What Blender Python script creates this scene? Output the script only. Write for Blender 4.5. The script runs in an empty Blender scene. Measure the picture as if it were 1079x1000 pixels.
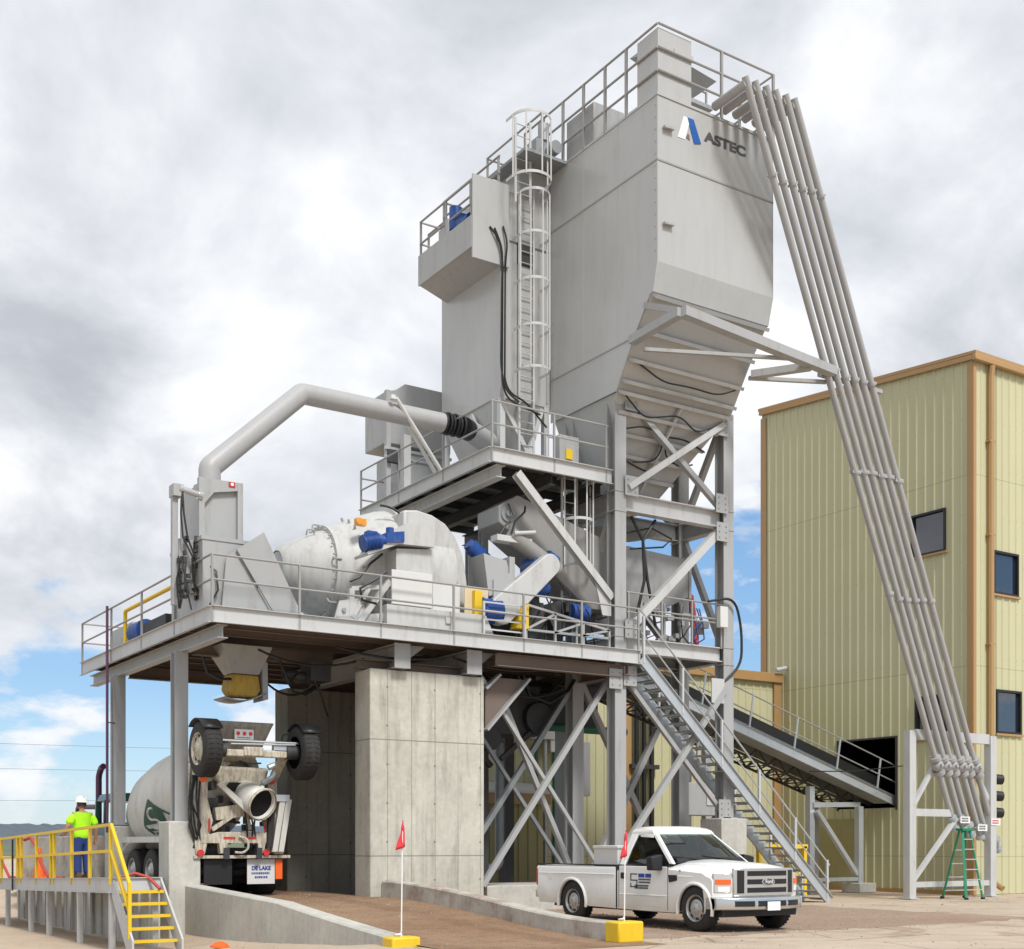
import bpy, bmesh, math, random
from mathutils import Vector, Matrix
random.seed(7)
R = math.radians
scene = bpy.context.scene
COL = scene.collection

# ------------------------------------------------------------------ camera
cam_data = bpy.data.cameras.new("camera")
cam_data.sensor_fit = 'HORIZONTAL'
cam_data.sensor_width = 36.0
cam_data.lens = 36.0 * 1346 / 1079
cam_data.shift_y = (890 - 500) / 1079
cam_data.clip_end = 6000
cam = bpy.data.objects.new("camera", cam_data)
COL.objects.link(cam)
cam.location = (-9.12, -25.10, 1.6)
cam.rotation_euler = (R(90), 0, R(-33.2))
scene.camera = cam

# ------------------------------------------------------------------ sun and sky
SUN_EL, SUN_AZ = 50.0, 184.0      # degrees; azimuth counted from +Y towards +X
sd = bpy.data.lights.new("sun", 'SUN')
sd.energy = 2.1
sd.angle = R(13)
sd.color = (1.0, 0.975, 0.935)
so = bpy.data.objects.new("sun", sd)
COL.objects.link(so)
_d = Vector((math.sin(R(SUN_AZ)) * math.cos(R(SUN_EL)), math.cos(R(SUN_AZ)) * math.cos(R(SUN_EL)), math.sin(R(SUN_EL))))
so.rotation_euler = _d.to_track_quat('Z', 'Y').to_euler()

world = bpy.data.worlds.new("World")
scene.world = world
world.use_nodes = True
wn, wl = world.node_tree.nodes, world.node_tree.links
wn.clear()
def N(tree, typ, **kw):
    n = tree.nodes.new(typ)
    for k, v in kw.items():
        if k.startswith('i_'):
            key = k[2:]
            n.inputs[int(key) if key.isdigit() else key].default_value = v
        else:
            setattr(n, k, v)
    return n
def math_node(tree, op, a, b=None, c=None, clamp=False):
    n = tree.nodes.new('ShaderNodeMath'); n.operation = op; n.use_clamp = clamp
    for i, s in enumerate((a, b, c)):
        if s is None: continue
        if isinstance(s, (int, float)): n.inputs[i].default_value = s
        else: tree.links.new(s, n.inputs[i])
    return n.outputs[0]
def ramp(tree, fac, stops, interp='LINEAR'):
    n = tree.nodes.new('ShaderNodeValToRGB'); n.color_ramp.interpolation = interp
    e = n.color_ramp.elements
    while len(e) < len(stops): e.new(0.5)
    for el, (p, c) in zip(e, stops):
        el.position = p; el.color = (c[0], c[1], c[2], 1) if not isinstance(c, (int, float)) else (c, c, c, 1)
    tree.links.new(fac, n.inputs[0])
    return n.outputs[0]
def mixc(tree, fac, a, b, blend='MIX'):
    n = tree.nodes.new('ShaderNodeMix'); n.data_type = 'RGBA'; n.blend_type = blend
    for idx, s in ((0, fac), (6, a), (7, b)):
        if isinstance(s, (int, float)): n.inputs[idx].default_value = s
        elif isinstance(s, tuple): n.inputs[idx].default_value = (*s[:3], 1)
        else: tree.links.new(s, n.inputs[idx])
    return n.outputs[2]

SKY_SEED, CUM_SEED = 20.5, 2.3
def build_sky():
    t = world.node_tree
    out = N(t, 'ShaderNodeOutputWorld')
    bg = N(t, 'ShaderNodeBackground'); bg.inputs[1].default_value = 0.1
    sky = N(t, 'ShaderNodeTexSky')
    sky.sky_type = 'NISHITA'; sky.sun_disc = False
    sky.sun_elevation = R(SUN_EL); sky.sun_rotation = R(SUN_AZ)
    sky.air_density = 1.0; sky.dust_density = 0.6; sky.ozone_density = 1.5
    tc = N(t, 'ShaderNodeTexCoord')
    sep = N(t, 'ShaderNodeSeparateXYZ'); t.links.new(tc.outputs['Generated'], sep.inputs[0])
    z = math_node(t, 'MAXIMUM', sep.outputs[2], 0.0)
    # cloud deck seen from below: direction projected on a gently curved layer
    dz = math_node(t, 'ADD', z, 0.50)
    px = math_node(t, 'DIVIDE', sep.outputs[0], dz)
    py = math_node(t, 'DIVIDE', sep.outputs[1], dz)
    cmb = N(t, 'ShaderNodeCombineXYZ'); t.links.new(px, cmb.inputs[0]); t.links.new(py, cmb.inputs[1])
    cmb.inputs[2].default_value = SKY_SEED
    n1 = N(t, 'ShaderNodeTexNoise', i_Scale=1.25, i_Detail=3.0, i_Roughness=0.45, i_Distortion=0.3); t.links.new(cmb.outputs[0], n1.inputs['Vector'])
    n2 = N(t, 'ShaderNodeTexNoise', i_Scale=4.2, i_Detail=9.0, i_Roughness=0.56, i_Distortion=0.25); t.links.new(cmb.outputs[0], n2.inputs['Vector'])
    # low cumulus near the horizon
    mp = N(t, 'ShaderNodeMapping'); mp.inputs['Scale'].default_value = (1.0, 1.0, 2.2); mp.inputs['Location'].default_value = (0.35, 0.1, CUM_SEED)
    t.links.new(tc.outputs['Generated'], mp.inputs[0])
    n3 = N(t, 'ShaderNodeTexNoise', i_Scale=6.5, i_Detail=10.0, i_Roughness=0.55, i_Distortion=0.15); t.links.new(mp.outputs[0], n3.inputs['Vector'])
    vd = N(t, 'ShaderNodeVectorMath', operation='DOT_PRODUCT'); t.links.new(tc.outputs['Generated'], vd.inputs[0]); vd.inputs[1].default_value = (0.837, -0.547, 0.0)
    edge = math_node(t, 'ADD', math_node(t, 'MULTIPLY', ramp(t, math_node(t, 'ADD', vd.outputs['Value'], 0.5), [(0.42, 0), (0.68, 1)]), 0.085), 0.122)
    cover_hi = math_node(t, 'MULTIPLY', math_node(t, 'SUBTRACT', z, edge), 13.0)
    cover_hi = math_node(t, 'ADD', cover_hi, math_node(t, 'MULTIPLY', math_node(t, 'SUBTRACT', n3.outputs[0], 0.5), 3.6), clamp=True)
    cum = ramp(t, n3.outputs[0], [(0.53, 0), (0.60, 1)])
    cum = math_node(t, 'MULTIPLY', cum, ramp(t, z, [(0.0, 0.1), (0.04, 0.85), (0.2, 1.0)]))
    cover = math_node(t, 'MAXIMUM', ramp(t, cover_hi, [(0.25, 0), (0.75, 1)], 'EASE'), cum, clamp=True)
    puff = ramp(t, n2.outputs[0], [(0.34, (4.12, 4.31, 4.69)), (0.50, (5.38, 5.53, 5.81)), (0.62, (6.62, 6.70, 6.81))])
    bank = ramp(t, math_node(t, 'ADD', math_node(t, 'MULTIPLY', n1.outputs[0], 0.8), math_node(t, 'MULTIPLY', n2.outputs[0], 0.2)), [(0.40, 1.0), (0.535, 0.0)], 'EASE')
    bank = math_node(t, 'MULTIPLY', bank, ramp(t, z, [(0.12, 0.1), (0.22, 1.0), (0.38, 0.9), (0.52, 0.35)]))
    cl = mixc(t, math_node(t, 'MULTIPLY', bank, 0.68), puff, mixc(t, n2.outputs[0], (1.82, 1.98, 2.29), (3.92, 4.12, 4.52)))
    low = ramp(t, z, [(0.08, 1), (0.20, 0)])
    cl = mixc(t, math_node(t, 'MULTIPLY', low, 0.8), cl, mixc(t, ramp(t, n3.outputs[0], [(0.45, 0), (0.65, 1)]), (4.37, 4.66, 5.17), (6.44, 6.46, 6.55)))
    blue = mixc(t, 0.7, sky.outputs[0], ramp(t, z, [(0.0, (3.8, 4.6, 5.2)), (0.06, (2.6, 4.1, 5.6)), (0.12, (1.7, 3.2, 5.2)), (0.25, (1.3, 2.7, 4.9))]))
    col = mixc(t, cover, blue, cl)
    t.links.new(col, bg.inputs[0]); t.links.new(bg.outputs[0], out.inputs[0])
build_sky()
scene.view_settings.view_transform = 'Standard'
scene.view_settings.look = 'None'
scene.view_settings.exposure = 0.68
scene.view_settings.gamma = 1.0

# ------------------------------------------------------------------ materials
MATS = {}
def new_mat(name):
    m = bpy.data.materials.new(name); m.use_nodes = True
    t = m.node_tree
    b = t.nodes['Principled BSDF']
    MATS[name] = m
    return m, t, b
def pos_node(t, scale=(1, 1, 1), loc=(0, 0, 0)):
    g = N(t, 'ShaderNodeNewGeometry')
    mp = N(t, 'ShaderNodeMapping'); mp.inputs['Scale'].default_value = scale; mp.inputs['Location'].default_value = loc
    t.links.new(g.outputs['Position'], mp.inputs[0])
    return mp.outputs[0]
def obj_node(t, scale=(1, 1, 1)):
    g = N(t, 'ShaderNodeTexCoord')
    mp = N(t, 'ShaderNodeMapping'); mp.inputs['Scale'].default_value = scale
    t.links.new(g.outputs['Object'], mp.inputs[0])
    return mp.outputs[0]
def noise(t, vec, scale, detail=4, rough=0.55, dist=0.0):
    n = N(t, 'ShaderNodeTexNoise', i_Scale=scale, i_Detail=detail, i_Roughness=rough, i_Distortion=dist)
    t.links.new(vec, n.inputs['Vector'])
    return n.outputs[0]
def bump(t, b, h, strength=0.2, dist=0.02):
    n = N(t, 'ShaderNodeBump', i_Strength=strength, i_Distance=dist)
    t.links.new(h, n.inputs['Height']); t.links.new(n.outputs[0], b.inputs['Normal'])
def paint(name, col, rough=0.45, metal=0.0, var=0.12, dirt=0.25, dirtcol=(0.16, 0.11, 0.075), coat=0.0, local=False, wav=0.05, sc=1.0, fine=1.0, cov=(0.5, 0.78)):
    m, t, b = new_mat(name)
    P = obj_node(t) if local else pos_node(t)
    S = (obj_node if local else pos_node)(t, (2.2, 2.2, 0.35))
    a = noise(t, P, 0.8 * sc, 5)
    s = noise(t, S, 2.0 * sc, 6, 0.65)
    f = noise(t, P, 14 * sc, 5, 0.7)
    base = mixc(t, a, tuple(c * (1 - var) for c in col), tuple(min(1, c * (1 + var)) for c in col))
    mask = math_node(t, 'MULTIPLY', ramp(t, s, [(cov[0], 0), (cov[1], 1)]), ramp(t, f, [(0.35, 0.25), (0.7, 1)]))
    base = mixc(t, math_node(t, 'MULTIPLY', mask, dirt), base, dirtcol)
    t.links.new(base, b.inputs['Base Color'])
    b.inputs['Metallic'].default_value = metal
    r = math_node(t, 'ADD', math_node(t, 'MULTIPLY', f, 0.22 * fine), rough - 0.1 * fine)
    t.links.new(r, b.inputs['Roughness'])
    if coat: b.inputs['Coat Weight'].default_value = coat; b.inputs['Coat Roughness'].default_value = 0.12
    h = math_node(t, 'ADD', math_node(t, 'MULTIPLY', noise(t, P, 0.9 * sc, 2), 1.0), math_node(t, 'MULTIPLY', f, 0.02 * fine))
    bump(t, b, h, wav, 0.12)
    return m
def plain(name, col, rough=0.5, metal=0.0, emit=0, spec=None):
    m, t, b = new_mat(name)
    P = obj_node(t)
    f = noise(t, P, 9, 4)
    base = mixc(t, f, tuple(c * 0.85 for c in col), tuple(min(1, c * 1.12) for c in col))
    t.links.new(base, b.inputs['Base Color'])
    b.inputs['Roughness'].default_value = rough; b.inputs['Metallic'].default_value = metal
    if spec is not None: b.inputs['Specular IOR Level'].default_value = spec
    return m
paint('grey_paint', (0.365, 0.37, 0.37), 0.42, var=0.09, dirt=0.5, dirtcol=(0.17, 0.125, 0.09), cov=(0.52, 0.72))
paint('bin_paint', (0.425, 0.43, 0.425), 0.24, var=0.06, dirt=0.2, dirtcol=(0.2, 0.165, 0.13), coat=0.25, wav=0.12, fine=0.15, cov=(0.47, 0.74))
paint('shaded_grey', (0.27, 0.265, 0.255), 0.5, var=0.1, dirt=0.35)  # grey paint darkened in colour for the shadow under the upper platform
paint('pale_paint', (0.50, 0.505, 0.50), 0.42, var=0.09, dirt=0.5, dirtcol=(0.22, 0.16, 0.115), cov=(0.52, 0.72))
paint('ladder_white', (0.52, 0.52, 0.515), 0.4, var=0.05, dirt=0.1)
paint('white_drum', (0.50, 0.50, 0.485), 0.36, var=0.08, dirt=0.55, dirtcol=(0.24, 0.21, 0.17), cov=(0.47, 0.68), sc=1.6)
paint('white_panel', (0.62, 0.62, 0.605), 0.5, var=0.04, dirt=0.15)
paint('pipe_grey', (0.37, 0.37, 0.37), 0.45, var=0.08, dirt=0.25)
paint('galv', (0.50, 0.53, 0.55), 0.42, metal=0.45, var=0.16, dirt=0.2, sc=2.0)
paint('galv_dark', (0.30, 0.32, 0.33), 0.5, metal=0.4, var=0.18, dirt=0.35, sc=2.0)
paint('rail_grey', (0.30, 0.295, 0.285), 0.5, var=0.1, dirt=0.3)
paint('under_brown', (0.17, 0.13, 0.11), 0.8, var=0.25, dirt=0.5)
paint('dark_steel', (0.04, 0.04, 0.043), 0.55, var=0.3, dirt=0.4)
paint('trim_brown', (0.40, 0.24, 0.10), 0.45, var=0.08, dirt=0.15)
paint('siding', (0.54, 0.52, 0.325), 0.45, var=0.04, dirt=0.10, wav=0.03)
def siding_detail(m):
    t = m.node_tree; b = t.nodes['Principled BSDF']; src = b.inputs['Base Color'].links[0].from_socket
    sep = N(t, 'ShaderNodeSeparateXYZ'); t.links.new(pos_node(t), sep.inputs[0])
    s_ = math_node(t, 'FLOOR', math_node(t, 'DIVIDE', math_node(t, 'ADD', sep.outputs[0], math_node(t, 'MULTIPLY', sep.outputs[1], 1.003)), 1.08))
    wn_ = N(t, 'ShaderNodeTexWhiteNoise'); wn_.noise_dimensions = '1D'; t.links.new(s_, wn_.inputs['W'])
    c = mixc(t, math_node(t, 'MULTIPLY', wn_.outputs['Value'], 0.16), src, (0.30, 0.285, 0.17))
    zf = math_node(t, 'FRACT', math_node(t, 'DIVIDE', math_node(t, 'SUBTRACT', sep.outputs[2], 1.2), 6.1))
    c = mixc(t, math_node(t, 'MULTIPLY', math_node(t, 'LESS_THAN', zf, 0.004), 0.5), c, (0.2, 0.18, 0.1))
    zs = math_node(t, 'FRACT', math_node(t, 'DIVIDE', sep.outputs[2], 1.52)); hs = math_node(t, 'FRACT', math_node(t, 'DIVIDE', math_node(t, 'ADD', sep.outputs[0], sep.outputs[1]), 0.36))
    dot = math_node(t, 'MULTIPLY', math_node(t, 'LESS_THAN', zs, 0.018), math_node(t, 'LESS_THAN', hs, 0.09))
    c = mixc(t, math_node(t, 'MULTIPLY', dot, 0.55), c, (0.14, 0.12, 0.07))
    t.links.new(c, b.inputs['Base Color'])
siding_detail(MATS['siding'])
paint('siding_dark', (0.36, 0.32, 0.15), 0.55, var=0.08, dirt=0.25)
paint('motor_blue', (0.008, 0.06, 0.27), 0.42, var=0.2, dirt=0.45, dirtcol=(0.3, 0.29, 0.27), sc=2.5)
paint('safety_yellow', (0.75, 0.50, 0.015), 0.45, var=0.08, dirt=0.2, local=True, sc=2)
paint('yellow_boot', (0.50, 0.32, 0.04), 0.6, var=0.2, dirt=0.85, sc=2, cov=(0.42, 0.62))
paint('green_steel', (0.02, 0.14, 0.09), 0.5, dirt=0.3)
paint('fiberglass_green', (0.0, 0.20, 0.10), 0.45, var=0.1, dirt=0.1)
paint('tan_panel', (0.60, 0.50, 0.33), 0.6, dirt=0.3)
paint('truck_white', (0.80, 0.80, 0.78), 0.35, var=0.03, dirt=0.10, coat=0.5, local=True, wav=0.01)
def road_dust(m, z0, z1, col, amt):
    t = m.node_tree; b = t.nodes['Principled BSDF']; src = b.inputs['Base Color'].links[0].from_socket
    P = obj_node(t); sep = N(t, 'ShaderNodeSeparateXYZ'); t.links.new(P, sep.inputs[0])
    zz = math_node(t, 'ADD', sep.outputs[2], math_node(t, 'MULTIPLY', math_node(t, 'SUBTRACT', noise(t, P, 2.5, 6, .65), .5), .55))
    k = math_node(t, 'DIVIDE', math_node(t, 'SUBTRACT', z1, zz), z1 - z0, clamp=True)
    t.links.new(mixc(t, math_node(t, 'MULTIPLY', k, amt), src, col), b.inputs['Base Color'])
road_dust(MATS['truck_white'], .2, .75, (0.50, 0.42, 0.30), .75)
paint('mixer_white', (0.62, 0.61, 0.565), 0.45, var=0.06, dirt=0.4, local=True, wav=0.04, cov=(0.46, 0.7))
paint('mixer_cream', (0.55, 0.50, 0.40), 0.6, var=0.12, dirt=0.75, dirtcol=(0.075, 0.06, 0.045), local=True, sc=4.0, cov=(0.44, 0.58))
paint('mixer_cake', (0.36, 0.33, 0.29), 0.85, var=0.25, dirt=0.8, local=True, sc=2.5, cov=(0.42, 0.62))
paint('cab_green', (0.012, 0.075, 0.065), 0.3, var=0.1, dirt=0.1, coat=0.4, local=True)
paint('chrome', (0.62, 0.62, 0.62), 0.22, metal=0.85, var=0.04, dirt=0.05, fine=.3, local=True)
paint('wheel_steel', (0.48, 0.47, 0.45), 0.4, metal=0.5, var=0.1, dirt=0.35, local=True, sc=3)
paint('rubber', (0.022, 0.021, 0.021), 0.8, var=0.25, dirt=0.45, dirtcol=(0.10, 0.085, 0.07), local=True, sc=3)
plain('black_plastic', (0.012, 0.012, 0.013), 0.5)
plain('cable_black', (0.012, 0.012, 0.012), 0.5)
plain('purple_pipe', (0.085, 0.03, 0.075), 0.45)
plain('red', (0.55, 0.03, 0.025), 0.4)
plain('flag_red', (0.75, 0.05, 0.07), 0.8)
plain('hose_red', (0.45, 0.06, 0.04), 0.55)
plain('orange', (0.85, 0.13, 0.015), 0.5)
plain('amber', (0.75, 0.30, 0.02), 0.3)
plain('white', (0.8, 0.8, 0.8), 0.4)
plain('logo_blue', (0.015, 0.10, 0.36), 0.4)
plain('decal_blue', (0.02, 0.06, 0.30), 0.4)
plain('decal_grey', (0.10, 0.105, 0.13), 0.4)
plain('letter_grey', (0.075, 0.078, 0.08), 0.45)
plain('logo_green', (0.012, 0.075, 0.05), 0.45)
plain('skin', (0.42, 0.20, 0.13), 0.5)
plain('hair', (0.05, 0.03, 0.02), 0.7)
plain('denim', (0.018, 0.04, 0.16), 0.85)
plain('neon_shirt', (0.42, 0.90, 0.01), 0.8)
plain('boot', (0.10, 0.055, 0.03), 0.7)
plain('hat_white', (0.78, 0.78, 0.76), 0.35)
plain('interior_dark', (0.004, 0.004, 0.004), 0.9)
def glass(name, col, rough=0.04):
    m, t, b = new_mat(name)
    b.inputs['Base Color'].default_value = (*col, 1); b.inputs['Roughness'].default_value = rough
    b.inputs['Specular IOR Level'].default_value = 0.9; b.inputs['Coat Weight'].default_value = 1.0; b.inputs['Coat Roughness'].default_value = 0.02
    bump(t, b, noise(t, pos_node(t), 1.3, 2), 0.06, 0.1)
glass('window_glass', (0.015, 0.02, 0.035)); glass('lens_clear', (0.5, 0.5, 0.5), 0.1)

def clear_glass(name, tint):
    m, t, b = new_mat(name)
    out = t.nodes['Material Output']
    tr = N(t, 'ShaderNodeBsdfTransparent'); tr.inputs[0].default_value = (*tint, 1)
    gl = N(t, 'ShaderNodeBsdfGlossy'); gl.inputs['Roughness'].default_value = 0.02; gl.inputs['Color'].default_value = (.9, .95, .92, 1)
    fr = N(t, 'ShaderNodeFresnel', i_IOR=1.75); mx = N(t, 'ShaderNodeMixShader')
    t.links.new(fr.outputs[0], mx.inputs[0]); t.links.new(tr.outputs[0], mx.inputs[1]); t.links.new(gl.outputs[0], mx.inputs[2]); t.links.new(mx.outputs[0], out.inputs[0])
clear_glass('car_glass', (0.50, 0.60, 0.55))
def concrete(name, col, joints=False, dirt=0.35, base_stain=None):
    m, t, b = new_mat(name)
    P = pos_node(t)
    a = noise(t, P, 0.7, 8, 0.62, 0.3); f = noise(t, P, 9, 8, 0.65); s = noise(t, pos_node(t, (3, 3, 0.35)), 1.6, 7, 0.65)
    base = mixc(t, ramp(t, a, [(0.3, 0), (0.7, 1)]), tuple(c * 0.72 for c in col), tuple(c * 1.15 for c in col))
    base = mixc(t, math_node(t, 'MULTIPLY', ramp(t, s, [(0.48, 0), (0.75, 1)]), dirt), base, tuple(c * 0.4 for c in col))
    base = mixc(t, 0.25, base, ramp(t, f, [(0.3, tuple(c * 0.6 for c in col)), (0.7, tuple(min(1, c * 1.3) for c in col))]))
    sep = N(t, 'ShaderNodeSeparateXYZ'); t.links.new(P, sep.inputs[0])
    h = math_node(t, 'MULTIPLY', f, 0.25)
    if joints:
        ux = math_node(t, 'FRACT', math_node(t, 'DIVIDE', math_node(t, 'ADD', sep.outputs[0], 0.03), 0.615))
        zz = math_node(t, 'FRACT', math_node(t, 'DIVIDE', math_node(t, 'SUBTRACT', sep.outputs[2], 1.33), 2.62))
        lu = math_node(t, 'LESS_THAN', ux, 0.032); lz = math_node(t, 'LESS_THAN', zz, 0.010)
        j = math_node(t, 'MAXIMUM', math_node(t, 'MULTIPLY', lu, ramp(t, noise(t, pos_node(t, (1.6, 1.6, 0.2)), 1.3, 3), [(0.36, 0.15), (0.55, 1)])), lz)
        base = mixc(t, math_node(t, 'MULTIPLY', j, 0.75), base, tuple(c * 0.35 for c in col))
        hx = math_node(t, 'SUBTRACT', math_node(t, 'FRACT', math_node(t, 'DIVIDE', math_node(t, 'ADD', sep.outputs[0], 0.03), 1.23)), 0.5)
        hz = math_node(t, 'SUBTRACT', math_node(t, 'FRACT', math_node(t, 'DIVIDE', math_node(t, 'SUBTRACT', sep.outputs[2], 0.35), 0.873)), 0.5)
        rr = math_node(t, 'ADD', math_node(t, 'POWER', math_node(t, 'MULTIPLY', hx, 1.23), 2.0), math_node(t, 'POWER', math_node(t, 'MULTIPLY', hz, 0.873), 2.0))
        hole = math_node(t, 'LESS_THAN', rr, 0.0006)
        base = mixc(t, math_node(t, 'MULTIPLY', hole, 0.8), base, tuple(c * 0.25 for c in col))
        h = math_node(t, 'SUBTRACT', h, math_node(t, 'MAXIMUM', j, hole))
    if base_stain:
        base = mixc(t, ramp(t, noise(t, P, 1.1, 6, 0.65), [(0.46, 0.0), (0.66, 0.75)]), base, base_stain)
    t.links.new(base, b.inputs['Base Color']); b.inputs['Roughness'].default_value = 0.85
    bump(t, b, h, 0.35, 0.02)
concrete('concrete_pier', (0.52, 0.50, 0.43), True, 0.85)
concrete('concrete_shaded', (0.24, 0.225, 0.185), True, 0.8)  # darker copy of the pier concrete, rear pier's shade put into the colour
concrete('concrete', (0.50, 0.485, 0.435))
concrete('concrete_stained', (0.50, 0.475, 0.42), base_stain=(0.22, 0.11, 0.06))

def ground_mat(name, c1, c2, c3, spot=0.4, sc=1.0, gravel=0.0, stain=None, tracks=None):
    m, t, b = new_mat(name)
    P = pos_node(t)
    a = noise(t, P, 0.22 * sc, 7, 0.6, 0.4); d = noise(t, P, 1.7 * sc, 8, 0.68); f = noise(t, P, 22, 6, 0.7)
    base = mixc(t, ramp(t, a, [(0.35, 0), (0.65, 1)]), c1, c2)
    base = mixc(t, math_node(t, 'MULTIPLY', ramp(t, d, [(0.48, 0), (0.7, 1)]), spot), base, c3)
    base = mixc(t, ramp(t, f, [(0.3, 0.35), (0.6, 0.0)]), base, tuple(c * 0.45 for c in c1))
    h = f
    if gravel:
        v = N(t, 'ShaderNodeTexVoronoi', i_Scale=26.0); t.links.new(P, v.inputs['Vector'])
        base = mixc(t, gravel, base, mixc(t, 1.0, base, ramp(t, v.outputs['Distance'], [(0.0, .75), (.5, .2)]), 'OVERLAY'))
        h = math_node(t, 'ADD', f, math_node(t, 'MULTIPLY', v.outputs['Distance'], 1.5))
    if tracks:
        sep = N(t, 'ShaderNodeSeparateXYZ'); t.links.new(P, sep.inputs[0])
        wob = math_node(t, 'MULTIPLY', math_node(t, 'SUBTRACT', noise(t, P, 0.25, 2), 0.5), 0.9)
        tm = None
        for c_ in tracks:
            d_ = math_node(t, 'ABSOLUTE', math_node(t, 'SUBTRACT', math_node(t, 'ADD', sep.outputs[0], wob), c_))
            k_ = ramp(t, d_, [(0.16, 1), (0.34, 0)]); tm = k_ if tm is None else math_node(t, 'MAXIMUM', tm, k_)
        base = mixc(t, math_node(t, 'MULTIPLY', tm, ramp(t, d, [(0.3, 0.15), (0.6, 0.6)])), base, c3)
    if stain:
        base = mixc(t, ramp(t, noise(t, P, 0.42, 6, 0.6, 1.2), [(0.55, 0.0), (0.62, 0.55), (0.72, 0.75)]), base, stain)
        v2 = N(t, 'ShaderNodeTexVoronoi', i_Scale=0.28); v2.feature = 'DISTANCE_TO_EDGE'; t.links.new(pos_node(t, (1, 1, 0)), v2.inputs['Vector'])
        base = mixc(t, ramp(t, math_node(t, 'ADD', v2.outputs['Distance'], math_node(t, 'MULTIPLY', f, 0.012)), [(0.008, 0.6), (0.016, 0.0)]), base, tuple(c * 0.4 for c in c3))
    t.links.new(base, b.inputs['Base Color']); b.inputs['Roughness'].default_value = 0.9
    bump(t, b, h, 0.5, 0.03)
ground_mat('yard', (0.46, 0.35, 0.25), (0.54, 0.44, 0.335), (0.32, 0.225, 0.15))
ground_mat('apron', (0.46, 0.375, 0.28), (0.54, 0.45, 0.35), (0.33, 0.25, 0.18), 0.4, stain=(0.30, 0.22, 0.155))
ground_mat('gravel', (0.42, 0.29, 0.205), (0.50, 0.375, 0.28), (0.30, 0.185, 0.125), 0.5, 1.5, 0.5)
ground_mat('ramp_dirt', (0.31, 0.18, 0.10), (0.41, 0.275, 0.17), (0.18, 0.10, 0.055), 0.6, 1.4, 0.35, tracks=(0.9, 2.9))
ground_mat('hill_green', (0.09, 0.12, 0.06), (0.15, 0.165, 0.10), (0.06, 0.09, 0.045), 0.6, 0.06)
ground_mat('far_hill', (0.075, 0.10, 0.13), (0.095, 0.12, 0.14), (0.055, 0.075, 0.095), 0.6, 0.05)  # distance haze is put into the bluish ridge colour
ground_mat('leaf', (0.05, 0.09, 0.02), (0.09, 0.15, 0.035), (0.03, 0.06, 0.015), 0.5, 3)

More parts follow.
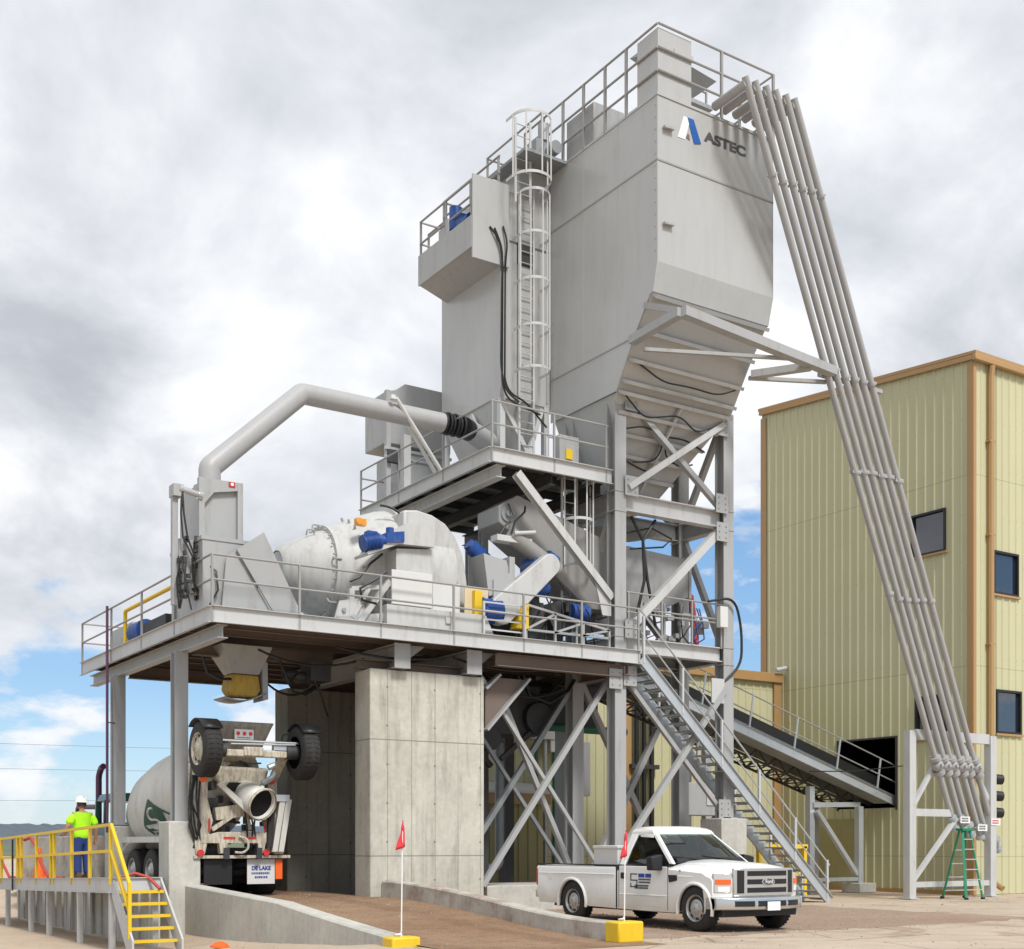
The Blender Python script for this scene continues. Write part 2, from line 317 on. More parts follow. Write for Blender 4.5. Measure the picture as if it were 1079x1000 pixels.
# ------------------------------------------------------------------ builders
V = Vector
class MB:
    """collects polygons, then links them as one mesh object"""
    def __init__(s): s.v = []; s.f = []
    def add(s, vs, fs):
        o = len(s.v); s.v += [tuple(p) for p in vs]; s.f += [tuple(i + o for i in f) for f in fs]; return s
    def box(s, x0, x1, y0, y1, z0, z1):
        x0, x1 = min(x0, x1), max(x0, x1); y0, y1 = min(y0, y1), max(y0, y1); z0, z1 = min(z0, z1), max(z0, z1)
        return s.add([(x0,y0,z0),(x1,y0,z0),(x1,y1,z0),(x0,y1,z0),(x0,y0,z1),(x1,y0,z1),(x1,y1,z1),(x0,y1,z1)],
                     [(0,3,2,1),(4,5,6,7),(0,1,5,4),(1,2,6,5),(2,3,7,6),(3,0,4,7)])
    def frame(s, p, q, up):
        p, q = V(p), V(q); d = (q - p).normalized(); up = V(up)
        if abs(d.dot(up)) > 0.99: up = V((0, 1, 0)) if abs(d.y) < 0.9 else V((1, 0, 0))
        x = d.cross(up).normalized(); y = x.cross(d).normalized()
        return p, q, x, y
    def bar(s, p, q, w, h=None, up=(0, 0, 1)):
        h = w if h is None else h
        p, q, x, y = s.frame(p, q, up); x = x * w / 2; y = y * h / 2
        vs = [c + a * x + b * y for c in (p, q) for a, b in ((-1,-1),(1,-1),(1,1),(-1,1))]
        return s.add(vs, [(3,2,1,0),(4,5,6,7),(0,1,5,4),(1,2,6,5),(2,3,7,6),(3,0,4,7)])
    def prof(s, p, q, pts, up=(0, 0, 1)):
        """extrude a closed 2D outline (side, up) from p to q"""
        p, q, x, y = s.frame(p, q, up); n = len(pts)
        vs = [c + x * a + y * b for c in (p, q) for a, b in pts]
        return s.add(vs, [tuple(range(n))[::-1], tuple(range(n, 2 * n))] + [(i, (i + 1) % n, n + (i + 1) % n, n + i) for i in range(n)])
    def hbeam(s, p, q, w, h, t=0.02, up=(0, 0, 1)):
        a, b, c = w / 2, h / 2, t / 2
        o = [(-a,-b),(a,-b),(a,-b+t),(c,-b+t),(c,b-t),(a,b-t),(a,b),(-a,b),(-a,b-t),(-c,b-t),(-c,-b+t),(-a,-b+t)]
        return s.prof(p, q, o, up)
    def channel(s, p, q, w, h, t=0.015, up=(0, 0, 1), side=1):
        a, b = w * side, h / 2
        o = [(0,-b),(a,-b),(a,-b+t),(t*side,-b+t),(t*side,b-t),(a,b-t),(a,b),(0,b)]
        if side < 0: o = o[::-1]
        return s.prof(p, q, o, up)
    def angle(s, p, q, w, t=0.012, up=(0, 0, 1)):
        return s.prof(p, q, [(0,0),(w,0),(w,t),(t,t),(t,w),(0,w)], up)
    def cyl(s, p, q, r, r2=None, n=12, cap=True):
        r2 = r if r2 is None else r2
        p, q, x, y = s.frame(p, q, (0, 0, 1)); vs = []
        for c, rr in ((p, r), (q, r2)):
            for i in range(n):
                a = 2 * math.pi * i / n; vs.append(c + x * math.cos(a) * rr + y * math.sin(a) * rr)
        fs = [(i, (i + 1) % n, n + (i + 1) % n, n + i) for i in range(n)]
        if cap: fs += [tuple(range(n))[::-1], tuple(range(n, 2 * n))]
        return s.add(vs, fs)
    def sweep(s, pts, r, n=8, closed=False, cap=True):
        pts = [V(p) for p in pts]; m = len(pts); rs = r if isinstance(r, (list, tuple)) else [r] * m
        up = V((0, 0, 1)); vs = []; prev = None
        for i, p in enumerate(pts):
            a = pts[i - 1] if (i > 0 or closed) else p; b = pts[(i + 1) % m] if (i < m - 1 or closed) else p
            d = (b - a).normalized()
            if prev is None:
                x = d.cross(up)
                if x.length < 0.05: x = d.cross(V((0, 1, 0)))
                x.normalize()
            else:
                x = (prev - d * prev.dot(d)).normalized()
            prev = x; y = x.cross(d).normalized()
            for k in range(n):
                t = 2 * math.pi * k / n; vs.append(p + x * math.cos(t) * rs[i] + y * math.sin(t) * rs[i])
        fs = []
        for i in range(m if closed else m - 1):
            j = (i + 1) % m
            for k in range(n): fs.append((i*n+k, i*n+(k+1)%n, j*n+(k+1)%n, j*n+k))
        if cap and not closed: fs += [tuple(range(n))[::-1], tuple(range((m-1)*n, m*n))]
        return s.add(vs, fs)
    def lathe(s, prof, p, d, n=32, cap=True):
        """prof: list of (distance along axis, radius)"""
        p = V(p); d = V(d).normalized(); _, _, x, y = s.frame(p, p + d, (0, 0, 1)); vs = []; m = len(prof)
        for t, r in prof:
            for k in range(n):
                a = 2 * math.pi * k / n; vs.append(p + d * t + x * math.cos(a) * r + y * math.sin(a) * r)
        fs = [(i*n+k, i*n+(k+1)%n, (i+1)*n+(k+1)%n, (i+1)*n+k) for i in range(m-1) for k in range(n)]
        if cap: fs += [tuple(range(n))[::-1], tuple(range((m-1)*n, m*n))]
        return s.add(vs, fs)
    def prism(s, pts, vec):
        pts = [V(p) for p in pts]; vec = V(vec); n = len(pts)
        return s.add(pts + [p + vec for p in pts], [tuple(range(n))[::-1], tuple(range(n, 2*n))] + [(i, (i+1)%n, n+(i+1)%n, n+i) for i in range(n)])
    def loft(s, rings, cap=True, closed=True):
        n = len(rings[0]); vs = [p for r in rings for p in r]; fs = []
        for i in range(len(rings) - 1):
            for k in range(n if closed else n - 1): fs.append((i*n+k, i*n+(k+1)%n, (i+1)*n+(k+1)%n, (i+1)*n+k))
        if cap: fs += [tuple(range(n))[::-1], tuple(range((len(rings)-1)*n, len(rings)*n))]
        return s.add(vs, fs)
    def plate(s, pts, t):
        """flat polygon with thickness t along its normal"""
        pts = [V(p) for p in pts]; n = (pts[1] - pts[0]).cross(pts[2] - pts[0]).normalized()
        return s.prism(pts, n * t)
    def ball(s, c, r, n=12, m=8, sz=1.0):
        c = V(c); prof = []
        return s.lathe([(-r*sz*math.cos(math.pi*i/m), max(0.002, r*math.sin(math.pi*i/m))) for i in range(m+1)], c, (0,0,1), n)
    def islands(s):
        par = list(range(len(s.v)))
        def find(a):
            while par[a] != a: par[a] = par[par[a]]; a = par[a]
            return a
        for f in s.f:
            r = find(f[0])
            for i in f[1:]: par[find(i)] = r
        groups = {}
        for f in s.f: groups.setdefault(find(f[0]), []).append(f)
        out = []
        for fs in groups.values():
            used = sorted({i for f in fs for i in f}); mp = {i: k for k, i in enumerate(used)}
            m = MB(); m.v = [s.v[i] for i in used]; m.f = [tuple(mp[i] for i in f) for f in fs]; out.append(m)
        return out
    def build(s, name, mat, parent=None, loc=None, bevel=0.0, seg=2, smooth=40):
        if name in ONE_EACH and parent is not None:
            parts = s.islands()
            if len(parts) > 1:
                return [p._build(ONE_EACH[name], mat, parent, loc, bevel, seg, smooth) for p in parts][0]
        return s._build(ONE_EACH.get(name, name), mat, parent, loc, bevel, seg, smooth)
    def _build(s, name, mat, parent=None, loc=None, bevel=0.0, seg=2, smooth=40):
        me = bpy.data.meshes.new(name)
        o = bpy.data.objects.new(name, me); COL.objects.link(o)
        sh = V((0, 0, 0))
        if parent is not None:
            o.parent = parent; r = parent
            while r.parent: r = r.parent
            sh = V(SHIFT.get(r.name, (0, 0, 0)))
        elif loc is not None:
            o.location = loc; sh = V(loc); SHIFT[o.name] = tuple(loc)
        me.from_pydata([tuple(V(p) - sh) for p in s.v], [], s.f)
        bm = bmesh.new(); bm.from_mesh(me)
        bmesh.ops.recalc_face_normals(bm, faces=bm.faces); bm.to_mesh(me); bm.free()
        me.materials.append(MATS[mat])
        if smooth:
            me.polygons.foreach_set('use_smooth', [True] * len(me.polygons)); me.set_sharp_from_angle(angle=R(smooth))
        if bevel:
            md = o.modifiers.new('bevel', 'BEVEL'); md.width = bevel; md.segments = seg; md.limit_method = 'ANGLE'; md.angle_limit = R(35)
            md.harden_normals = False
        return o
SHIFT = {}
ONE_EACH = {'side_plates': 'side_plate', 'joists': 'joist', 'rungs': 'rung', 'side_rails': 'side_rail', 'cage_bars': 'cage_bar', 'side_channels': 'side_channel', 'corner_trim': 'corner_trim', 'seam': 'seam', 'roof_drive': 'drive_unit', 'valve_bank': 'valve', 'valve_blocks': 'valve_block', 'frame_works': 'machine_block', 'rear_machinery': 'machine_block', 'stiffeners': 'stiffener', 'panel_seams': 'panel_seam', 'slide_rails': 'slide_rail', 'bars': 'bar', 'feet': 'foot', 'struts': 'strut', 'clamps': 'clamp', 'air_lines': 'air_line', 'bracing': 'brace', 'chassis': 'chassis_rail', 'reflector': 'reflector', 'wiper': 'wiper', 'strut': 'strut', 'wheel_wells': 'wheel_well', 'exhaust_stack': 'exhaust_stack', 'pillar': 'pillar', 'hood_crease': 'hood_crease', 'door_seam': 'door_seam', 'footing': 'footing', 'fascia': 'fascia', 'rear_walls': 'rear_wall', 'opening_frame': 'frame_bar', 'opening_interior': 'interior_wall', 'support_frame': 'frame_bar', 'reflective_strip': 'reflective_strip', 'enclosure': 'enclosure', 'yellow_guard': 'yellow_guard', 'inlet_chute': 'inlet_chute', 'edge_frame': 'edge_bar', 'inner_rail': 'inner_rail', 'ladder_guard': 'guard_bar', 'head': 'head', 'idler': 'idler'}
def tag(o, label, cat, group=None, kind=None):
    if label: o['label'] = label
    if cat: o['category'] = cat
    if group: o['group'] = group
    if kind: o['kind'] = kind
    return o
def thing(name, label, cat, loc=(0, 0, 0), group=None, local=False):
    o = bpy.data.objects.new(name, None); COL.objects.link(o); o.location = loc; o.empty_display_size = 0.3
    SHIFT[o.name] = (0, 0, 0) if local else tuple(loc)
    return tag(o, label, cat, group)
def struct(mb, name, mat, label, cat, **k):
    return tag(mb.build(name, mat, None, loc=(0, 0, 0), **k), label, cat, None, 'structure')
def copy_tree(o, parent=None):
    c = o.copy(); COL.objects.link(c)
    if parent is not None: c.parent = parent
    for ch in o.children: copy_tree(ch, c)
    return c
def fillet(pts, rad, k=5):
    pts = [V(p) for p in pts]; out = [pts[0]]
    for a, b, c in zip(pts, pts[1:], pts[2:]):
        d1 = (a - b); d2 = (c - b); r = min(rad, d1.length * 0.49, d2.length * 0.49)
        p1 = b + d1.normalized() * r; p2 = b + d2.normalized() * r
        for i in range(k + 1):
            t = i / k; out.append(p1.lerp(b, t).lerp(b.lerp(p2, t), t))
    out.append(pts[-1]); return out
def lerp(a, b, t): return tuple(x + (y - x) * t for x, y in zip(a, b))
def railing(parent, line, heights, post_t, mat='rail_grey', r=0.024, post=0.045, name='railing', drop=0.0, post_mat=None):
    """line: deck-edge corner points; rails at heights; posts at fractional stations (segment, t)"""
    m = MB()
    for h in heights:
        m.sweep([(x, y, z + h) for x, y, z in line], r, 6)
    o = m.build(name, mat, parent)
    top = max(heights)
    for sgm, t in post_t:
        p = lerp(line[sgm], line[sgm + 1], t)
        MB().bar((p[0], p[1], p[2] - drop), (p[0], p[1], p[2] + top), post).build('post', post_mat or mat, o)
    return o
def text_mesh(body, size, name, mat, parent, origin, xdir, ydir, ext=0.004, bold=0.0, align='LEFT', squeeze=1.0, lift=0.006):
    """lettering as a thin mesh: origin = lower left corner, xdir along the line, ydir up"""
    cu = bpy.data.curves.new(name, 'FONT'); cu.body = body; cu.size = size; cu.extrude = ext; cu.offset = bold; cu.align_x = align
    tmp = bpy.data.objects.new(name + '_tmp', cu); COL.objects.link(tmp)
    dg = bpy.context.evaluated_depsgraph_get()
    me = bpy.data.meshes.new_from_object(tmp.evaluated_get(dg))
    bpy.data.objects.remove(tmp); bpy.data.curves.remove(cu)
    x = V(xdir).normalized(); y = V(ydir).normalized(); n = x.cross(y)
    r = parent
    while r.parent: r = r.parent
    sh = V(SHIFT.get(r.name, (0, 0, 0))); o0 = V(origin) - sh
    for v in me.vertices:
        c = v.co.copy(); v.co = o0 + x * c.x * squeeze + y * c.y + n * (c.z + lift)
    me.materials.clear(); me.materials.append(MATS[mat])
    me.name = name
    o = bpy.data.objects.new(name, me); COL.objects.link(o); o.parent = parent
    return o
def smooth01(t): t = max(0.0, min(1.0, t)); return t * t * (3 - 2 * t)

# ------------------------------------------------------------------ ground, ramp, hills
def zg(u, v): return -0.5 * smooth01((v + 9) / 11) * smooth01((1.2 - u) / 1.5)
def ground_sheet():
    far = [-3000, -1500, -700, -350, -180, -100, -70]
    xs = far + [-55 + i * 1.5 for i in range(34)] + [-4 + i * 0.5 for i in range(17)] + [5 + i * 2.5 for i in range(24)] + [-f for f in far[::-1]]
    xs = sorted(set(xs)); ys = sorted(set(far + [-60 + i * 3 for i in range(14)] + [-18 + i * 0.75 for i in range(60)] + [28 + i * 4 for i in range(9)] + [-f for f in far]))
    m = MB(); n = len(xs)
    vs = [(x, y, zg(x, y) + 0.012 * math.sin(x * 0.9 + y * 0.7) * (abs(x) < 60 and abs(y) < 60) - 0.012) for y in ys for x in xs]
    fs = [(j*n+i, j*n+i+1, (j+1)*n+i+1, (j+1)*n+i) for j in range(len(ys)-1) for i in range(n-1)]
    m.add(vs, fs)
    return m
struct(ground_sheet(), 'ground', 'yard', 'tan packed dirt yard around the concrete plant', 'ground')
def sheet(pts, z, dz=0.0):
    m = MB(); m.add([(x, y, z(x, y) + dz) for x, y in pts], [tuple(range(len(pts)))]); return m
def patch(x0, x1, y0, y1, z, nx, ny, wob=0.0, seed=1):
    rnd = random.Random(seed); m = MB(); vs = []
    for j in range(ny + 1):
        for i in range(nx + 1):
            e = (i in (0, nx)) or (j in (0, ny)); w = wob if e else 0
            x = x0 + (x1 - x0) * i / nx + rnd.uniform(-w, w); y = y0 + (y1 - y0) * j / ny + rnd.uniform(-w, w)
            vs.append((x, y, z(x, y)))
    m.add(vs, [(j*(nx+1)+i, j*(nx+1)+i+1, (j+1)*(nx+1)+i+1, (j+1)*(nx+1)+i) for j in range(ny) for i in range(nx)])
    return m
flat = lambda z: (lambda x, y: z)
struct(patch(4.45, 15.5, -8.3, 9.0, flat(0.0135), 22, 30, 0.3), 'gravel', 'gravel', 'reddish gravel lying under the parked pickup', 'gravel')
struct(patch(-1.2, 40, -30, -6.9, flat(0.010), 16, 12, 0.1, 3), 'concrete_apron', 'apron', 'pale dusty concrete apron in front of the ramp', 'apron')
struct(patch(10.5, 40, -9.4, -1.2, flat(0.0118), 14, 6, 0.25, 5), 'yard_pavement', 'apron', 'pale concrete paving in front of the stair foot', 'pavement')
def zr(x, y): return 0.42 * smooth01((y + 8.8) / 9.6) + 0.006
struct(patch(0.55, 4.12, -9.4, 22, lambda x, y: zr(x, y) + 0.009, 8, 60), 'truck_ramp', 'ramp_dirt', 'brown dirt covered ramp rising under the platform', 'ramp')
struct(patch(-400, 400, 48, 900, lambda x, y: -0.42 + 0.004 * max(0, y - 60), 20, 16), 'field', 'hill_green', 'green field far behind the yard', 'field')
def ridge(dist, base, amp, seed, x0, x1, depth, step):
    rnd = random.Random(seed); m = MB(); prof = []; x = x0; ph = [rnd.uniform(0, 6) for _ in range(8)]
    while x < x1:
        h = base + amp * (0.5 * math.sin(x / 310 + ph[0]) + 0.3 * math.sin(x / 120 + ph[1]) + 0.12 * math.sin(x / 37 + ph[2])) + rnd.uniform(0, 1.3)
        prof.append((x, h)); x += step * rnd.uniform(0.6, 1.4)
    rings = []
    for x, h in prof:
        rings.append([(x, dist, -1), (x, dist + depth * 0.3, h * 0.55 + rnd.uniform(-0.4, 0.4)), (x, dist + depth * 0.6, h), (x, dist + depth, -1)])
    m.loft(rings, cap=False, closed=False)
    return m
struct(ridge(760, 14.5, 5, 3, -1500, 900, 300, 3.5), 'hills', 'far_hill', 'low wooded ridge on the left horizon', 'hills', smooth=0)

rnd = random.Random(21); m = MB()
for i in range(2600):
    k = rnd.random()
    if k < .45: x, y, z = rnd.uniform(4.5, 13), rnd.uniform(-8.7, 2), .012
    elif k < .75: x = rnd.uniform(.7, 4.0); y = rnd.uniform(-8.5, 3); z = zr(x, y)
    else: x, y = rnd.uniform(-6, 30), rnd.uniform(-14, 0); z = zg(x, y) if x < .2 else .012
    if .2 < x < .6 or (3.6 < x < 4.5): continue
    s_ = rnd.uniform(.009, .028) * (1.8 if rnd.random() < .04 else 1); a = rnd.uniform(0, 6.28)
    c = [(x + math.cos(a + q * 1.571) * s_ * rnd.uniform(.7, 1.2), y + math.sin(a + q * 1.571) * s_ * rnd.uniform(.7, 1.2), z) for q in range(4)]
    m.add(c + [(x + rnd.uniform(-.3, .3) * s_, y, z + s_ * rnd.uniform(.7, 1.1))], [(0, 1, 4), (1, 2, 4), (2, 3, 4), (3, 0, 4)])
tag(m.build('loose_stones', 'gravel', None, loc=(0, 0, 0), smooth=0), 'small loose stones strewn over the ramp and the gravel', 'stones', None, 'stuff')

# ------------------------------------------------------------------ trees / bushes beyond the yard
LEAF = None
def bush(name, label, x, y, r, h, n=420, seed=1, trunk=0.0):
    rnd = random.Random(seed); z0 = zg(x, y)
    t = thing(name, label, 'bush' if name == 'bush' else 'tree', (x, y, z0), 'bushes beyond the loading deck')
    MB().sweep([(x, y, z0), (x + .05, y, z0 + h * 0.3), (x - .05, y + .1, z0 + h * 0.6)], [r * .07, r * .05, r * .02], 6).build('trunk', 'boot', t)
    m = MB(); lobes = [(V((x + rnd.gauss(0, r * .4), y + rnd.gauss(0, r * .4), z0 + h * rnd.uniform(.3, .85))), r * rnd.uniform(.3, .55)) for _ in range(9)]
    for i in range(n):
        c, rr = rnd.choice(lobes); d = V((rnd.gauss(0, 1), rnd.gauss(0, 1), rnd.gauss(0, 1))).normalized()
        p = c + d * rr * rnd.uniform(.55, 1.05); a = V((rnd.gauss(0, 1), rnd.gauss(0, 1), rnd.gauss(0, .6))).normalized() * r * .13; b = a.cross(d).normalized() * r * .09
        m.add([p - a, p + b, p + a, p - b], [(0, 1, 2, 3)])
    m.build('crown', 'leaf', t, smooth=0)
for i, (x, y, r, h, lb) in enumerate([(-9.5, 52, 2.6, 2.6, 'broad green bush seen between the yellow rails'), (-15.5, 58, 2.2, 2.2, 'smaller green bush at the left edge beyond the deck'), (-4.2, 60, 2.0, 2.4, 'dark green bush beyond the person on the deck')]):
    bush('bush', lb, x, y, r, h, 500, i + 3)

# ------------------------------------------------------------------ concrete piers, pedestals and walls
def block(name, mat, label, cat, x0, x1, y0, y1, z0, z1, group=None, bevel=0.03, slope=None):
    m = MB().box(x0, x1, y0, y1, z0, z1)
    return tag(m.build(name, mat, None, loc=((x0+x1)/2, (y0+y1)/2, z0), bevel=bevel), label, cat, group)
block('concrete_pier', 'concrete_pier', 'front concrete pier with form seams beside the ramp, under the drum', 'concrete pier', 3.85, 6.85, 0.5, 1.28, -0.1, 5.55, 'concrete piers under the platform')
block('concrete_pier', 'concrete_shaded', 'rear concrete pier in deep shade behind the mixer truck', 'concrete pier', 3.75, 6.9, 4.9, 5.7, 0.0, 5.55, 'concrete piers under the platform')
block('concrete_pedestal', 'concrete', 'square concrete pedestal beside the yellow steps under a steel column', 'pedestal', -0.16, 0.55, 2.2, 2.92, -0.7, 2.11, 'pedestals under the platform columns', 0.025)
block('concrete_pedestal', 'concrete', 'far concrete pedestal between the person and the green truck cab', 'pedestal', -0.02, 0.56, 7.0, 7.7, -0.7, 2.07, 'pedestals under the platform columns', 0.025)
block('concrete_pedestal', 'concrete', 'capped concrete pedestal behind the grey staircase', 'pedestal', 13.95, 14.85, 0.05, 0.9, -0.1, 2.3, 'pedestals under the platform columns', 0.025)
block('concrete_wall', 'concrete_stained', 'low grey concrete wall behind the person on the deck', 'wall', -0.05, 0.3, 8.4, 17.5, -0.7, 1.83, None, 0.02)
def wall_along(name, label, path, tops, thick, z0, mat='concrete'):
    m = MB(); rings = []
    for i, ((x, y), t) in enumerate(zip(path, tops)):
        a = V(path[max(0, i - 1)]); b = V(path[min(len(path) - 1, i + 1)]); d = (b - a).normalized(); n = V((-d.y, d.x)) * thick / 2; c = 0.03
        rings.append([(x - n.x, y - n.y, z0), (x + n.x, y + n.y, z0), (x + n.x, y + n.y, t - c), (x + n.x * .82, y + n.y * .82, t), (x - n.x * .82, y - n.y * .82, t), (x - n.x, y - n.y, t - c)])
    m.loft(rings)
    return tag(m.build(name, mat, None, loc=(path[0][0], path[0][1], z0)), label, 'retaining wall', 'walls along the truck ramp')
ts = [i / 24 for i in range(25)]
wall_along('retaining_wall', 'pale concrete ramp wall sloping down from the pedestal to a yellow block', [(0.38, 2.19 - 9.4 * t) for t in ts], [0.72 - 0.20 * min(1, t / .58) - 0.40 * max(0, t - .55) / .45 * (1 - .25 * max(0, t - .55)) for t in ts], 0.36, -0.7)
wall_along('retaining_wall', 'low concrete kerb wall running from the front pier past the pickup', [(4.28 - 0.38 * smooth01((t - .35) / .65), 0.46 - 8.85 * t) for t in ts], [0.79 - 0.46 * smooth01(t * 1.05) for t in ts], 0.32, -0.2, 'concrete_stained')
block('concrete_plinth', 'concrete', 'low concrete plinth between the front pier and the pickup bed', 'plinth', 7.0, 10.6, 0.6, 2.6, -0.1, 0.62, None, 0.02)

# marker blocks with flags
def flag_marker(x, y, z, w, h, label, fl, pole_h):
    t = thing('flag_marker', label, 'flag marker', (x, y, z), 'flag markers at the ramp ends')
    MB().box(x - w/2, x + w/2, y - w*.36, y + w*.36, z, z + h).build('base_block', 'safety_yellow', t, bevel=0.03)
    MB().sweep([(x - .12, y, z + h + .03), (x - .02, y, z + h + .035), (x, y, z + h + .08)], 0.018, 6).build('pole_holder', 'galv', t)
    px = x
    MB().cyl((px, y, z + h), (px + .02, y, z + h + pole_h), 0.012, n=6).build('pole', 'white', t)
    m = MB(); rows = []
    for i in range(9):
        a = i / 8; zz = z + h + pole_h - a * .42; wd = 0.02 + 0.22 * a ** .8
        rows.append([(px + .015 - wd * k / 4 * .9 + .07 * a, y - .03 * math.sin(k * 1.7 + i * .6) - .02 * k, zz - .015 * k) for k in range(5)])
    m.loft(rows, cap=False, closed=False)
    f = m.build('flag', 'flag_red', t); sd_ = f.modifiers.new('cloth', 'SOLIDIFY'); sd_.thickness = 0.004
    return t
flag_marker(0.38, -7.42, -0.2, 0.50, 0.36, 'yellow block and red flag pole ending the pale ramp wall', 1, 1.83)
flag_marker(3.86, -8.62, 0.0, 0.52, 0.35, 'yellow block with red flag standing in front of the white pickup', 1, 1.50)
# fallen orange cone top
MBc = MB(); MBc.lathe([(0, .20), (.03, .2), (.05, .17), (.10, .12), (.13, .04)], (-.37, -1.5, zg(-.37, -1.5) - 0.01), (0.12, 0, 1), 14)
tag(MBc.build('cone_base', 'orange', None, loc=(-.37, -1.5, zg(-.37, -1.5))), 'crushed orange cone lying against the pale ramp wall', 'cone')

# ------------------------------------------------------------------ lower (mixer) platform
ZD = 6.45                      # deck level
PU, PV = 11.15, 9.9            # deck extents along u and v
t = thing('mixer_platform', 'long grey steel platform carrying the white mixer drum above the ramp', 'platform', (0, 0, 0))
MB().box(0.06, PU - .06, 0.06, PV - .06, ZD - .05, ZD).build('deck', 'galv_dark', t)
m = MB()
for v in [0.9 + i * 0.9 for i in range(10)]: m.hbeam((0.1, v, ZD - .17), (PU - .1, v, ZD - .17), .1, .2, .012)
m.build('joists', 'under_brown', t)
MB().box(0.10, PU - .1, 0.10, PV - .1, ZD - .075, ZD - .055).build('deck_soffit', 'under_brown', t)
m = MB()
m.channel((0, 0, ZD - .15), (PU, 0, ZD - .15), .08, .34, .012, side=1)
m.channel((0, PV, ZD - .15), (0, 0.0, ZD - .15), .08, .34, .012, side=1)
m.channel((PU, 0.02, ZD - .15), (PU, PV, ZD - .15), .08, .34, .012, side=1)
m.build('fascia', 'pale_paint', t)
b = MB(); b.hbeam((.28, .12, ZD - .46), (.28, PV - .1, ZD - .46), .22, .28, .02); b.build('edge_beam', 'grey_paint', t)
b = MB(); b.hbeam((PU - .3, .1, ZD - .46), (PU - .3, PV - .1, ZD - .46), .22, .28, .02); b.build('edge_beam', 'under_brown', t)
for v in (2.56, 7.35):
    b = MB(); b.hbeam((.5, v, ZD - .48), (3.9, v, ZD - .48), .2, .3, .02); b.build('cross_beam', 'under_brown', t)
for u in (4.55, 6.45):
    b = MB(); b.hbeam((u, .32, ZD - .60), (u, 6.2, ZD - .60), .34, .55, .03); b.box(u - .2, u + .2, .28, .31, ZD - .88, ZD - .32); b.build('main_girder', 'grey_paint', t)
    MB().plate([(u + .02, .6, ZD - .3), (u + .75, .6, ZD - .3), (u + .02, .6, ZD - .85)], .03).build('gusset', 'grey_paint', t)
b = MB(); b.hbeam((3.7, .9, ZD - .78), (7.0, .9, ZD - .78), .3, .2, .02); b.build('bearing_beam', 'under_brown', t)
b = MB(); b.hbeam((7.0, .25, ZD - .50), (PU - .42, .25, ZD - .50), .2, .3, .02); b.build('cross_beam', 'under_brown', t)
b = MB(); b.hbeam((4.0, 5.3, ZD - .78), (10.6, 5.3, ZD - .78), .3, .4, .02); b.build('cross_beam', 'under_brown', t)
for (u, v) in ((.19, 2.56), (.22, 7.35)):
    b = MB(); b.hbeam((u, v, 2.1), (u, v, ZD - .6), .30, .30, .022, up=(0, 1, 0)); b.box(u - .2, u + .2, v - .2, v + .2, 2.095, 2.125); b.build('column', 'grey_paint', t)
# conduits and hoses slung under the deck
m = MB()
for (p, q, s) in (((1.6, 1.5, 5.9), (3.9, .9, 5.8), .25), ((3.0, .5, 5.95), (5.6, .5, 5.9), .12), ((2.1, 3, 5.7), (3.6, 2.5, 5.5), .5), ((6.0, .5, 5.95), (8.8, .6, 5.9), .15), ((7.4, 1.5, 5.8), (9.8, 1.4, 5.6), .4)):
    m.sweep([(p[0] + (q[0]-p[0])*i/10, p[1] + (q[1]-p[1])*i/10, p[2] + (q[2]-p[2])*i/10 - s * 4 * (i/10) * (1 - i/10)) for i in range(11)], .028, 6)
m.build('hose', 'cable_black', t)
hts = (0.56, 1.07)
fr = [1.93, 3.86, 5.73, 7.65, 9.35, 11.12]
railing(t, [(0, 0, ZD), (PU, 0, ZD)], hts, [(0, 0.001)] + [(0, u / PU * .998) for u in fr], drop=.3)
railing(t, [(0, 0.03, ZD), (0, PV, ZD), (1.6, PV, ZD)], hts, [(0, v / PV) for v in (2.28, 4.65, 7.15, 9.88)] + [(1, .99)], drop=.3)
railing(t, [(PU, 1.1, ZD), (PU, PV, ZD)], hts, [(0, .02), (0, .3), (0, .6), (0, .98)], drop=.1)

# hanging dark standpipe in front of the left end
m = MB(); m.sweep([(-.12, 7.1, 7.55), (-.12, 7.1, 1.9)], .035, 8); m.sweep([(-.12, 7.1, 4.65), (.1, 7.2, 4.65)], .015, 6)
tag(m.build('standpipe', 'purple_pipe', None, loc=(-.12, 7.1, 1.9)), 'thin dark purple pipe hanging down from the platform railing above the worker', 'pipe')

# hydraulic power unit at the left end
t = thing('hydraulic_power_unit', 'grey tank with blue motor and yellow guard frame at the far end of the platform', 'hydraulic unit', (.9, 7.2, ZD))
MB().box(.45, 1.2, 6.9, 8.9, ZD, ZD + .75).build('tank', 'grey_paint', t, bevel=.02)
m = MB(); m.cyl((.5, 5.9, ZD + .4), (.5, 6.7, ZD + .4), .27, n=16); m.cyl((.5, 6.7, ZD + .4), (.5, 6.9, ZD + .4), .14, n=12); m.box(.3, .7, 5.95, 6.6, ZD, ZD + .15); m.build('motor', 'motor_blue', t)
m = MB(); m.sweep(fillet([(.3, 7.0, ZD), (.3, 7.0, ZD + 1.0), (.3, 3.2, ZD + 1.0)], .1), .05, 8); m.cyl((.3, 3.2, ZD), (.3, 3.2, ZD + 1.05), .05); m.build('guard_frame', 'safety_yellow', t)
m = MB(); m.box(.35, .9, 4.0, 5.7, ZD + .05, ZD + .5); m.build('pump_manifold', 'dark_steel', t)

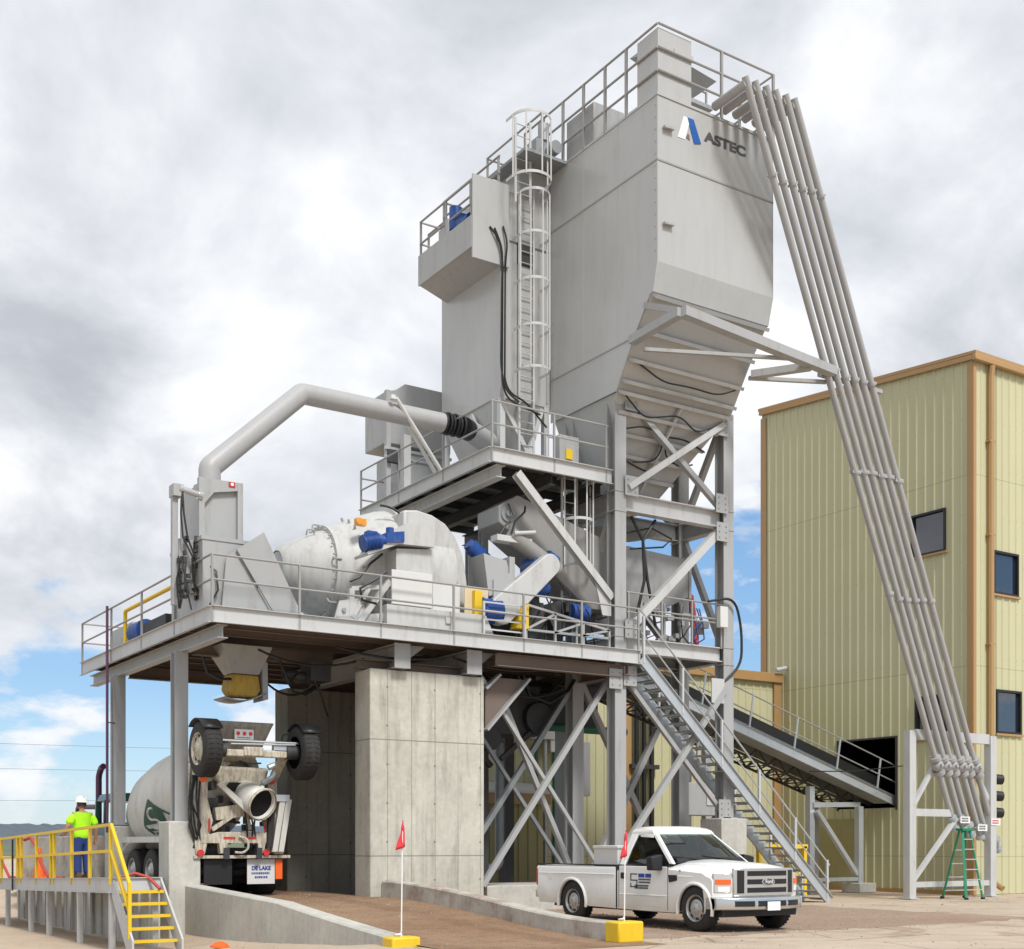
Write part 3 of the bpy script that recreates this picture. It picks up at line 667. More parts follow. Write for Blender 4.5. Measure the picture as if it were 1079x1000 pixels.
# ------------------------------------------------------------------ dust hood over the truck loading point
t = thing('dust_hood', 'grey slotted dust hood at the left corner of the platform under the duct', 'dust hood', (0.6, 1.1, ZD))
m = MB(); m.box(.15, .95, 1.05, 2.4, 7.95, 9.25); m.build('shroud', 'grey_paint', t)
m = MB(); m.box(.03, 1.25, .62, 2.6, ZD, 7.95); m.box(.0, 1.28, .6, 2.62, 7.95, 8.03); m.build('lower_skirt', 'grey_paint', t)
for u, v in ((.97, 1.0), (.12, 1.0)):
    MB().box(u - .05, u + .07, v - .06, v + .06, 7.2, 9.33).build('guide_rail', 'grey_paint', t)
MB().plate([(.12, .95, 9.33), (1.04, .95, 9.33), (1.04, .95, 9.18), (.75, .95, 9.12), (.4, .95, 9.05), (.12, .95, 8.7)], .03).build('head_plate', 'grey_paint', t)
m = MB(); m.box(.72, .86, .93, .945, 9.22, 9.32); m.build('warning_sign', 'red', t); 
m = MB(); m.cyl((.79, .925, 9.27), (.79, .92, 9.27), .035, n=10); m.build('warning_sign', 'white', t)
m = MB(); m.box(-.48, -.36, 1.0, 1.12, 6.6, 8.85); m.box(-.49, -.3, .9, 1.2, 8.851, 9.1); m.build('mast', 'grey_paint', t)
m = MB(); m.cyl((-.34, .96, 9.02), (.1, .96, 8.95), .07, n=12); m.cyl((-.36, .96, 9.02), (-.28, .96, 9.01), .1, n=12); m.cyl((.06, .96, 8.955), (.14, .96, 8.94), .1, n=12); m.build('cylinder', 'chrome', t)
for k in range(2):
    m = MB(); m.sweep([(-.3, .9, 8.95), (-.34 + .06*k, .88, 8.5), (-.3 + .1*k, .88, 8.0), (-.1 + .05*k, .85, 7.6)], .02, 6); m.build('hose', 'cable_black', t)
m = MB(); m.box(-.335, -.02, 1.05, 1.5, 6.9, 8.0); m.build('valve_cabinet', 'grey_paint', t)
m = MB(); rnd = random.Random(4)
for i in range(26): 
    x, z = rnd.uniform(-.42, .02), rnd.uniform(6.6, 8.0); m.box(x, x + rnd.uniform(.03, .1), .9, .98, z, z + rnd.uniform(.03, .14))
m.build('valve_bank', 'dark_steel', t)
for k in range(6):
    m = MB(); x = rnd.uniform(-.4, .0); m.sweep([(x, .92, 7.6), (x + rnd.uniform(-.15, .2), .84, 7.1), (x + .1 + rnd.uniform(-.2, .25), .86, 6.5)], .018, 5); m.build('hose', 'cable_black', t)
m = MB(); m.sweep([(.0, .8, 7.6), (.3, .55, 7.3), (.32, .5, 6.9), (.12, .55, 6.5)], .022, 6); m.build('hose', 'cable_black', t)
# sloping side plates
MB().plate([(.70, .42, 7.78), (1.30, .42, 8.22), (2.20, .42, 6.5), (1.55, .42, 6.5)], .05).build('slope_plate', 'grey_paint', t)
MB().plate([(.5, .5, 7.6), (.72, .5, 7.8), (1.52, .5, 6.5), (.4, .5, 6.5)], .04).build('slope_plate', 'grey_paint', t)
MB().plate([(1.45, 1.8, 8.0), (1.7, 1.8, 7.9), (2.4, 1.8, 6.5), (1.5, 1.8, 6.5)], .05).build('slope_plate', 'grey_paint', t)

# discharge chute below deck with yellow boot
t = thing('discharge_chute', 'curved grey discharge chute with worn yellow boot hanging over the mixer truck', 'chute', (1.5, 2.4, 5.9))
m = MB(); m.loft([[(.95, 2.0, 6.05), (2.15, 2.0, 6.05), (2.15, 3.0, 6.05), (.95, 3.0, 6.05)], [(1.3, 2.3, 5.45), (1.95, 2.3, 5.45), (1.95, 2.8, 5.45), (1.3, 2.8, 5.45)]]); m.build('hopper', 'grey_paint', t)
m = MB(); m.loft([[(1.3, 2.3, 5.44), (1.95, 2.3, 5.44), (1.95, 2.8, 5.44), (1.3, 2.8, 5.44)], [(1.24, 2.25, 5.1), (1.98, 2.25, 5.1), (1.98, 2.85, 5.1), (1.24, 2.85, 5.1)], [(1.33, 2.3, 4.93), (1.9, 2.3, 4.93), (1.9, 2.75, 4.93), (1.33, 2.75, 4.93)]]); m.build('boot', 'yellow_boot', t, bevel=.04)
m = MB(); rows = []
for i in range(9):
    a = i / 8; rows.append([(1.1 + .98 * a, 2.2, 4.93 - .17 * math.sin(math.pi * (a * .8 + .1)) + .14 * a), (1.1 + .98 * a, 2.9, 4.93 - .17 * math.sin(math.pi * (a * .8 + .1)) + .14 * a)])
m.loft(rows, cap=False, closed=False); o = m.build('lip_pan', 'grey_paint', t); md = o.modifiers.new('thick', 'SOLIDIFY'); md.thickness = .03
MB().plate([(2.0, 2.22, 5.75), (2.12, 2.22, 5.75), (2.14, 2.22, 4.9), (2.02, 2.22, 4.86)], .6).build('side_plate', 'grey_paint', t)
m = MB(); m.sweep([(.6, 2.2, 5.75), (.7, 2.2, 5.4), (1.0, 2.2, 5.28), (1.25, 2.2, 5.3)], .035, 6); m.build('hose', 'cable_black', t)
t = thing('under_deck_gear', 'dark gate cylinders and hoses under the platform beside the far pier', 'gate gear', (3.0, 2.2, 5.4))
m = MB(); m.cyl((2.5, 2.2, 5.5), (3.3, 2.2, 5.45), .12); m.cyl((3.2, 2.0, 5.6), (3.2, 3.0, 5.5), .1); m.box(3.0, 3.5, 1.8, 2.4, 5.35, 5.8); m.build('gate_cylinder', 'dark_steel', t)
m = MB(); m.sweep([(2.5, 2.2, 5.5), (2.7, 2.1, 5.1), (3.0, 2.1, 5.05), (3.4, 2.2, 5.3)], .03, 6); m.sweep([(2.3, 2.0, 5.8), (2.55, 2.0, 5.3), (2.75, 2.0, 5.5)], .03, 6); m.sweep([(3.05, 1.9, 5.6), (3.3, 1.9, 5.0), (3.6, 2.2, 4.6)], .025, 6); m.build('hose', 'cable_black', t)

# ------------------------------------------------------------------ mixer drum
t = thing('mixer_drum', 'big white horizontal mixing drum with cone mouth and blue motor on the platform', 'mixer drum', (5, 2.2, ZD))
A0 = V((0, 2.3, 7.9)); ax = (1, 0, 0)
m = MB(); m.lathe([(2.35, .42), (2.42, .55), (3.40, 1.02)], A0, ax, 40, cap=False); m.lathe([(2.36, .40), (2.9, .2)], A0, ax, 40); m.build('cone_mouth', 'white_drum', t)
m = MB(); m.lathe([(3.38, 1.02), (3.38, 1.12), (3.48, 1.12), (3.48, 1.02)], A0, ax, 40, cap=False); m.build('mouth_flange', 'white_drum', t)
m = MB(); m.lathe([(3.46, 1.03), (4.15, 1.40), (4.75, 1.62), (4.95, 1.66), (6.2, 1.66)], A0, ax, 48, cap=False); m.build('shell', 'white_drum', t)
m = MB(); m.lathe([(4.92, 1.64), (4.92, 1.74), (5.05, 1.74), (5.05, 1.64)], A0, ax, 48, cap=False); m.build('girth_ring', 'white_drum', t)
m = MB()
for k in range(24):
    a = 2 * math.pi * k / 24
    for u, r in ((3.36, 1.07),): m.cyl((u, 2.3 + math.cos(a) * r, 7.9 + math.sin(a) * r), (u - .05, 2.3 + math.cos(a) * r, 7.9 + math.sin(a) * r), .022, n=6)
for k in range(9):
    a = math.pi * (.55 + .09 * k); m.cyl((3.95, 2.3 + math.cos(a) * 1.28, 7.9 + math.sin(a) * 1.28), (3.9, 2.3 + math.cos(a) * 1.36, 7.9 + math.sin(a) * 1.36), .03, n=6)
m.build('bolts', 'grey_paint', t)
for (a, u, r) in ((1.7, 3.2, .98), (2.0, 2.95, .86), (3.0, 3.3, 1.0), (3.9, 3.3, 1.0)):
    c = V((u, 2.3 + math.cos(a) * r, 7.9 + math.sin(a) * r)); d = V((0, math.cos(a), math.sin(a)))
    m = MB(); m.sweep(fillet([c, c + d * .14, c + d * .14 + V((.18, 0, 0)), c + V((.18, 0, 0)) + d * .05], .05), .02, 6); m.build('lifting_lug', 'grey_paint', t)
out = [(4.85, ZD), (4.85, 9.28), (5.2, 9.33), (5.6, 9.27), (5.95, 9.12), (6.22, 8.85), (6.42, 8.45), (6.52, 8.0), (6.6, 7.4), (6.72, ZD)]
m = MB(); m.prism([(u, .78, z) for u, z in out], (0, 3.1, 0)); m.build('rear_casing', 'white_drum', t, bevel=.04)
m = MB(); m.prism([(u * 1.0 + .02, .74, z) for u, z in [(5.55, 7.0), (5.55, 9.0), (5.62, 9.0), (5.62, 7.0)]], (0, .04, 0))
for i in range(9): m.cyl((6.05 + .12 * (i % 3), .78, 7.5 + .14 * (i // 3)), (6.05 + .12 * (i % 3), .755, 7.5 + .14 * (i // 3)), .02, n=6)
m.build('panel_seams', 'pale_paint', t)
m = MB(); rows = [(3.7 + .05 * i, .62, 9.05) for i in range(2)]
m.sweep([(4.45 + .9 * math.sin(a * .5), 1.2 - .2 * a, 9.42 - .18 * a * a) for a in [i / 6 for i in range(10)]], .028, 6); m.build('cable', 'cable_black', t)
# motor bracket
m = MB(); m.prism([(4.40, .30, 6.9), (4.40, .30, 8.25), (5.35, .30, 8.35), (5.35, .30, 6.9)], (0, .48, 0)); m.build('drive_column', 'white_drum', t, bevel=.015)
m = MB(); m.prism([(3.62, .15, 7.98), (4.4, .15, 8.32), (5.3, .15, 8.36), (5.3, .15, 8.82), (4.62, .15, 8.82), (4.2, .15, 8.4), (3.6, .15, 8.04)], (0, .65, 0)); m.build('motor_shelf', 'white_drum', t)
mo = MB(); mo.cyl((3.52, .22, 8.22), (3.93, .22, 8.33), .185, n=16); mo.cyl((3.93, .22, 8.33), (4.05, .22, 8.36), .12, n=16); mo.box(3.62, 3.86, .15, .35, 8.42, 8.52); mo.prism([(4.05, .1, 8.3), (4.05, .1, 8.52), (4.5, .1, 8.60), (4.5, .1, 8.36)], (0, .26, 0)); mo.cyl((4.2, .23, 8.5), (4.2, .23, 8.66), .09)
mo = mo.build('motor', 'motor_blue', t)
m = MB()
for i in range(10): m.cyl((3.56 + .034 * i, .22, 8.231 + .0091 * i), (3.574 + .034 * i, .22, 8.235 + .0091 * i), .2, n=16)
m.build('cooling_fins', 'motor_blue', mo)
m = MB(); m.box(3.72, 3.96, .9, 1.05, 8.82, 8.97); m.cyl((3.78, .88, 8.9), (3.78, .92, 8.9), .08); m.build('amber_beacon', 'amber', t)
MB().box(4.25, 5.28, .22, .29, 6.98, 7.75).build('access_panel', 'white_panel', t, bevel=.01)
MB().box(5.40, 6.28, .66, .775, 6.98, 7.72).build('access_panel', 'white_panel', t, bevel=.01)
MB().box(6.3, 6.95, .48, .52, 6.8, 7.62).build('guard_panel', 'tan_panel', t, bevel=.01)
m = MB(); m.prism([(4.1, .18, ZD), (4.1, .18, 6.95), (6.7, .18, 6.95), (6.95, .18, ZD)], (0, .6, 0)); m.box(5.6, 5.75, .14, .18, 6.65, 6.8); m.build('base_frame', 'white_drum', t, bevel=.01)
m = MB()
for p, q, w in (((3.45, .35, ZD), (4.25, .35, 7.5), .12), ((3.35, .4, 6.6), (3.75, .4, 7.3), .1), ((3.0, .45, ZD + .05), (4.2, .45, ZD + .25), .18), ((3.35, .45, ZD), (3.35, .45, 7.25), .12), ((3.35, .45, 7.25), (4.3, .45, 7.4), .1)): m.bar(p, q, w, w)
m.prism([(2.9, .4, ZD), (3.05, .4, 6.95), (3.5, .4, 7.05), (4.1, .4, ZD)], (0, .04, 0))
m.build('trunnion_bracket', 'white_drum', t)
m = MB()
for x, z in ((3.15, 6.75), (3.55, 6.6), (3.75, 6.85)): m.cyl((x, .4, z), (x, .36, z), .05, n=8)
m.build('bolts', 'galv_dark', t)
for p in ([(4.1, .4, 8.1), (3.8, .4, 7.85), (3.5, .35, 7.5), (3.3, .4, 7.4)], [(4.15, .3, 7.7), (3.9, .3, 7.5), (3.5, .3, 7.25), (3.55, .3, 7.0), (3.9, .3, 6.95)]):
    m = MB(); m.sweep(p, .03, 6); m.build('hose', 'cable_black', t)

# ------------------------------------------------------------------ charging equipment between the drum and the tower
t = thing('feed_conveyor', 'inclined grey charging conveyor housing above the blue gearbox right of the drum', 'feed conveyor', (9, 2, ZD))
m = MB(); m.prism([(8.2, 1.0, 9.55), (8.2, 1.0, 9.95), (8.75, 1.0, 10.28), (11.9, 1.0, 9.4), (11.9, 1.0, 7.75), (10.9, 1.0, 7.7), (9.1, 1.0, 9.0)], (0, 1.0, 0)); m.build('housing', 'shaded_grey', t, bevel=.02)
m = MB(); m.cyl((8.45, .96, 9.78), (8.45, 1.02, 9.78), .2, n=16); m.cyl((8.45, .9, 9.78), (8.45, .96, 9.78), .09, n=12); m.build('tail_bearing', 'galv_dark', t)
m = MB(); m.cyl((8.35, .75, 9.22), (9.75, .75, 8.5), .2, n=20); m.build('screw_tube', 'shaded_grey', t)
m = MB(); m.cyl((9.35, .75, 8.7), (9.6, .75, 8.57), .3, n=20); m.build('gearbox', 'motor_blue', t)
m = MB(); m.box(7.9, 8.9, .6, .9, 9.0, 9.14); m.cyl((8.35, .55, 9.2), (8.95, .55, 9.3), .05); m.build('chain_tensioner', 'pale_paint', t)
m = MB(); m.cyl((7.55, 1.25, 8.92), (8.0, 1.25, 8.6), .19, n=16); m.cyl((7.48, 1.25, 8.97), (7.55, 1.25, 8.92), .15, n=16); m.build('motor', 'motor_blue', t)
m = MB(); m.prism([(7.45, .5, 8.6), (8.1, .5, 8.5), (8.3, .5, 7.9), (7.6, .5, 7.6)], (0, .6, 0)); m.prism([(7.7, .45, 7.4), (7.7, .45, 8.0), (8.15, .45, 8.2), (8.15, .45, 8.6), (8.3, .45, 8.6), (8.3, .45, 8.05), (8.75, .45, 8.0), (8.75, .45, 7.4)], (0, .5, 0)); m.build('inlet_chute', 'grey_paint', t)
for p in ([(8.4, .9, 10.0), (8.5, .8, 9.7), (8.2, .7, 9.4), (8.0, .7, 9.1)], [(8.9, .9, 10.0), (8.75, .7, 9.8), (8.4, .6, 9.5), (8.3, .6, 9.2)], [(9.7, .6, 8.2), (9.95, .5, 7.9), (9.85, .5, 7.6)]):
    m = MB(); m.sweep(p, .025, 6); m.build('hose', 'cable_black', t)
t.location.x -= .62; t.location.z -= .12
def stadium(p, q, r1, r2, n=10):
    p, q = V(p), V(q); a0 = math.atan2(q.z - p.z, q.x - p.x); o = []
    for i in range(n + 1): a = a0 + math.pi / 2 + math.pi * i / n; o.append((p.x + r1 * math.cos(a), p.y, p.z + r1 * math.sin(a)))
    for i in range(n + 1): a = a0 - math.pi / 2 + math.pi * i / n; o.append((q.x + r2 * math.cos(a), q.y, q.z + r2 * math.sin(a)))
    return o
t = thing('belt_drive', 'long pale belt guard slanting up from a yellow frame right of the drum', 'belt drive', (8, .4, ZD))
MB().prism(stadium((7.85, .3, 7.15), (9.25, .3, 8.4), .34, .26), (0, .3, 0)).build('belt_guard', 'pale_paint', t, bevel=.02)
m = MB(); m.cyl((9.25, .62, 8.4), (9.25, 1.2, 8.4), .33, n=18); m.build('motor', 'motor_blue', t)
m = MB(); m.cyl((7.35, .5, 7.1), (7.85, .5, 7.15), .3, n=18); m.cyl((7.3, .5, 7.1), (7.36, .5, 7.1), .34, n=18); m.build('motor', 'motor_blue', t)
m = MB(); m.box(7.1, 7.3, .35, .6, 6.95, 7.55); m.prism([(8.2, .25, 6.75), (8.55, .25, 6.75), (8.55, .25, 7.35), (8.35, .25, 7.3)], (0, .3, 0)); m.build('yellow_guard', 'safety_yellow', t)
m = MB()
for z in (6.62, 6.85, 7.05, 7.25): m.bar((7.2, .12, z), (8.35, .12, z), .035)
for x in (7.2, 8.35): m.bar((x, .12, ZD), (x, .12, 7.27), .045)
m.build('ladder_guard', 'pale_paint', t)
m = MB(); rnd = random.Random(9)
for i in range(30):
    x, z, y = rnd.uniform(7.3, 10.3), rnd.uniform(6.5, 7.5), rnd.uniform(.6, 2.2); m.box(x, x + rnd.uniform(.1, .6), y, y + .3, z, z + rnd.uniform(.05, .45))
m.cyl((8.9, .7, 6.9), (8.9, 1.8, 6.9), .5, n=18); m.cyl((10.0, .9, 7.3), (10.0, 1.9, 7.3), .4, n=18); m.build('frame_works', 'dark_steel', t)
m = MB(); m.cyl((8.6, .62, 7.75), (9.3, .62, 7.9), .2, n=16); m.build('motor', 'motor_blue', t)
m = MB(); m.cyl((10.1, .7, 7.4), (10.6, .7, 7.4), .2, n=16); m.build('motor', 'motor_blue', t)
m = MB()
for p, q in (((8.5, .3, 7.35), (11.0, .3, 6.95)), ((8.5, .3, 6.75), (11.0, .3, 6.75)), ((8.5, .3, 6.45), (8.5, .3, 7.35)), ((9.35, .3, 6.45), (9.35, .3, 7.2)), ((10.2, .3, 6.45), (10.2, .3, 7.06)), ((11.0, .3, 6.45), (11.0, .3, 6.95)), ((8.5, .3, 6.75), (9.35, .3, 7.2)), ((9.35, .3, 6.75), (10.2, .3, 7.06)), ((10.2, .3, 6.75), (11.0, .3, 6.95))): m.bar(p, q, .055)
m.build('bracing', 'grey_paint', t)
m = MB()
for k in range(8):
    x = 8.6 + k * .25; m.sweep([(x, .4, 7.8 - .05 * k), (x + rnd.uniform(-.2, .3), .35, 7.3), (x + rnd.uniform(-.3, .4), .5, 6.6)], .02, 5)
m.build('hose', 'cable_black', t)
t.location.x -= .6

# ------------------------------------------------------------------ support tower
ZB = 12.9
t = thing('support_tower', 'grey steel beam tower with cross braces holding up the tall bin', 'steel tower', (12.6, 1.3, 0))
PX, PY = (10.75, 14.4), (.45, 2.25)
for u in PX:
    for v in PY:
        z0 = 2.3 if (u > 12 and v < 1) else (0.62 if u < 12 else 0)
        m = MB(); m.hbeam((u, v, z0), (u, v, 13.1), .35, .35, .03, up=(0, 1, 0)); m.box(u - .25, u + .25, v - .25, v + .25, z0, z0 + .03)
        for z in (10.0, 10.5, 6.4, 6.85): m.box(u - .19, u + .19, v - .19, v + .19, z - .015, z + .015)
        m.build('column', 'grey_paint', t)
for z, h in ((10.27, .45), (6.66, .38)):
    for v in PY:
        m = MB(); m.hbeam((PX[0] + .18, v, z), (PX[1] - .18, v, z), .26, h, .025); m.build('beam', 'pale_paint' if v < 1 else 'grey_paint', t)
    for u in PX:
        m = MB(); m.hbeam((u, PY[0] + .18, z), (u, PY[1] - .18, z), .26, h, .025); m.build('beam', 'grey_paint', t)
m = MB(); m.hbeam((PX[0] + .18, 2.25, 8.55), (PX[1] - .18, 2.25, 8.55), .2, .25, .02); m.build('beam', 'grey_paint', t)
def brace(p, q, w=.14, mat='grey_paint', par=None):
    m = MB(); m.bar(p, q, w, w); m.build('brace', mat, par or t)
f = .36
brace((10.95, f, 12.95), (14.2, f, 10.55)); brace((10.95, f - .15, 10.6), (14.15, f - .15, 12.75), .15, 'pale_paint')
brace((14.2, f, 10.02), (10.95, f, 6.95), .2, 'pale_paint')
brace((14.15, 2.3, 12.6), (10.95, 2.3, 10.6)); brace((11.0, 2.3, 12.7), (14.2, 2.3, 10.5), .15)
brace((14.45, .62, 12.9), (14.45, 2.1, 10.6), .15); brace((14.45, 2.1, 10.0), (14.45, .62, 7.0), .15)
brace((10.7, .62, 10.0), (10.7, 2.1, 7.0)); brace((11.0, 2.32, 9.9), (14.2, 2.32, 6.95), .16)
brace((10.8, .36, 5.95), (14.35, .36, 2.35), .11, 'grey_paint'); brace((10.8, .24, 1.5), (14.25, .24, 5.75), .14, 'grey_paint')
MB().box(13.75, 14.2, .22, .25, 5.35, 6.0).build('gusset', 'pale_paint', t)
brace((10.95, 2.25, 5.9), (14.2, 2.25, .3), .15); brace((10.95, 2.2, .3), (14.2, 2.2, 5.9), .15)
# bracing between the front pier and the tower foot
for v, w, mt in ((.75, .09, 'grey_paint'), (2.3, .09, 'galv_dark')):
    brace((6.9, v, 5.6), (10.7, v, .66), w, mt); brace((6.9, v - .08, .62), (10.75, v - .08, 5.9), w * 1.4, mt)
brace((7.7, 1.3, 5.5), (10.1, 1.3, .65), .12); 
def node_plate(u, z, w=.42, h=.5, v=.20):
    m = MB(); m.prism([(u - w/2, v, z - h/2), (u + w/2, v, z - h/2), (u + w/2, v, z + h/2), (u - w/2, v, z + h/2)], (0, .02, 0))
    g = m.build('gusset', 'grey_paint', t)
    m = MB()
    for i in (-1, 0, 1):
        for k in (-1, 1): m.cyl((u + k * w * .28, v - .018, z + i * h * .3), (u + k * w * .28, v, z + i * h * .3), .02, n=6)
    m.build('bolt_group', 'galv_dark', g)
for u, z in ((11.05, 12.8), (11.05, 10.65), (14.1, 10.65), (14.12, 12.7), (14.12, 9.9), (11.05, 7.05), (11.0, 5.85), (10.55, 5.75), (14.2, 2.55)): node_plate(u, z)
# tower working floor
MB().box(10.93, 14.22, .6, 4.4, 6.80, 6.84).build('floor', 'under_brown', t)
railing(t, [(10.95, .30, 6.86), (14.25, .30, 6.86)], (.62, .72, 1.12), [(0, .02), (0, .35), (0, .66), (0, .97)], drop=.0, mat='rail_grey')
railing(t, [(14.4, 2.5, 6.86), (14.4, 4.4, 6.86), (11, 4.4, 6.86)], (.5, 1.1), [(0, .02), (0, .97), (1, .5), (1, .98)])
# weighing hopper and fittings inside the tower
t = thing('weigh_hopper', 'grey weighing hopper hanging inside the tower behind black cables', 'hopper', (11.9, 2.2, 8.5))
m = MB(); m.loft([[(11.0, 1.2, 9.45), (13.8, 1.2, 9.3), (13.8, 3.2, 9.3), (11.0, 3.2, 9.45)], [(11.0, 1.2, 8.5), (13.8, 1.2, 8.3), (13.8, 3.2, 8.3), (11.0, 3.2, 8.5)], [(11.1, 1.9, 7.3), (12.0, 1.9, 7.3), (12.0, 2.6, 7.3), (11.1, 2.6, 7.3)]]); m.box(13.78, 13.86, 1.15, 3.25, 8.25, 9.4); m.build('shell', 'grey_paint', t)
m = MB(); m.cyl((12.0, 1.9, 9.95), (12.0, 1.9, 9.90), .95, n=28); m.build('lid_flange', 'galv_dark', t)
for k in range(2):
    m = MB(); m.sweep([(11.3 + .8*k, .55, 10.0), (11.65, .5, 9.4), (11.7 + .1*k, .5, 8.4), (11.35 + .75*k, .5, 7.1)], .04, 6); m.build('cable', 'cable_black', t)
m = MB(); m.sweep([(11.3, .7, 9.6), (12.0, .6, 9.8), (12.7, .6, 9.6), (12.4, .6, 9.35), (11.4, .7, 9.2)], .025, 6); m.build('cable', 'cable_black', t)
m = MB(); m.sweep([(12.9, 2.5, 8.4), (13.5, 2.5, 8.9), (14.3, 2.5, 9.0), (14.9, 2.4, 8.6), (15.0, 2.3, 7.6), (15.0, 2.3, 6.9)], .11, 8)
tag(m.build('air_hose', 'hose_red', None, loc=(13.5, 2.5, 6.9)), 'thick red hose arching over inside the tower', 'hose')
t = thing('air_valve_manifold', 'tangle of air valves and thin tubes behind the tower railing', 'valve manifold', (13, 1.5, 6.86))
rnd = random.Random(12); m = MB()
for i in range(42):
    x, z, y = rnd.uniform(11.2, 14.0), rnd.uniform(6.9, 7.9), rnd.uniform(.6, 2.0)
    m.box(x, x + rnd.uniform(.04, .35), y, y + .12, z, z + rnd.uniform(.03, .16))
m.build('valve_blocks', 'grey_paint', t)
for i in range(7):
    m = MB(); x = rnd.uniform(11.4, 13.8); m.sweep([(x, .7, 7.9), (x + rnd.uniform(-.4, .4), .6, 7.5), (x + rnd.uniform(-.5, .5), .7, 7.1), (x + rnd.uniform(-.3, .3), .9, 6.9)], .02, 5); m.build('tube', 'cable_black' if i % 2 else 'motor_blue', t)
for x in (11.6, 12.3, 13.1, 13.7): MB().bar((x, 1.4, 6.86), (x, 1.4, 8.1), .07).build('upright', 'grey_paint', t)
m = MB(); m.box(13.95, 14.22, .1, .26, 7.35, 7.9); tag(m.build('junction_box', 'white_panel', None, loc=(14.1, .2, 7.35), bevel=.01), 'small pale box fixed to the right tower column at the railing', 'junction box')
m = MB(); m.sweep(fillet([(13.6, .2, 8.0), (14.5, .15, 8.2), (14.75, .15, 7.4), (14.75, .15, 6.4), (14.2, .3, 5.9)], .4), .035, 6)
tag(m.build('cable', 'cable_black', None, loc=(14.5, .2, 6)), 'black cable looping round the right tower column', 'cable')

# ------------------------------------------------------------------ aggregate bin
U0, U1, VF, VB = 10.47, 14.28, -1.5, 2.95
t = thing('storage_bin', 'tall grey steel bin on top of the tower with blue and white logo', 'storage bin', (12.4, .7, ZB))
pf = [(VF, 19.53), (VF, 15.53), (-1.33, 14.87), (-1.22, 14.84), (-.61, 14.02), (-.12, 13.25), (.10, 12.9), (VB, 12.88), (VB, 19.53)]
m = MB()
for u, s_ in ((U0, .03), (U1 - .03, .03)): m.prism([(u, v, z) for v, z in pf], (s_, 0, 0))
m.build('side_plates', 'bin_paint', t)
m = MB(); m.box(U0 + .031, U1 - .031, VF + .004, VF + .03, 15.53, 19.5)
m.prism([(U0 + .031, VF + .004, 15.53), (U0 + .031, -1.325, 14.87), (U0 + .031, -1.29, 14.87), (U0 + .031, VF + .04, 15.53)], (U1 - U0 - .062, 0, 0)); m.build('front_plate', 'bin_paint', t)
MB().box(U0 + .031, U1 - .031, VB - .03, VB - .002, 12.9, 19.5).build('back_plate', 'bin_paint', t)
MB().box(U0 - .02, U1 + .02, VF - .02, VB + .02, 19.5, 19.56).build('roof', 'bin_paint', t)
m = MB()
sl = [(-1.3, 14.86), (-.60, 13.98), (-.11, 13.22), (.12, 12.88)]
for (a, b) in zip(sl, sl[1:]): m.prism([(U0 + .031, a[0], a[1]), (U0 + .031, b[0], b[1]), (U0 + .031, b[0] + .04, b[1] + .03), (U0 + .031, a[0] + .04, a[1] + .03)], (U1 - U0 - .062, 0, 0))
m.build('slope_plate', 'bin_paint', t)
# hopper under the slope
top = [(U0 + .06, .12), (U1 - .06, .12), (U1 - .06, VB - .1), (U0 + .06, VB - .1)]; bot = [(11.2, 1.55), (12.9, 1.55), (12.9, 2.5), (11.2, 2.5)]
m = MB(); m.loft([[(x, y, 12.9) for x, y in top], [(x, y, 10.75) for x, y in bot], [(x, y, 10.6) for x, y in bot]]); m.build('hopper', 'bin_paint', t)
def on_slope(s_):       # 0 at the lip, 1 at the outlet; returns point and u limits
    if s_ < .5:
        k = s_ / .5 * 3; i = min(2, int(k)); a, b = sl[i], sl[i + 1]; q = k - i
        return a[0] + (b[0] - a[0]) * q, a[1] + (b[1] - a[1]) * q, U0 + .035, U1 - .035
    q = (s_ - .5) / .5
    return .12 + (1.55 - .12) * q, 12.9 + (10.75 - 12.9) * q, U0 + .06 + (11.2 - U0) * q, U1 - .06 + (12.9 - U1) * q
for s_ in (.005, .13, .25, .36, .47, .58, .68, .78, .88, .97):
    v, z, a, b = on_slope(s_)
    m = MB(); m.prism([(a, v - .10, z - .14), (a, v + .03, z - .02), (a, v + .06, z + .03), (a, v - .14, z - .06)], (b - a, 0, 0)); m.build('rib', 'grey_paint', t)
m = MB(); a = on_slope(.5); m.bar((12.55, .05, 12.86), (12.2, 1.3, 10.9), .07); m.build('centre_stiffener', 'pale_paint', t)
m = MB()
m.box(U0 - .012, U0 - .002, VF + .0, VB, 17.94, 17.98); m.box(U0, U1, VF - .012, VF - .002, 17.94, 17.98); m.box(U0 - .012, U0 - .002, -.55, VB, 13.98, 14.02)
m.build('seam', 'rail_grey', t)
for z in (18.75, 16.45):
    m = MB(); m.bar((U0 + .15, VF - .06, z), (U0 + .45, VF - .06, z + .02), .09, .05); m.build('lifting_lug', 'grey_paint', t)
for k, (p) in enumerate([[(10.7, -.42, 13.52), (11.6, -.36, 13.2), (12.5, -.36, 13.25), (13.4, -.4, 13.2), (14.0, -.4, 13.45)], [(10.7, .0, 12.8), (11.4, .15, 12.4), (12.5, .05, 12.65), (13.2, .2, 12.35), (13.6, .1, 12.55)], [(10.8, .5, 12.1), (11.6, .32, 12.3), (12.3, .4, 12.1), (12.3, .75, 11.6), (11.6, .85, 11.5)], [(12.5, .5, 12.2), (13.0, .4, 12.2), (13.7, .45, 12.0)], [(12.5, .5, 12.2), (12.55, .75, 11.8), (13.1, .8, 11.6), (13.5, .7, 11.7)], [(10.9, .8, 11.6), (11.8, .9, 11.4), (12.2, .95, 11.35)]]):
    m = MB(); m.sweep(fillet(p, .3), .022, 6); m.build('cable', 'cable_black', t)
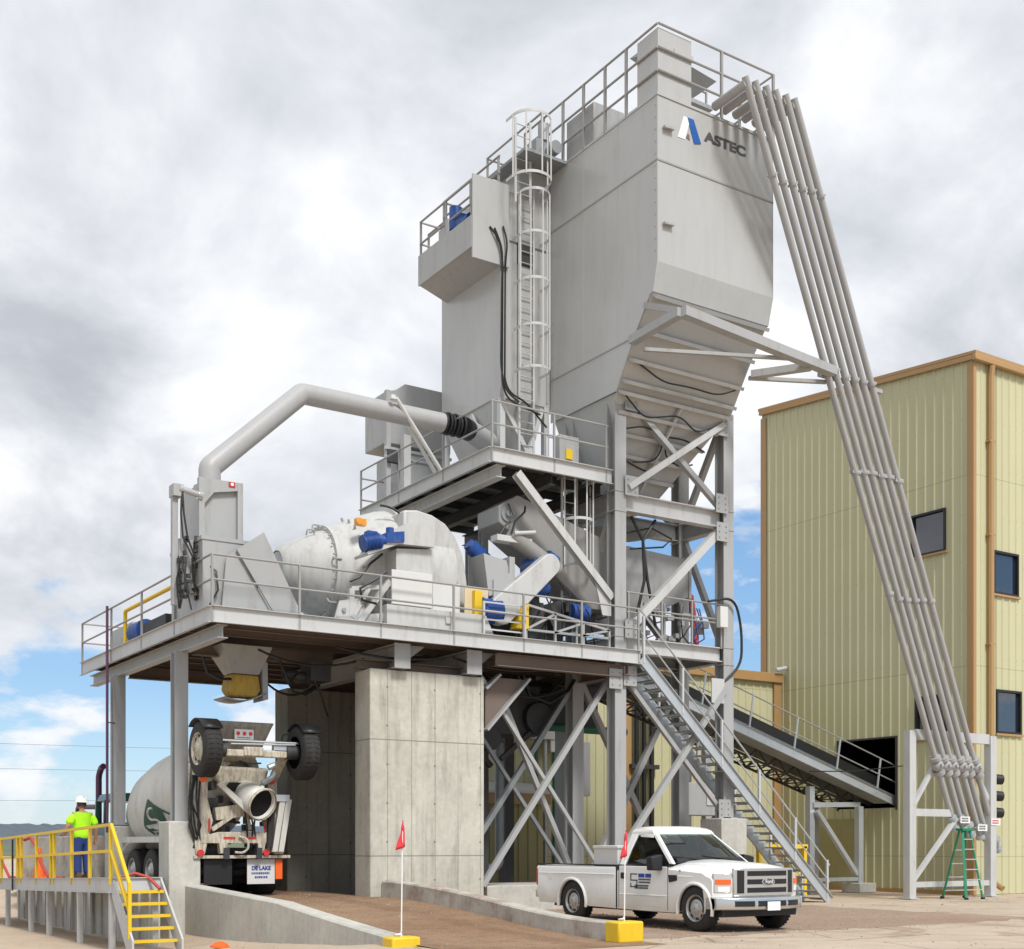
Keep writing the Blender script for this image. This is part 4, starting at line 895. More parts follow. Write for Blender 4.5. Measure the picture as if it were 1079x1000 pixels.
# logo and name on the front
def on_front(u, z, d=.012): return (u, VF + .004 - d, z)
MB().prism([on_front(11.10, 18.68), on_front(11.33, 18.68), on_front(11.50, 19.235), on_front(11.29, 19.235)], (0, .01, 0)).build('logo_stroke', 'white', t)
MB().prism([on_front(11.40, 19.24, .016), on_front(11.60, 19.24, .016), on_front(11.84, 18.72, .016), on_front(11.62, 18.66, .016)], (0, .008, 0)).build('logo_stroke', 'logo_blue', t)
MB().prism([on_front(11.36, 18.74), on_front(11.48, 18.70), on_front(11.46, 18.84), on_front(11.41, 18.84)], (0, .006, 0)).build('logo_stroke', 'under_brown', t)
text_mesh('ASTEC', .33, 'logo_letters', 'letter_grey', t, on_front(11.97, 18.85, 0), (1, 0, 0), (0, 0, 1), bold=.014, squeeze=1.40)
for v in (.0, 1.5):
    MB().box(U0 - .006, U0 + .002, v - .008, v + .008, 14.05, 19.48).build('weld_seam', 'bin_paint', t)
for k in range(22):
    m = MB(); z = 13.2 + k * .29; m.cyl((U0 - .012, -1.42 if z > 15.6 else 2.85, z), (U0 + .01, -1.42 if z > 15.6 else 2.85, z), .022, n=6); m.build('bolt_head', 'grey_paint', t)
# roof railing and roof fittings
rh = (.55, 1.1, 1.66)
railing(t, [(U0, VF, 19.54), (U0, 4.2, 19.54)], rh, [(0, i) for i in (.21, .36, .52, .68, .84, .995)], r=.03, post=.06)
railing(t, [(U0 + .02, VF - .02, 19.54), (14.28, VF - .02, 19.54), (14.28, 1.0, 19.54)], rh, [(0, .53), (0, .995), (1, .5), (1, .98)], r=.03, post=.06)
railing(t, [(12.1, -.2, 19.54), (13.2, -.2, 19.54)], (.5, 1.0, 1.5), [(0, .02), (0, .98)], r=.025)
m = MB(); m.box(U0 + .03, 11.55, VF + .02, -.70, 19.56, 21.13); m.box(11.0, 11.6, VF + .0, VF + .02, 20.62, 20.78); m.build('vent_box', 'bin_paint', t)
m = MB(); m.prism([(10.9, -.9, 21.13), (12.9, -.9, 20.9), (12.9, -.4, 20.9), (10.9, -.4, 21.3)], (0, .5, .02)); m.build('roof_cover', 'grey_paint', t)
m = MB(); m.box(11.56, 12.5, -1.2, -.5, 19.9, 20.0); m.build('shelf', 'grey_paint', t)
m = MB(); m.box(10.6, 11.6, 1.2, 2.4, 19.56, 20.7); m.build('filter_box', 'grey_paint', t, bevel=.02)
m = MB(); m.box(9.7, 10.3, 2.5, 3.2, 19.57, 20.1); m.cyl((10.0, 2.6, 20.1), (10.0, 2.6, 20.55), .15, n=14); m.cyl((10.15, 2.5, 19.85), (10.15, 2.2, 19.85), .17, n=14); m.build('roof_gearbox', 'galv_dark', t)
m = MB(); m.bar((9.8, 2.2, 19.52), (9.8, 3.9, 19.52), 1.3, .08); m.build('roof_landing', 'galv_dark', t)

# ------------------------------------------------------------------ dust collector (tall casing left of the bin)
t = thing('dust_collector', 'tall grey box casing left of the bin with a balcony and blue motor', 'dust collector', (9.6, 4.5, 11))
m = MB(); m.box(8.9, U0 + .3, 3.0, 6.04, 13.3, 18.75); m.build('casing', 'bin_paint', t)
m = MB(); m.box(9.5, U0 + .25, 3.02, 5.9, 18.752, 19.5); m.build('clean_air_plenum', 'bin_paint', t)
m = MB(); m.loft([[(8.92, 3.02, 13.3), (10.43, 3.02, 13.3), (10.43, 6.0, 13.3), (8.92, 6.0, 13.3)], [(9.3, 3.6, 11.9), (10.0, 3.6, 11.9), (10.0, 5.4, 11.9), (9.3, 5.4, 11.9)]]); m.build('hopper', 'bin_paint', t)
for u, v in ((8.98, 3.08), (10.38, 3.08), (8.98, 5.95), (10.38, 5.95)): MB().bar((u, v, 11.0), (u, v, 13.3), .16).build('leg', 'pale_paint', t)
for p, q in (((8.98, 3.02, 13.2), (10.3, 3.02, 11.1)), ((10.2, 3.0, 13.2), (9.5, 3.0, 11.1)), ((8.9, 3.3, 11.1), (8.9, 4.4, 13.2))): MB().bar(p, q, .12).build('brace', 'pale_paint', t)
m = MB(); m.box(9.42, 9.95, 2.97, 3.0, 16.9, 17.6); m.build('access_hatch', 'dark_steel', t)
m = MB(); m.box(8.95, U0 - .05, 2.96, 3.0, 17.45, 17.6); m.box(9.06, 9.1, 2.975, 3.0, 13.4, 18.7); m.box(10.36, 10.4, 2.975, 3.0, 13.4, 18.7); m.build('stiffeners', 'grey_paint', t)
railing(t, [(8.95, 6.04, 18.75), (8.95, 3.1, 18.75)], (.48, .92), [(0, .01), (0, .5), (0, .98)], r=.03, post=.05)
railing(t, [(10.0, 6.04, 18.75), (8.95, 6.04, 18.75)], (.48, .92), [(0, .5)], r=.03, post=.05)
railing(t, [(10.3, 5.88, 19.5), (10.3, 3.05, 19.5)], (.6, 1.15, 1.72), [(0, .01), (0, .5), (0, .98)], r=.03, post=.05)
railing(t, [(11.2, 5.88, 19.5), (10.3, 5.88, 19.5)], (.6, 1.15, 1.72), [(0, .1)], r=.03, post=.05)
# balcony
m = MB(); m.prism([(8.02, 2.95, 17.0), (8.9, 2.95, 16.72), (8.9, 2.95, 17.25), (8.02, 2.95, 17.75)], (0, 2.8, 0)); m.build('balcony_floor', 'grey_paint', t)
MB().box(8.0, 9.12, 2.90, 2.95, 16.7, 18.85).build('end_panel', 'bin_paint', t)
m = MB(); m.box(7.985, 8.017, 2.952, 5.76, 16.98, 17.8); m.build('balcony_kickplate', 'grey_paint', t)
railing(t, [(8.9, 5.75, 17.6), (8.05, 5.75, 17.6), (8.05, 2.95, 17.6)], (.55, 1.15), [(0, .1), (0, .98), (1, .5), (1, .97)], r=.03, post=.05)
railing(t, [(8.95, 6.9, 18.0), (8.95, 6.0, 18.0)], (.55, 1.1), [(0, .02), (0, .95)], r=.03, post=.05)
m = MB(); m.cyl((8.2, 4.1, 17.9), (8.2, 4.1, 18.5), .17, n=14); m.box(8.1, 8.35, 3.6, 4.0, 17.7, 18.15); m.cyl((8.2, 3.6, 17.9), (8.2, 3.3, 17.9), .16, n=12); m.build('motor', 'motor_blue', t)
m = MB(); m.box(8.05, 8.3, 4.2, 4.75, 17.55, 18.1); m.box(8.0, 8.35, 4.15, 4.3, 17.5, 18.2); m.build('belt_cover', 'grey_paint', t, bevel=.01)
for k, p in enumerate([[(8.5, 2.88, 17.6), (8.75, 2.8, 17.3), (8.88, 2.85, 16.8), (8.86, 2.85, 13.6), (9.0, 2.8, 13.2), (9.4, 2.7, 13.05), (9.9, 2.6, 12.9)], [(8.9, 2.86, 17.7), (9.0, 2.8, 17.3), (8.96, 2.85, 16.7), (8.94, 2.85, 13.7), (9.05, 2.75, 13.35), (9.5, 2.7, 13.2), (10.1, 2.6, 12.6)], [(8.65, 2.88, 17.6), (8.84, 2.8, 17.1), (8.82, 2.85, 14.0), (8.95, 2.8, 13.4), (9.3, 2.7, 13.15)]]):
    m = MB(); m.sweep(fillet(p, .3), .026, 6); m.build('cable', 'cable_black', t)
t = thing('filter_cabinet', 'grey gabled cabinet behind the fat duct on the upper platform', 'cabinet', (8.5, 7.3, 11.2))
m = MB(); m.prism([(7.63, 7.0, 12.95), (7.63, 7.0, 14.4), (7.95, 7.0, 14.5), (8.25, 7.0, 14.72), (9.75, 7.0, 14.72), (9.75, 7.0, 12.95)], (0, 1.3, 0)); m.build('hood', 'grey_paint', t, bevel=.02)
m = MB(); m.box(7.95, 9.6, 6.9, 8.2, 11.3, 12.75); m.build('body', 'grey_paint', t, bevel=.02)
m = MB(); m.box(7.55, 9.7, 6.85, 6.95, 12.72, 12.8); m.box(7.55, 9.7, 6.85, 6.95, 12.5, 12.56); m.build('slide_rails', 'galv', t)
m = MB(); m.bar((7.66, 6.95, 11.0), (7.66, 6.95, 14.4), .14); m.build('leg', 'grey_paint', t)
m = MB(); m.bar((8.05, 6.6, 11.0), (8.05, 6.6, 13.1), .22); m.build('leg', 'pale_paint', t)
m = MB(); m.box(7.6, 8.0, 6.75, 6.9, 12.35, 12.7); m.build('latch_gear', 'dark_steel', t)

# ------------------------------------------------------------------ upper platform
ZU = 11.0
t = thing('upper_platform', 'grey upper platform with railings at the foot of the dust collector', 'platform', (7, .4, ZU))
a0, a1, b0, b1 = 7.0, 10.55, .4, 7.3
MB().box(a0 + .06, a1, b0 + .06, b1 - .06, ZU - .05, ZU).build('deck', 'galv_dark', t)
m = MB(); m.channel((a0, b0, ZU - .18), (a1, b0, ZU - .18), .09, .36, .015, side=1); m.channel((a0, b1, ZU - .18), (a0, b0, ZU - .18), .09, .36, .015, side=1); m.build('fascia', 'pale_paint', t)
m = MB(); m.hbeam((a0 + .32, b0 + .1, ZU - .5), (a0 + .32, b1, ZU - .5), .26, .3, .02); m.build('edge_beam', 'pale_paint', t)
m = MB()
for v in (1.5, 2.6, 3.7, 4.8, 5.9, 7.0): m.hbeam((a0 + .1, v, ZU - .17), (a1, v, ZU - .17), .1, .2, .012)
m.hbeam((8.8, .5, ZU - .45), (8.8, 7.2, ZU - .45), .2, .3, .02); m.hbeam((a1 - .2, .6, ZU - .45), (a1 - .2, 7.2, ZU - .45), .2, .3, .02)
m.build('joists', 'dark_steel', t)
for p, q, w in (((7.72, .45, 10.5), (10.57, .45, 7.80), .19), ((7.4, 7.0, 10.4), (7.4, 7.0, ZD), .2), ((10.4, 7.0, 10.4), (10.4, 7.0, ZD), .2), ((9.0, 4.0, 10.4), (9.0, 4.0, ZD), .2)):
    m = MB(); m.hbeam(p, q, w, w, .02, up=(0, 1, 0)); m.build('knee_brace' if p[2] > 10.45 else 'post', 'pale_paint', t)
railing(t, [(a0, b1, ZU), (a0, b0, ZU), (a1 - .1, b0, ZU)], (.56, 1.1), [(0, .002), (0, .33), (0, .67), (1, 0.001), (1, .52), (1, .98)], drop=.35)
railing(t, [(a0, b1, ZU), (a0 + .9, b1, ZU)], (.3, .9), [(0, .98)])
m = MB(); m.box(9.6, 10.2, 1.3, 1.5, ZU + .3, ZU + 1.0); m.build('control_box', 'grey_paint', t, bevel=.01)
MB().box(9.78, 9.98, 1.27, 1.295, ZU + .4, ZU + .65).build('warning_sign', 'safety_yellow', t)
m = MB(); 
for p, q in (((9.5, 1.6, 11), (10.4, 1.6, 11.9)), ((9.3, 1.8, 11.4), (10.4, 1.8, 11.4)), ((9.9, 1.6, 11), (9.9, 1.6, 12.0)), ((9.4, 1.6, 11), (9.4, 1.6, 12.0)), ((9.4, 1.6, 12), (10.4, 1.6, 12))): m.bar(p, q, .06)
m.build('inner_rail', 'pale_paint', t)

m = MB(); m.prism([(10.05, .43, 8.25), (10.57, .43, 8.0), (10.57, .43, 7.35), (10.3, .43, 7.35)], (0, .03, 0)); m.build('gusset', 'pale_paint', t)
# ------------------------------------------------------------------ duct
t = thing('dust_duct', 'fat grey duct rising from the hood, bending and running level to the upper platform', 'duct', (.55, 1.5, 9.2))
pts = [(.50, 1.5, 9.2), (.50, 1.5, 9.72), (2.95, 2.2, 12.0), (6.7, 2.2, 12.0)]
m = MB(); m.sweep(fillet(pts[:3] + [pts[3]], .05, 2), .235, 20); m.build('pipe', 'pipe_grey', t)
for z in (9.25,): 
    m = MB(); m.cyl((.5, 1.5, z), (.5, 1.5, z + .05), .34, n=20); m.build('flange', 'pipe_grey', t)
m = MB(); 
for i in range(6): m.cyl((6.7 + .1 * i, 2.2, 12.0), (6.75 + .1 * i, 2.2, 12.0), .28 if i % 2 else .255, n=20)
m.cyl((7.3, 2.2, 12.0), (7.55, 2.35, 12.0), .26, n=20); m.build('flexible_coupling', 'black_plastic', t)
m = MB(); m.cyl((7.5, 2.3, 12.0), (9.0, 3.6, 12.2), .26, .3, n=20); m.build('pipe', 'grey_paint', t)
m = MB(); m.bar((5.15, 1.9, 12.3), (5.15, 1.9, 12.2), .12); m.cyl((5.25, 1.9, 12.25), (6.75, 2.4, 10.9), .05, n=10); m.cyl((5.9, 2.6, 12.0), (6.95, 3.0, 11.0), .05, n=10); m.build('strut', 'white_panel', t)

# ------------------------------------------------------------------ caged ladders
def caged_ladder(label, u, v, z0, z1, zc0, hoops, out, w=.46, rad=.42, name='caged_ladder'):
    """rungs in a plane of constant v, cage bulging towards -v"""
    t = thing(name, label, 'ladder', (u, v, z0), 'caged ladders')
    m = MB()
    for s_ in (-1, 1): m.bar((u + s_ * w/2, v, z0), (u + s_ * w/2, v, z1), .06, .03)
    m.build('side_rails', 'ladder_white', t)
    m = MB(); z = z0 + .25
    while z < z1: m.cyl((u - w/2, v, z), (u + w/2, v, z), .014, n=5); z += .3
    m.build('rungs', 'ladder_white', t)
    arc = [(u + rad * math.cos(a), v - .12 - rad * (1 + math.sin(a)) * .5 - rad * .42 * (1 + math.sin(a)) * .2) for a in [math.pi + math.pi * i / 12 * 1.0 for i in range(13)]]
    arc = [(u - rad, v - .02)] + [(u + rad * math.cos(math.pi + math.pi * i / 12), v - .35 + rad * math.sin(math.pi + math.pi * i / 12)) for i in range(13)] + [(u + rad, v - .02)]
    for z in hoops:
        m = MB(); m.loft([[(x, y, z - .035), (x, y, z + .035), (x + (u - x) * .03, y + .012, z + .035), (x + (u - x) * .03, y + .012, z - .035)] for x, y in arc]); m.build('cage_hoop', 'ladder_white', t)
    m = MB()
    for i in (1, 4, 7, 10, 13):
        x, y = arc[i]; m.bar((x, y, zc0), (x, y, max(hoops)), .04, .012)
    m.build('cage_bars', 'ladder_white', t)
    return t
caged_ladder('long caged ladder climbing the front of the tall dust collector casing', 9.68, 2.93, ZU, 18.95, 14.0, (14.0, 15.1, 16.3, 17.5, 18.6), -1)
caged_ladder('short caged ladder at the very top, reaching the bin roof railing', 9.36, 2.62, 18.3, 20.5, 18.7, (18.75, 20.3), -1, rad=.54)
caged_ladder('caged ladder hanging under the upper platform beside the tower column', 9.9, 1.3, ZD, ZU, 8.6, (8.6, 9.75, 10.85), -1, rad=.40)

# ------------------------------------------------------------------ outrigger frame and fill pipes
t = thing('outrigger_frame', 'grey steel arm frame reaching from the bin to the sloping pipes', 'outrigger', (12, -1.5, 13.9))
for p, q, w in (((10.40, -.62, 13.9), (10.30, -2.55, 13.9), .22), ((10.30, -2.6, 13.9), (16.0, -1.95, 13.86), .24), ((14.25, -.75, 13.8), (15.1, -2.0, 13.8), .2), ((14.2, -.7, 13.72), (16.1, -1.6, 13.72), .1), ((10.5, -.95, 13.6), (14.3, -2.1, 13.8), .09), ((10.45, -1.1, 14.6), (10.3, -2.5, 13.95), .16)):
    MB().bar(p, q, w, w * .9).build('arm', 'grey_paint', t)
MB().bar((15.8, -1.62, 13.86), (18.2, -1.62, 13.86), .1).build('cross_bar', 'grey_paint', t)
ORD = ['leftmost', 'second from left', 'third from left', 'fourth from left', 'fifth from left', 'rightmost']
for i in range(6):
    jit = random.Random(50 + i); ut, ub = 12.31 + .33 * i + jit.uniform(-.02, .02), 22.20 + .352 * i + jit.uniform(-.03, .03)
    A = V((ut, -2.6, 19.85 + .0 * i)); B = V((ub, -.3, 3.95)); d = (B - A).normalized()
    endz = (2.15, 2.15, 1.95, 1.9, 1.55, 1.5)[i]; E = A + d * ((A.z - endz) / -d.z)
    t = thing('fill_pipe', 'long grey fill pipe from bin top to stand, %s of the six' % ORD[i], 'pipe', tuple(E), 'fill pipes from the bin top')
    m = MB(); sag = jit.uniform(.03, .10); m.sweep([(A - d * .12).lerp(E, k / 12) - V((0, 0, sag * 4 * (k / 12) * (1 - k / 12))) for k in range(13)], .086, 14); m.build('tube', 'pipe_grey', t)
    m = MB(); m.cyl((ut, -2.62, 19.82), (ut, VF + .02, 19.80), .11, n=12); m.build('elbow_run', 'pipe_grey', t)
    for s_ in (.115, .37, .515, .71):
        c = A + (B - A) * (s_ + jit.uniform(-.004, .004)); m = MB(); m.cyl(c - d * .028, c + d * .028, .128, n=14)
        if s_ == .515: m.bar(c - d * .02 + V((-.16, 0, 0)), c - d * .02 + V((.16, 0, 0)), .12, .10)
        m.build('coupling', 'pipe_grey', t)
    m = MB(); m.cyl(B - d * .30, B - d * .18, .17, n=14); m.cyl(B + d * .18, B + d * .30, .17, n=14); m.ball(B, .185, 12, 8); m.cyl(B, B + V((-.05, -.24, 0)), .05, n=8)
    m.build('valve', 'pipe_grey', t)
    m = MB(); m.cyl(E - d * .35, E - d * .25, .15, n=14); m.cyl(E - d * .02, E + d * .12, .14, n=14); m.build('hose_fitting', 'galv', t)
    if i in (1, 3, 5):
        z = (2.35, 2.12, 2.3)[(i - 1) // 2]; c = A + d * ((A.z - z) / -d.z) + V((0, -.16, 0))
        sg = MB().box(c.x - .22, c.x + .22, c.y - .02, c.y, c.z - .10, c.z + .10).build('sign_plate', 'white', t)
        for r_ in range(2):
            x = c.x - .17; m = MB()
            while x < c.x + .14: w = (.03, .045, .025, .04)[int(x * 97) % 4]; m.box(x, x + w, c.y - .024, c.y - .0205, c.z + .015 - .075 * r_, c.z + .065 - .075 * r_); x += w + .015
            m.build('sign_line', 'red' if i == 5 else 'letter_grey', sg)
t = thing('pipe_stand', 'pale steel goalpost stand propping the six sloping pipes near the building corner', 'pipe stand', (21.2, -.3, 0))
for u in (21.2, 24.95):
    m = MB(); m.bar((u, -.1, 0), (u, -.1, 4.95), .28, .24, up=(0, 1, 0)); m.box(u - .2, u + .2, -.3, .1, 0, .03); m.build('post', 'pale_paint', t)
for z, h in ((4.85, .3), (2.55, .22), (.42, .16)): MB().bar((21.34, -.1, z), (24.81, -.1, z) if z != 2.55 else (23.0, -.1, z), .14, h).build('crossbar', 'pale_paint', t)
for p, q in (((21.3, -.1, .5), (23.3, -.1, 2.4)), ((21.3, -.1, 2.7), (22.8, -.1, 4.6)), ((24.9, -.1, 2.9), (23.6, -.1, 4.6))): MB().bar(p, q, .12).build('brace', 'pale_paint', t)

# ------------------------------------------------------------------ grey staircase
t = thing('staircase', 'grey galvanised open staircase descending from the platform behind the pickup', 'stairs', (18, .45, 0))
SA, SB = (11.2, 6.33), (17.95, 0.0)
def sp(q, v, dz=0): return (SA[0] + (SB[0] - SA[0]) * q, v, SA[1] + (SB[1] - SA[1]) * q + dz)
for v, sd_ in ((0.0, 1), (.95, -1)):
    m = MB(); m.channel(sp(0, v, -.05), sp(1, v, -.05 + .05), .07, .30, .014, side=sd_); m.build('stringer', 'galv', t)
NT = 31
for i in range(NT):
    p = sp((i + .5) / NT, 0)
    m = MB(); m.box(p[0] - .02, p[0] + .26, .08, .87, p[2] - .035, p[2]); m.box(p[0] + .235, p[0] + .26, .08, .87, p[2] - .07, p[2] - .036); m.build('tread', 'galv', t)
for v in (0.0, .95):
    m = MB(); m.sweep([(11.15, v, 7.5)] + [sp(.0, v, 1.14), sp(1, v, 1.02)], .024, 6); m.sweep([sp(0, v, .6), sp(1, v, .55)], .02, 6); o = m.build('railing', 'galv', t)
    for q in (.01, .2, .4, .6, .8, .985): MB().bar(sp(q, v, -.1), sp(q, v, 1.08), .06).build('post', 'pale_paint', o)

# ------------------------------------------------------------------ belt conveyor into the building
t = thing('belt_conveyor', 'grey inclined belt conveyor with walkway railing entering a dark opening in the yellow building', 'conveyor', (24.2, 4.4, 0))
def cz(u): return 2.98 + .30 * (25.3 - u)
CA, CB = 13.6, 26.5
VO = .6
def cp(u, v, dz=0): return (u, v + VO, cz(u) + dz)
m = MB(); m.channel(cp(CA, 3.5, .16), cp(CB, 3.5, .16), .06, .3, .012, side=1); m.bar(cp(CA, 3.8, .30), cp(CB, 3.8, .30), .62, .03); m.build('walkway', 'galv', t)
m = MB(); m.bar(cp(CA, 3.8, .0), cp(25.2, 3.8, 0), .6, .02); m.build('walkway_soffit', 'galv_dark', t)
m = MB(); m.channel(cp(CA, 4.25, .48), cp(CB, 4.25, .48), .07, .34, .014, side=1); m.channel(cp(CA, 5.35, .48), cp(CB, 5.35, .48), .07, .34, .014, side=-1); m.build('side_channels', 'galv', t)
m = MB(); m.bar(cp(CA, 4.8, .62), cp(CB, 4.8, .62), .9, .22); m.build('belt', 'rubber', t)
m = MB(); 
n = 26
for i in range(n):
    a, b = CA + (24.6 - CA) * i / n, CA + (24.6 - CA) * (i + 1) / n
    for v in (4.3, 5.3):
        m.bar(cp(a, v, .1 if i % 2 else -.30), cp(b, v, -.30 if i % 2 else .1), .05)
    m.bar(cp(a, 4.3, -.30), cp(a, 5.3, -.30), .04); m.bar(cp(a, 4.3, -.30), cp(b, 5.3, -.30), .04)
for v in (4.3, 5.3): m.bar(cp(CA, v, -.30), cp(24.6, v, -.30), .07)
m.build('truss', 'dark_steel', t)
m = MB(); m.bar(cp(CA, 4.8, .2), cp(25.2, 4.8, .2), 1.0, .1); m.build('bottom_pan', 'dark_steel', t)
rnd = random.Random(3)
for i in range(13):
    u = CA + .4 + i * .9; m = MB(); m.cyl(cp(u, 4.3, .72), cp(u, 4.65, .6), .07, n=8); m.cyl(cp(u, 5.3, .72), cp(u, 4.95, .6), .07, n=8); m.bar(cp(u, 4.28, .48), cp(u, 4.28, .85), .08); m.build('idler', 'dark_steel', t)
m = MB(); m.bar(cp(CA, 4.20, .72), cp(25.6, 4.20, .74), .04, .50); m.build('skirt', 'cable_black', t)
m = MB()
for h in (.82, 1.38): m.sweep([cp(CA, 3.5, h), cp(26.4, 3.5, h)], .022, 6)
o = m.build('railing', 'rail_grey', t)
for i in range(6): u = 15.0 + i * 1.95; MB().bar((u - .12, 3.5 + VO, cz(u) + .2), (u + .08, 3.5 + VO, cz(u + .1) + 1.38), .045).build('post', 'galv', o)
m = MB(); m.sweep([(20.6, 3.3, 3.9), (22.5, 3.2, 3.95), (25.3, 3.3, 4.25)], .02, 6); m.build('cable', 'cable_black', t)
for u, v in ((24.1, 4.4), (24.1, 6.4), (22.0, 4.6), (17.3, 4.4), (17.3, 5.3)):
    m = MB(); m.bar((u, v, .3), (u, v, cz(u) - .46), .22, .2, up=(0, 1, 0)); m.build('support_leg', 'galv' if u > 20 else 'grey_paint', t)
m = MB(); m.bar((22.0, 4.5, 2.9), (24.2, 4.5, 2.95), .16); m.bar((22.1, 4.4, 2.7), (24.0, 4.4, .6), .14); m.bar((22.0, 4.4, .45), (24.0, 4.4, .45), .12); m.build('support_frame', 'galv', t)
m = MB(); m.box(23.7, 24.5, 4.0, 4.8, 0, .32); m.box(21.6, 22.4, 4.2, 5.0, 0, .32); m.build('footing', 'concrete', t, bevel=.02)
# conveyor head and dark machinery under the mixer platform
t = thing('transfer_conveyor', 'dark belt transfer machinery under the platform between pier and tower column', 'conveyor', (9.2, 2.8, 4.2))
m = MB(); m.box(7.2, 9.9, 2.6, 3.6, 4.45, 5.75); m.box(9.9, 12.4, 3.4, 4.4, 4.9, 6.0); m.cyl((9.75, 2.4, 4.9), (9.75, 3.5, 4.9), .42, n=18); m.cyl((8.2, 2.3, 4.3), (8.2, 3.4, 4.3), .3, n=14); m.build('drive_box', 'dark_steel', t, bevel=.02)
m = MB(); m.cyl((9.4, 2.9, 4.75), (13.2, 3.2, 4.75), .11, n=12); m.build('drive_shaft', 'green_steel', t)
m = MB(); m.bar((9.7, 3.0, 5.3), (13.8, 4.6, 6.2), 1.0, .5); m.build('belt', 'rubber', t)
m = MB()
for p, q in (((7.4, 2.5, 4.5), (8.3, 2.5, 3.6)), ((9.5, 2.5, 4.5), (8.6, 2.5, 3.8)), ((6.9, 2.6, 4.0), (8.0, 2.6, 3.3))): m.bar(p, q, .12)
m.build('struts', 'dark_steel', t)
m = MB(); m.sweep([(8.9, 1.9, 5.9), (9.1, 1.9, 5.4), (9.7, 1.9, 5.25), (10.3, 1.9, 5.6), (10.5, 1.9, 5.9)], .05, 6); m.sweep([(8.8, 2.0, 5.9), (9.1, 2.0, 5.5), (9.6, 2.0, 5.35), (10.2, 2.0, 5.9)], .04, 6); m.build('cable', 'cable_black', t)
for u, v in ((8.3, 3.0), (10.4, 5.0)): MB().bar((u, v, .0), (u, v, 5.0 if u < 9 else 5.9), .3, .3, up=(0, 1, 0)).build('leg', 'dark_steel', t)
MB().bar((11.9, 4.2, 0), (11.9, 4.2, 5.9), .5, .45, up=(0, 1, 0)).build('leg', 'grey_paint', t)
t = thing('overflow_chute', 'rusty brown inclined chute beside the top of the front pier', 'chute', (7.6, 1.2, 4.5))
m = MB(); m.prism([(7.0, .7, 4.35), (7.0, .7, 5.25), (7.35, .7, 5.6), (8.15, .7, 5.6)], (0, 1.6, 0)); m.build('pan', 'under_brown', t)
m = MB(); m.bar((6.98, .64, 4.32), (8.2, .64, 5.62), .06, .2, up=(0, 1, 0)); m.bar((6.95, .64, 5.3), (7.35, .64, 5.66), .06, .2, up=(0, 1, 0)); m.build('edge_frame', 'grey_paint', t)
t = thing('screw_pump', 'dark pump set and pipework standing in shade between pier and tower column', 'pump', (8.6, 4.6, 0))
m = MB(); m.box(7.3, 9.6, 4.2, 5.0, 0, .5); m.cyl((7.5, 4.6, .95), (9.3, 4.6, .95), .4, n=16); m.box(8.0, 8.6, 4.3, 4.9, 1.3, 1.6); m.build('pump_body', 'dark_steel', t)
m = MB(); m.sweep(fillet([(9.3, 4.6, .95), (9.9, 4.6, .95), (9.9, 4.6, 4.4)], .3), .13, 10); m.sweep(fillet([(7.6, 4.8, 1.2), (7.6, 4.8, 3.6), (8.9, 4.8, 3.6), (8.9, 4.8, 5.4)], .25), .1, 10); m.build('pump_pipe', 'galv_dark', t)
# cabinet and conduits behind the tower foot
t = thing('electrical_cabinet', 'grey electrical cabinet standing behind the tower braces under the stairs', 'cabinet', (16.1, 3.2, 0))
m = MB(); m.box(15.3, 16.9, 3.0, 3.7, 2.45, 3.4); m.build('body', 'grey_paint', t, bevel=.02)
MB().box(16.05, 16.4, 2.97, 3.0, 2.75, 3.2).build('door_sign', 'pale_paint', t)
for u in (15.5, 16.7): MB().bar((u, 3.35, 0), (u, 3.35, 2.45), .12).build('leg', 'grey_paint', t)
t = thing('transformer_box', 'dark grey low box among the braces left of the stairs', 'cabinet', (14.2, 3.5, 0))
m = MB(); m.box(13.2, 15.0, 3.2, 4.2, 0, 1.55); m.build('body', 'dark_steel', t, bevel=.03); m = MB(); m.box(13.15, 15.05, 3.15, 4.25, 1.55, 1.62); m.build('lid', 'grey_paint', t)
m = MB(); m.bar((16.6, 1.5, 1.55), (18.6, 1.5, 1.55), .12); m.bar((16.7, 1.5, 0), (16.7, 1.5, 1.55), .12); m.bar((18.5, 1.5, 0), (18.5, 1.5, 1.55), .12); m.bar((17.2, 1.5, .75), (18.4, 1.5, .75), .1)
tag(m.build('guard_rail', 'safety_yellow', None, loc=(17.5, 1.5, 0)), 'yellow pipe guard rail behind the foot of the grey staircase', 'guard rail')
t = thing('conduit_run', 'three black conduits climbing the yellow wall behind the tower', 'conduits', (18.5, 9.15, 0))
for i in range(3): 
    m = MB(); m.cyl((18.35 + .33 * i, 9.1, .2), (18.35 + .33 * i, 9.1, 7.2), .085, n=8); m.build('conduit', 'cable_black', t)
m = MB(); m.box(18.1, 19.3, 9.02, 9.2, 4.2, 4.35); m.box(18.1, 19.3, 9.02, 9.2, 1.5, 1.65); m.build('clamps', 'dark_steel', t)

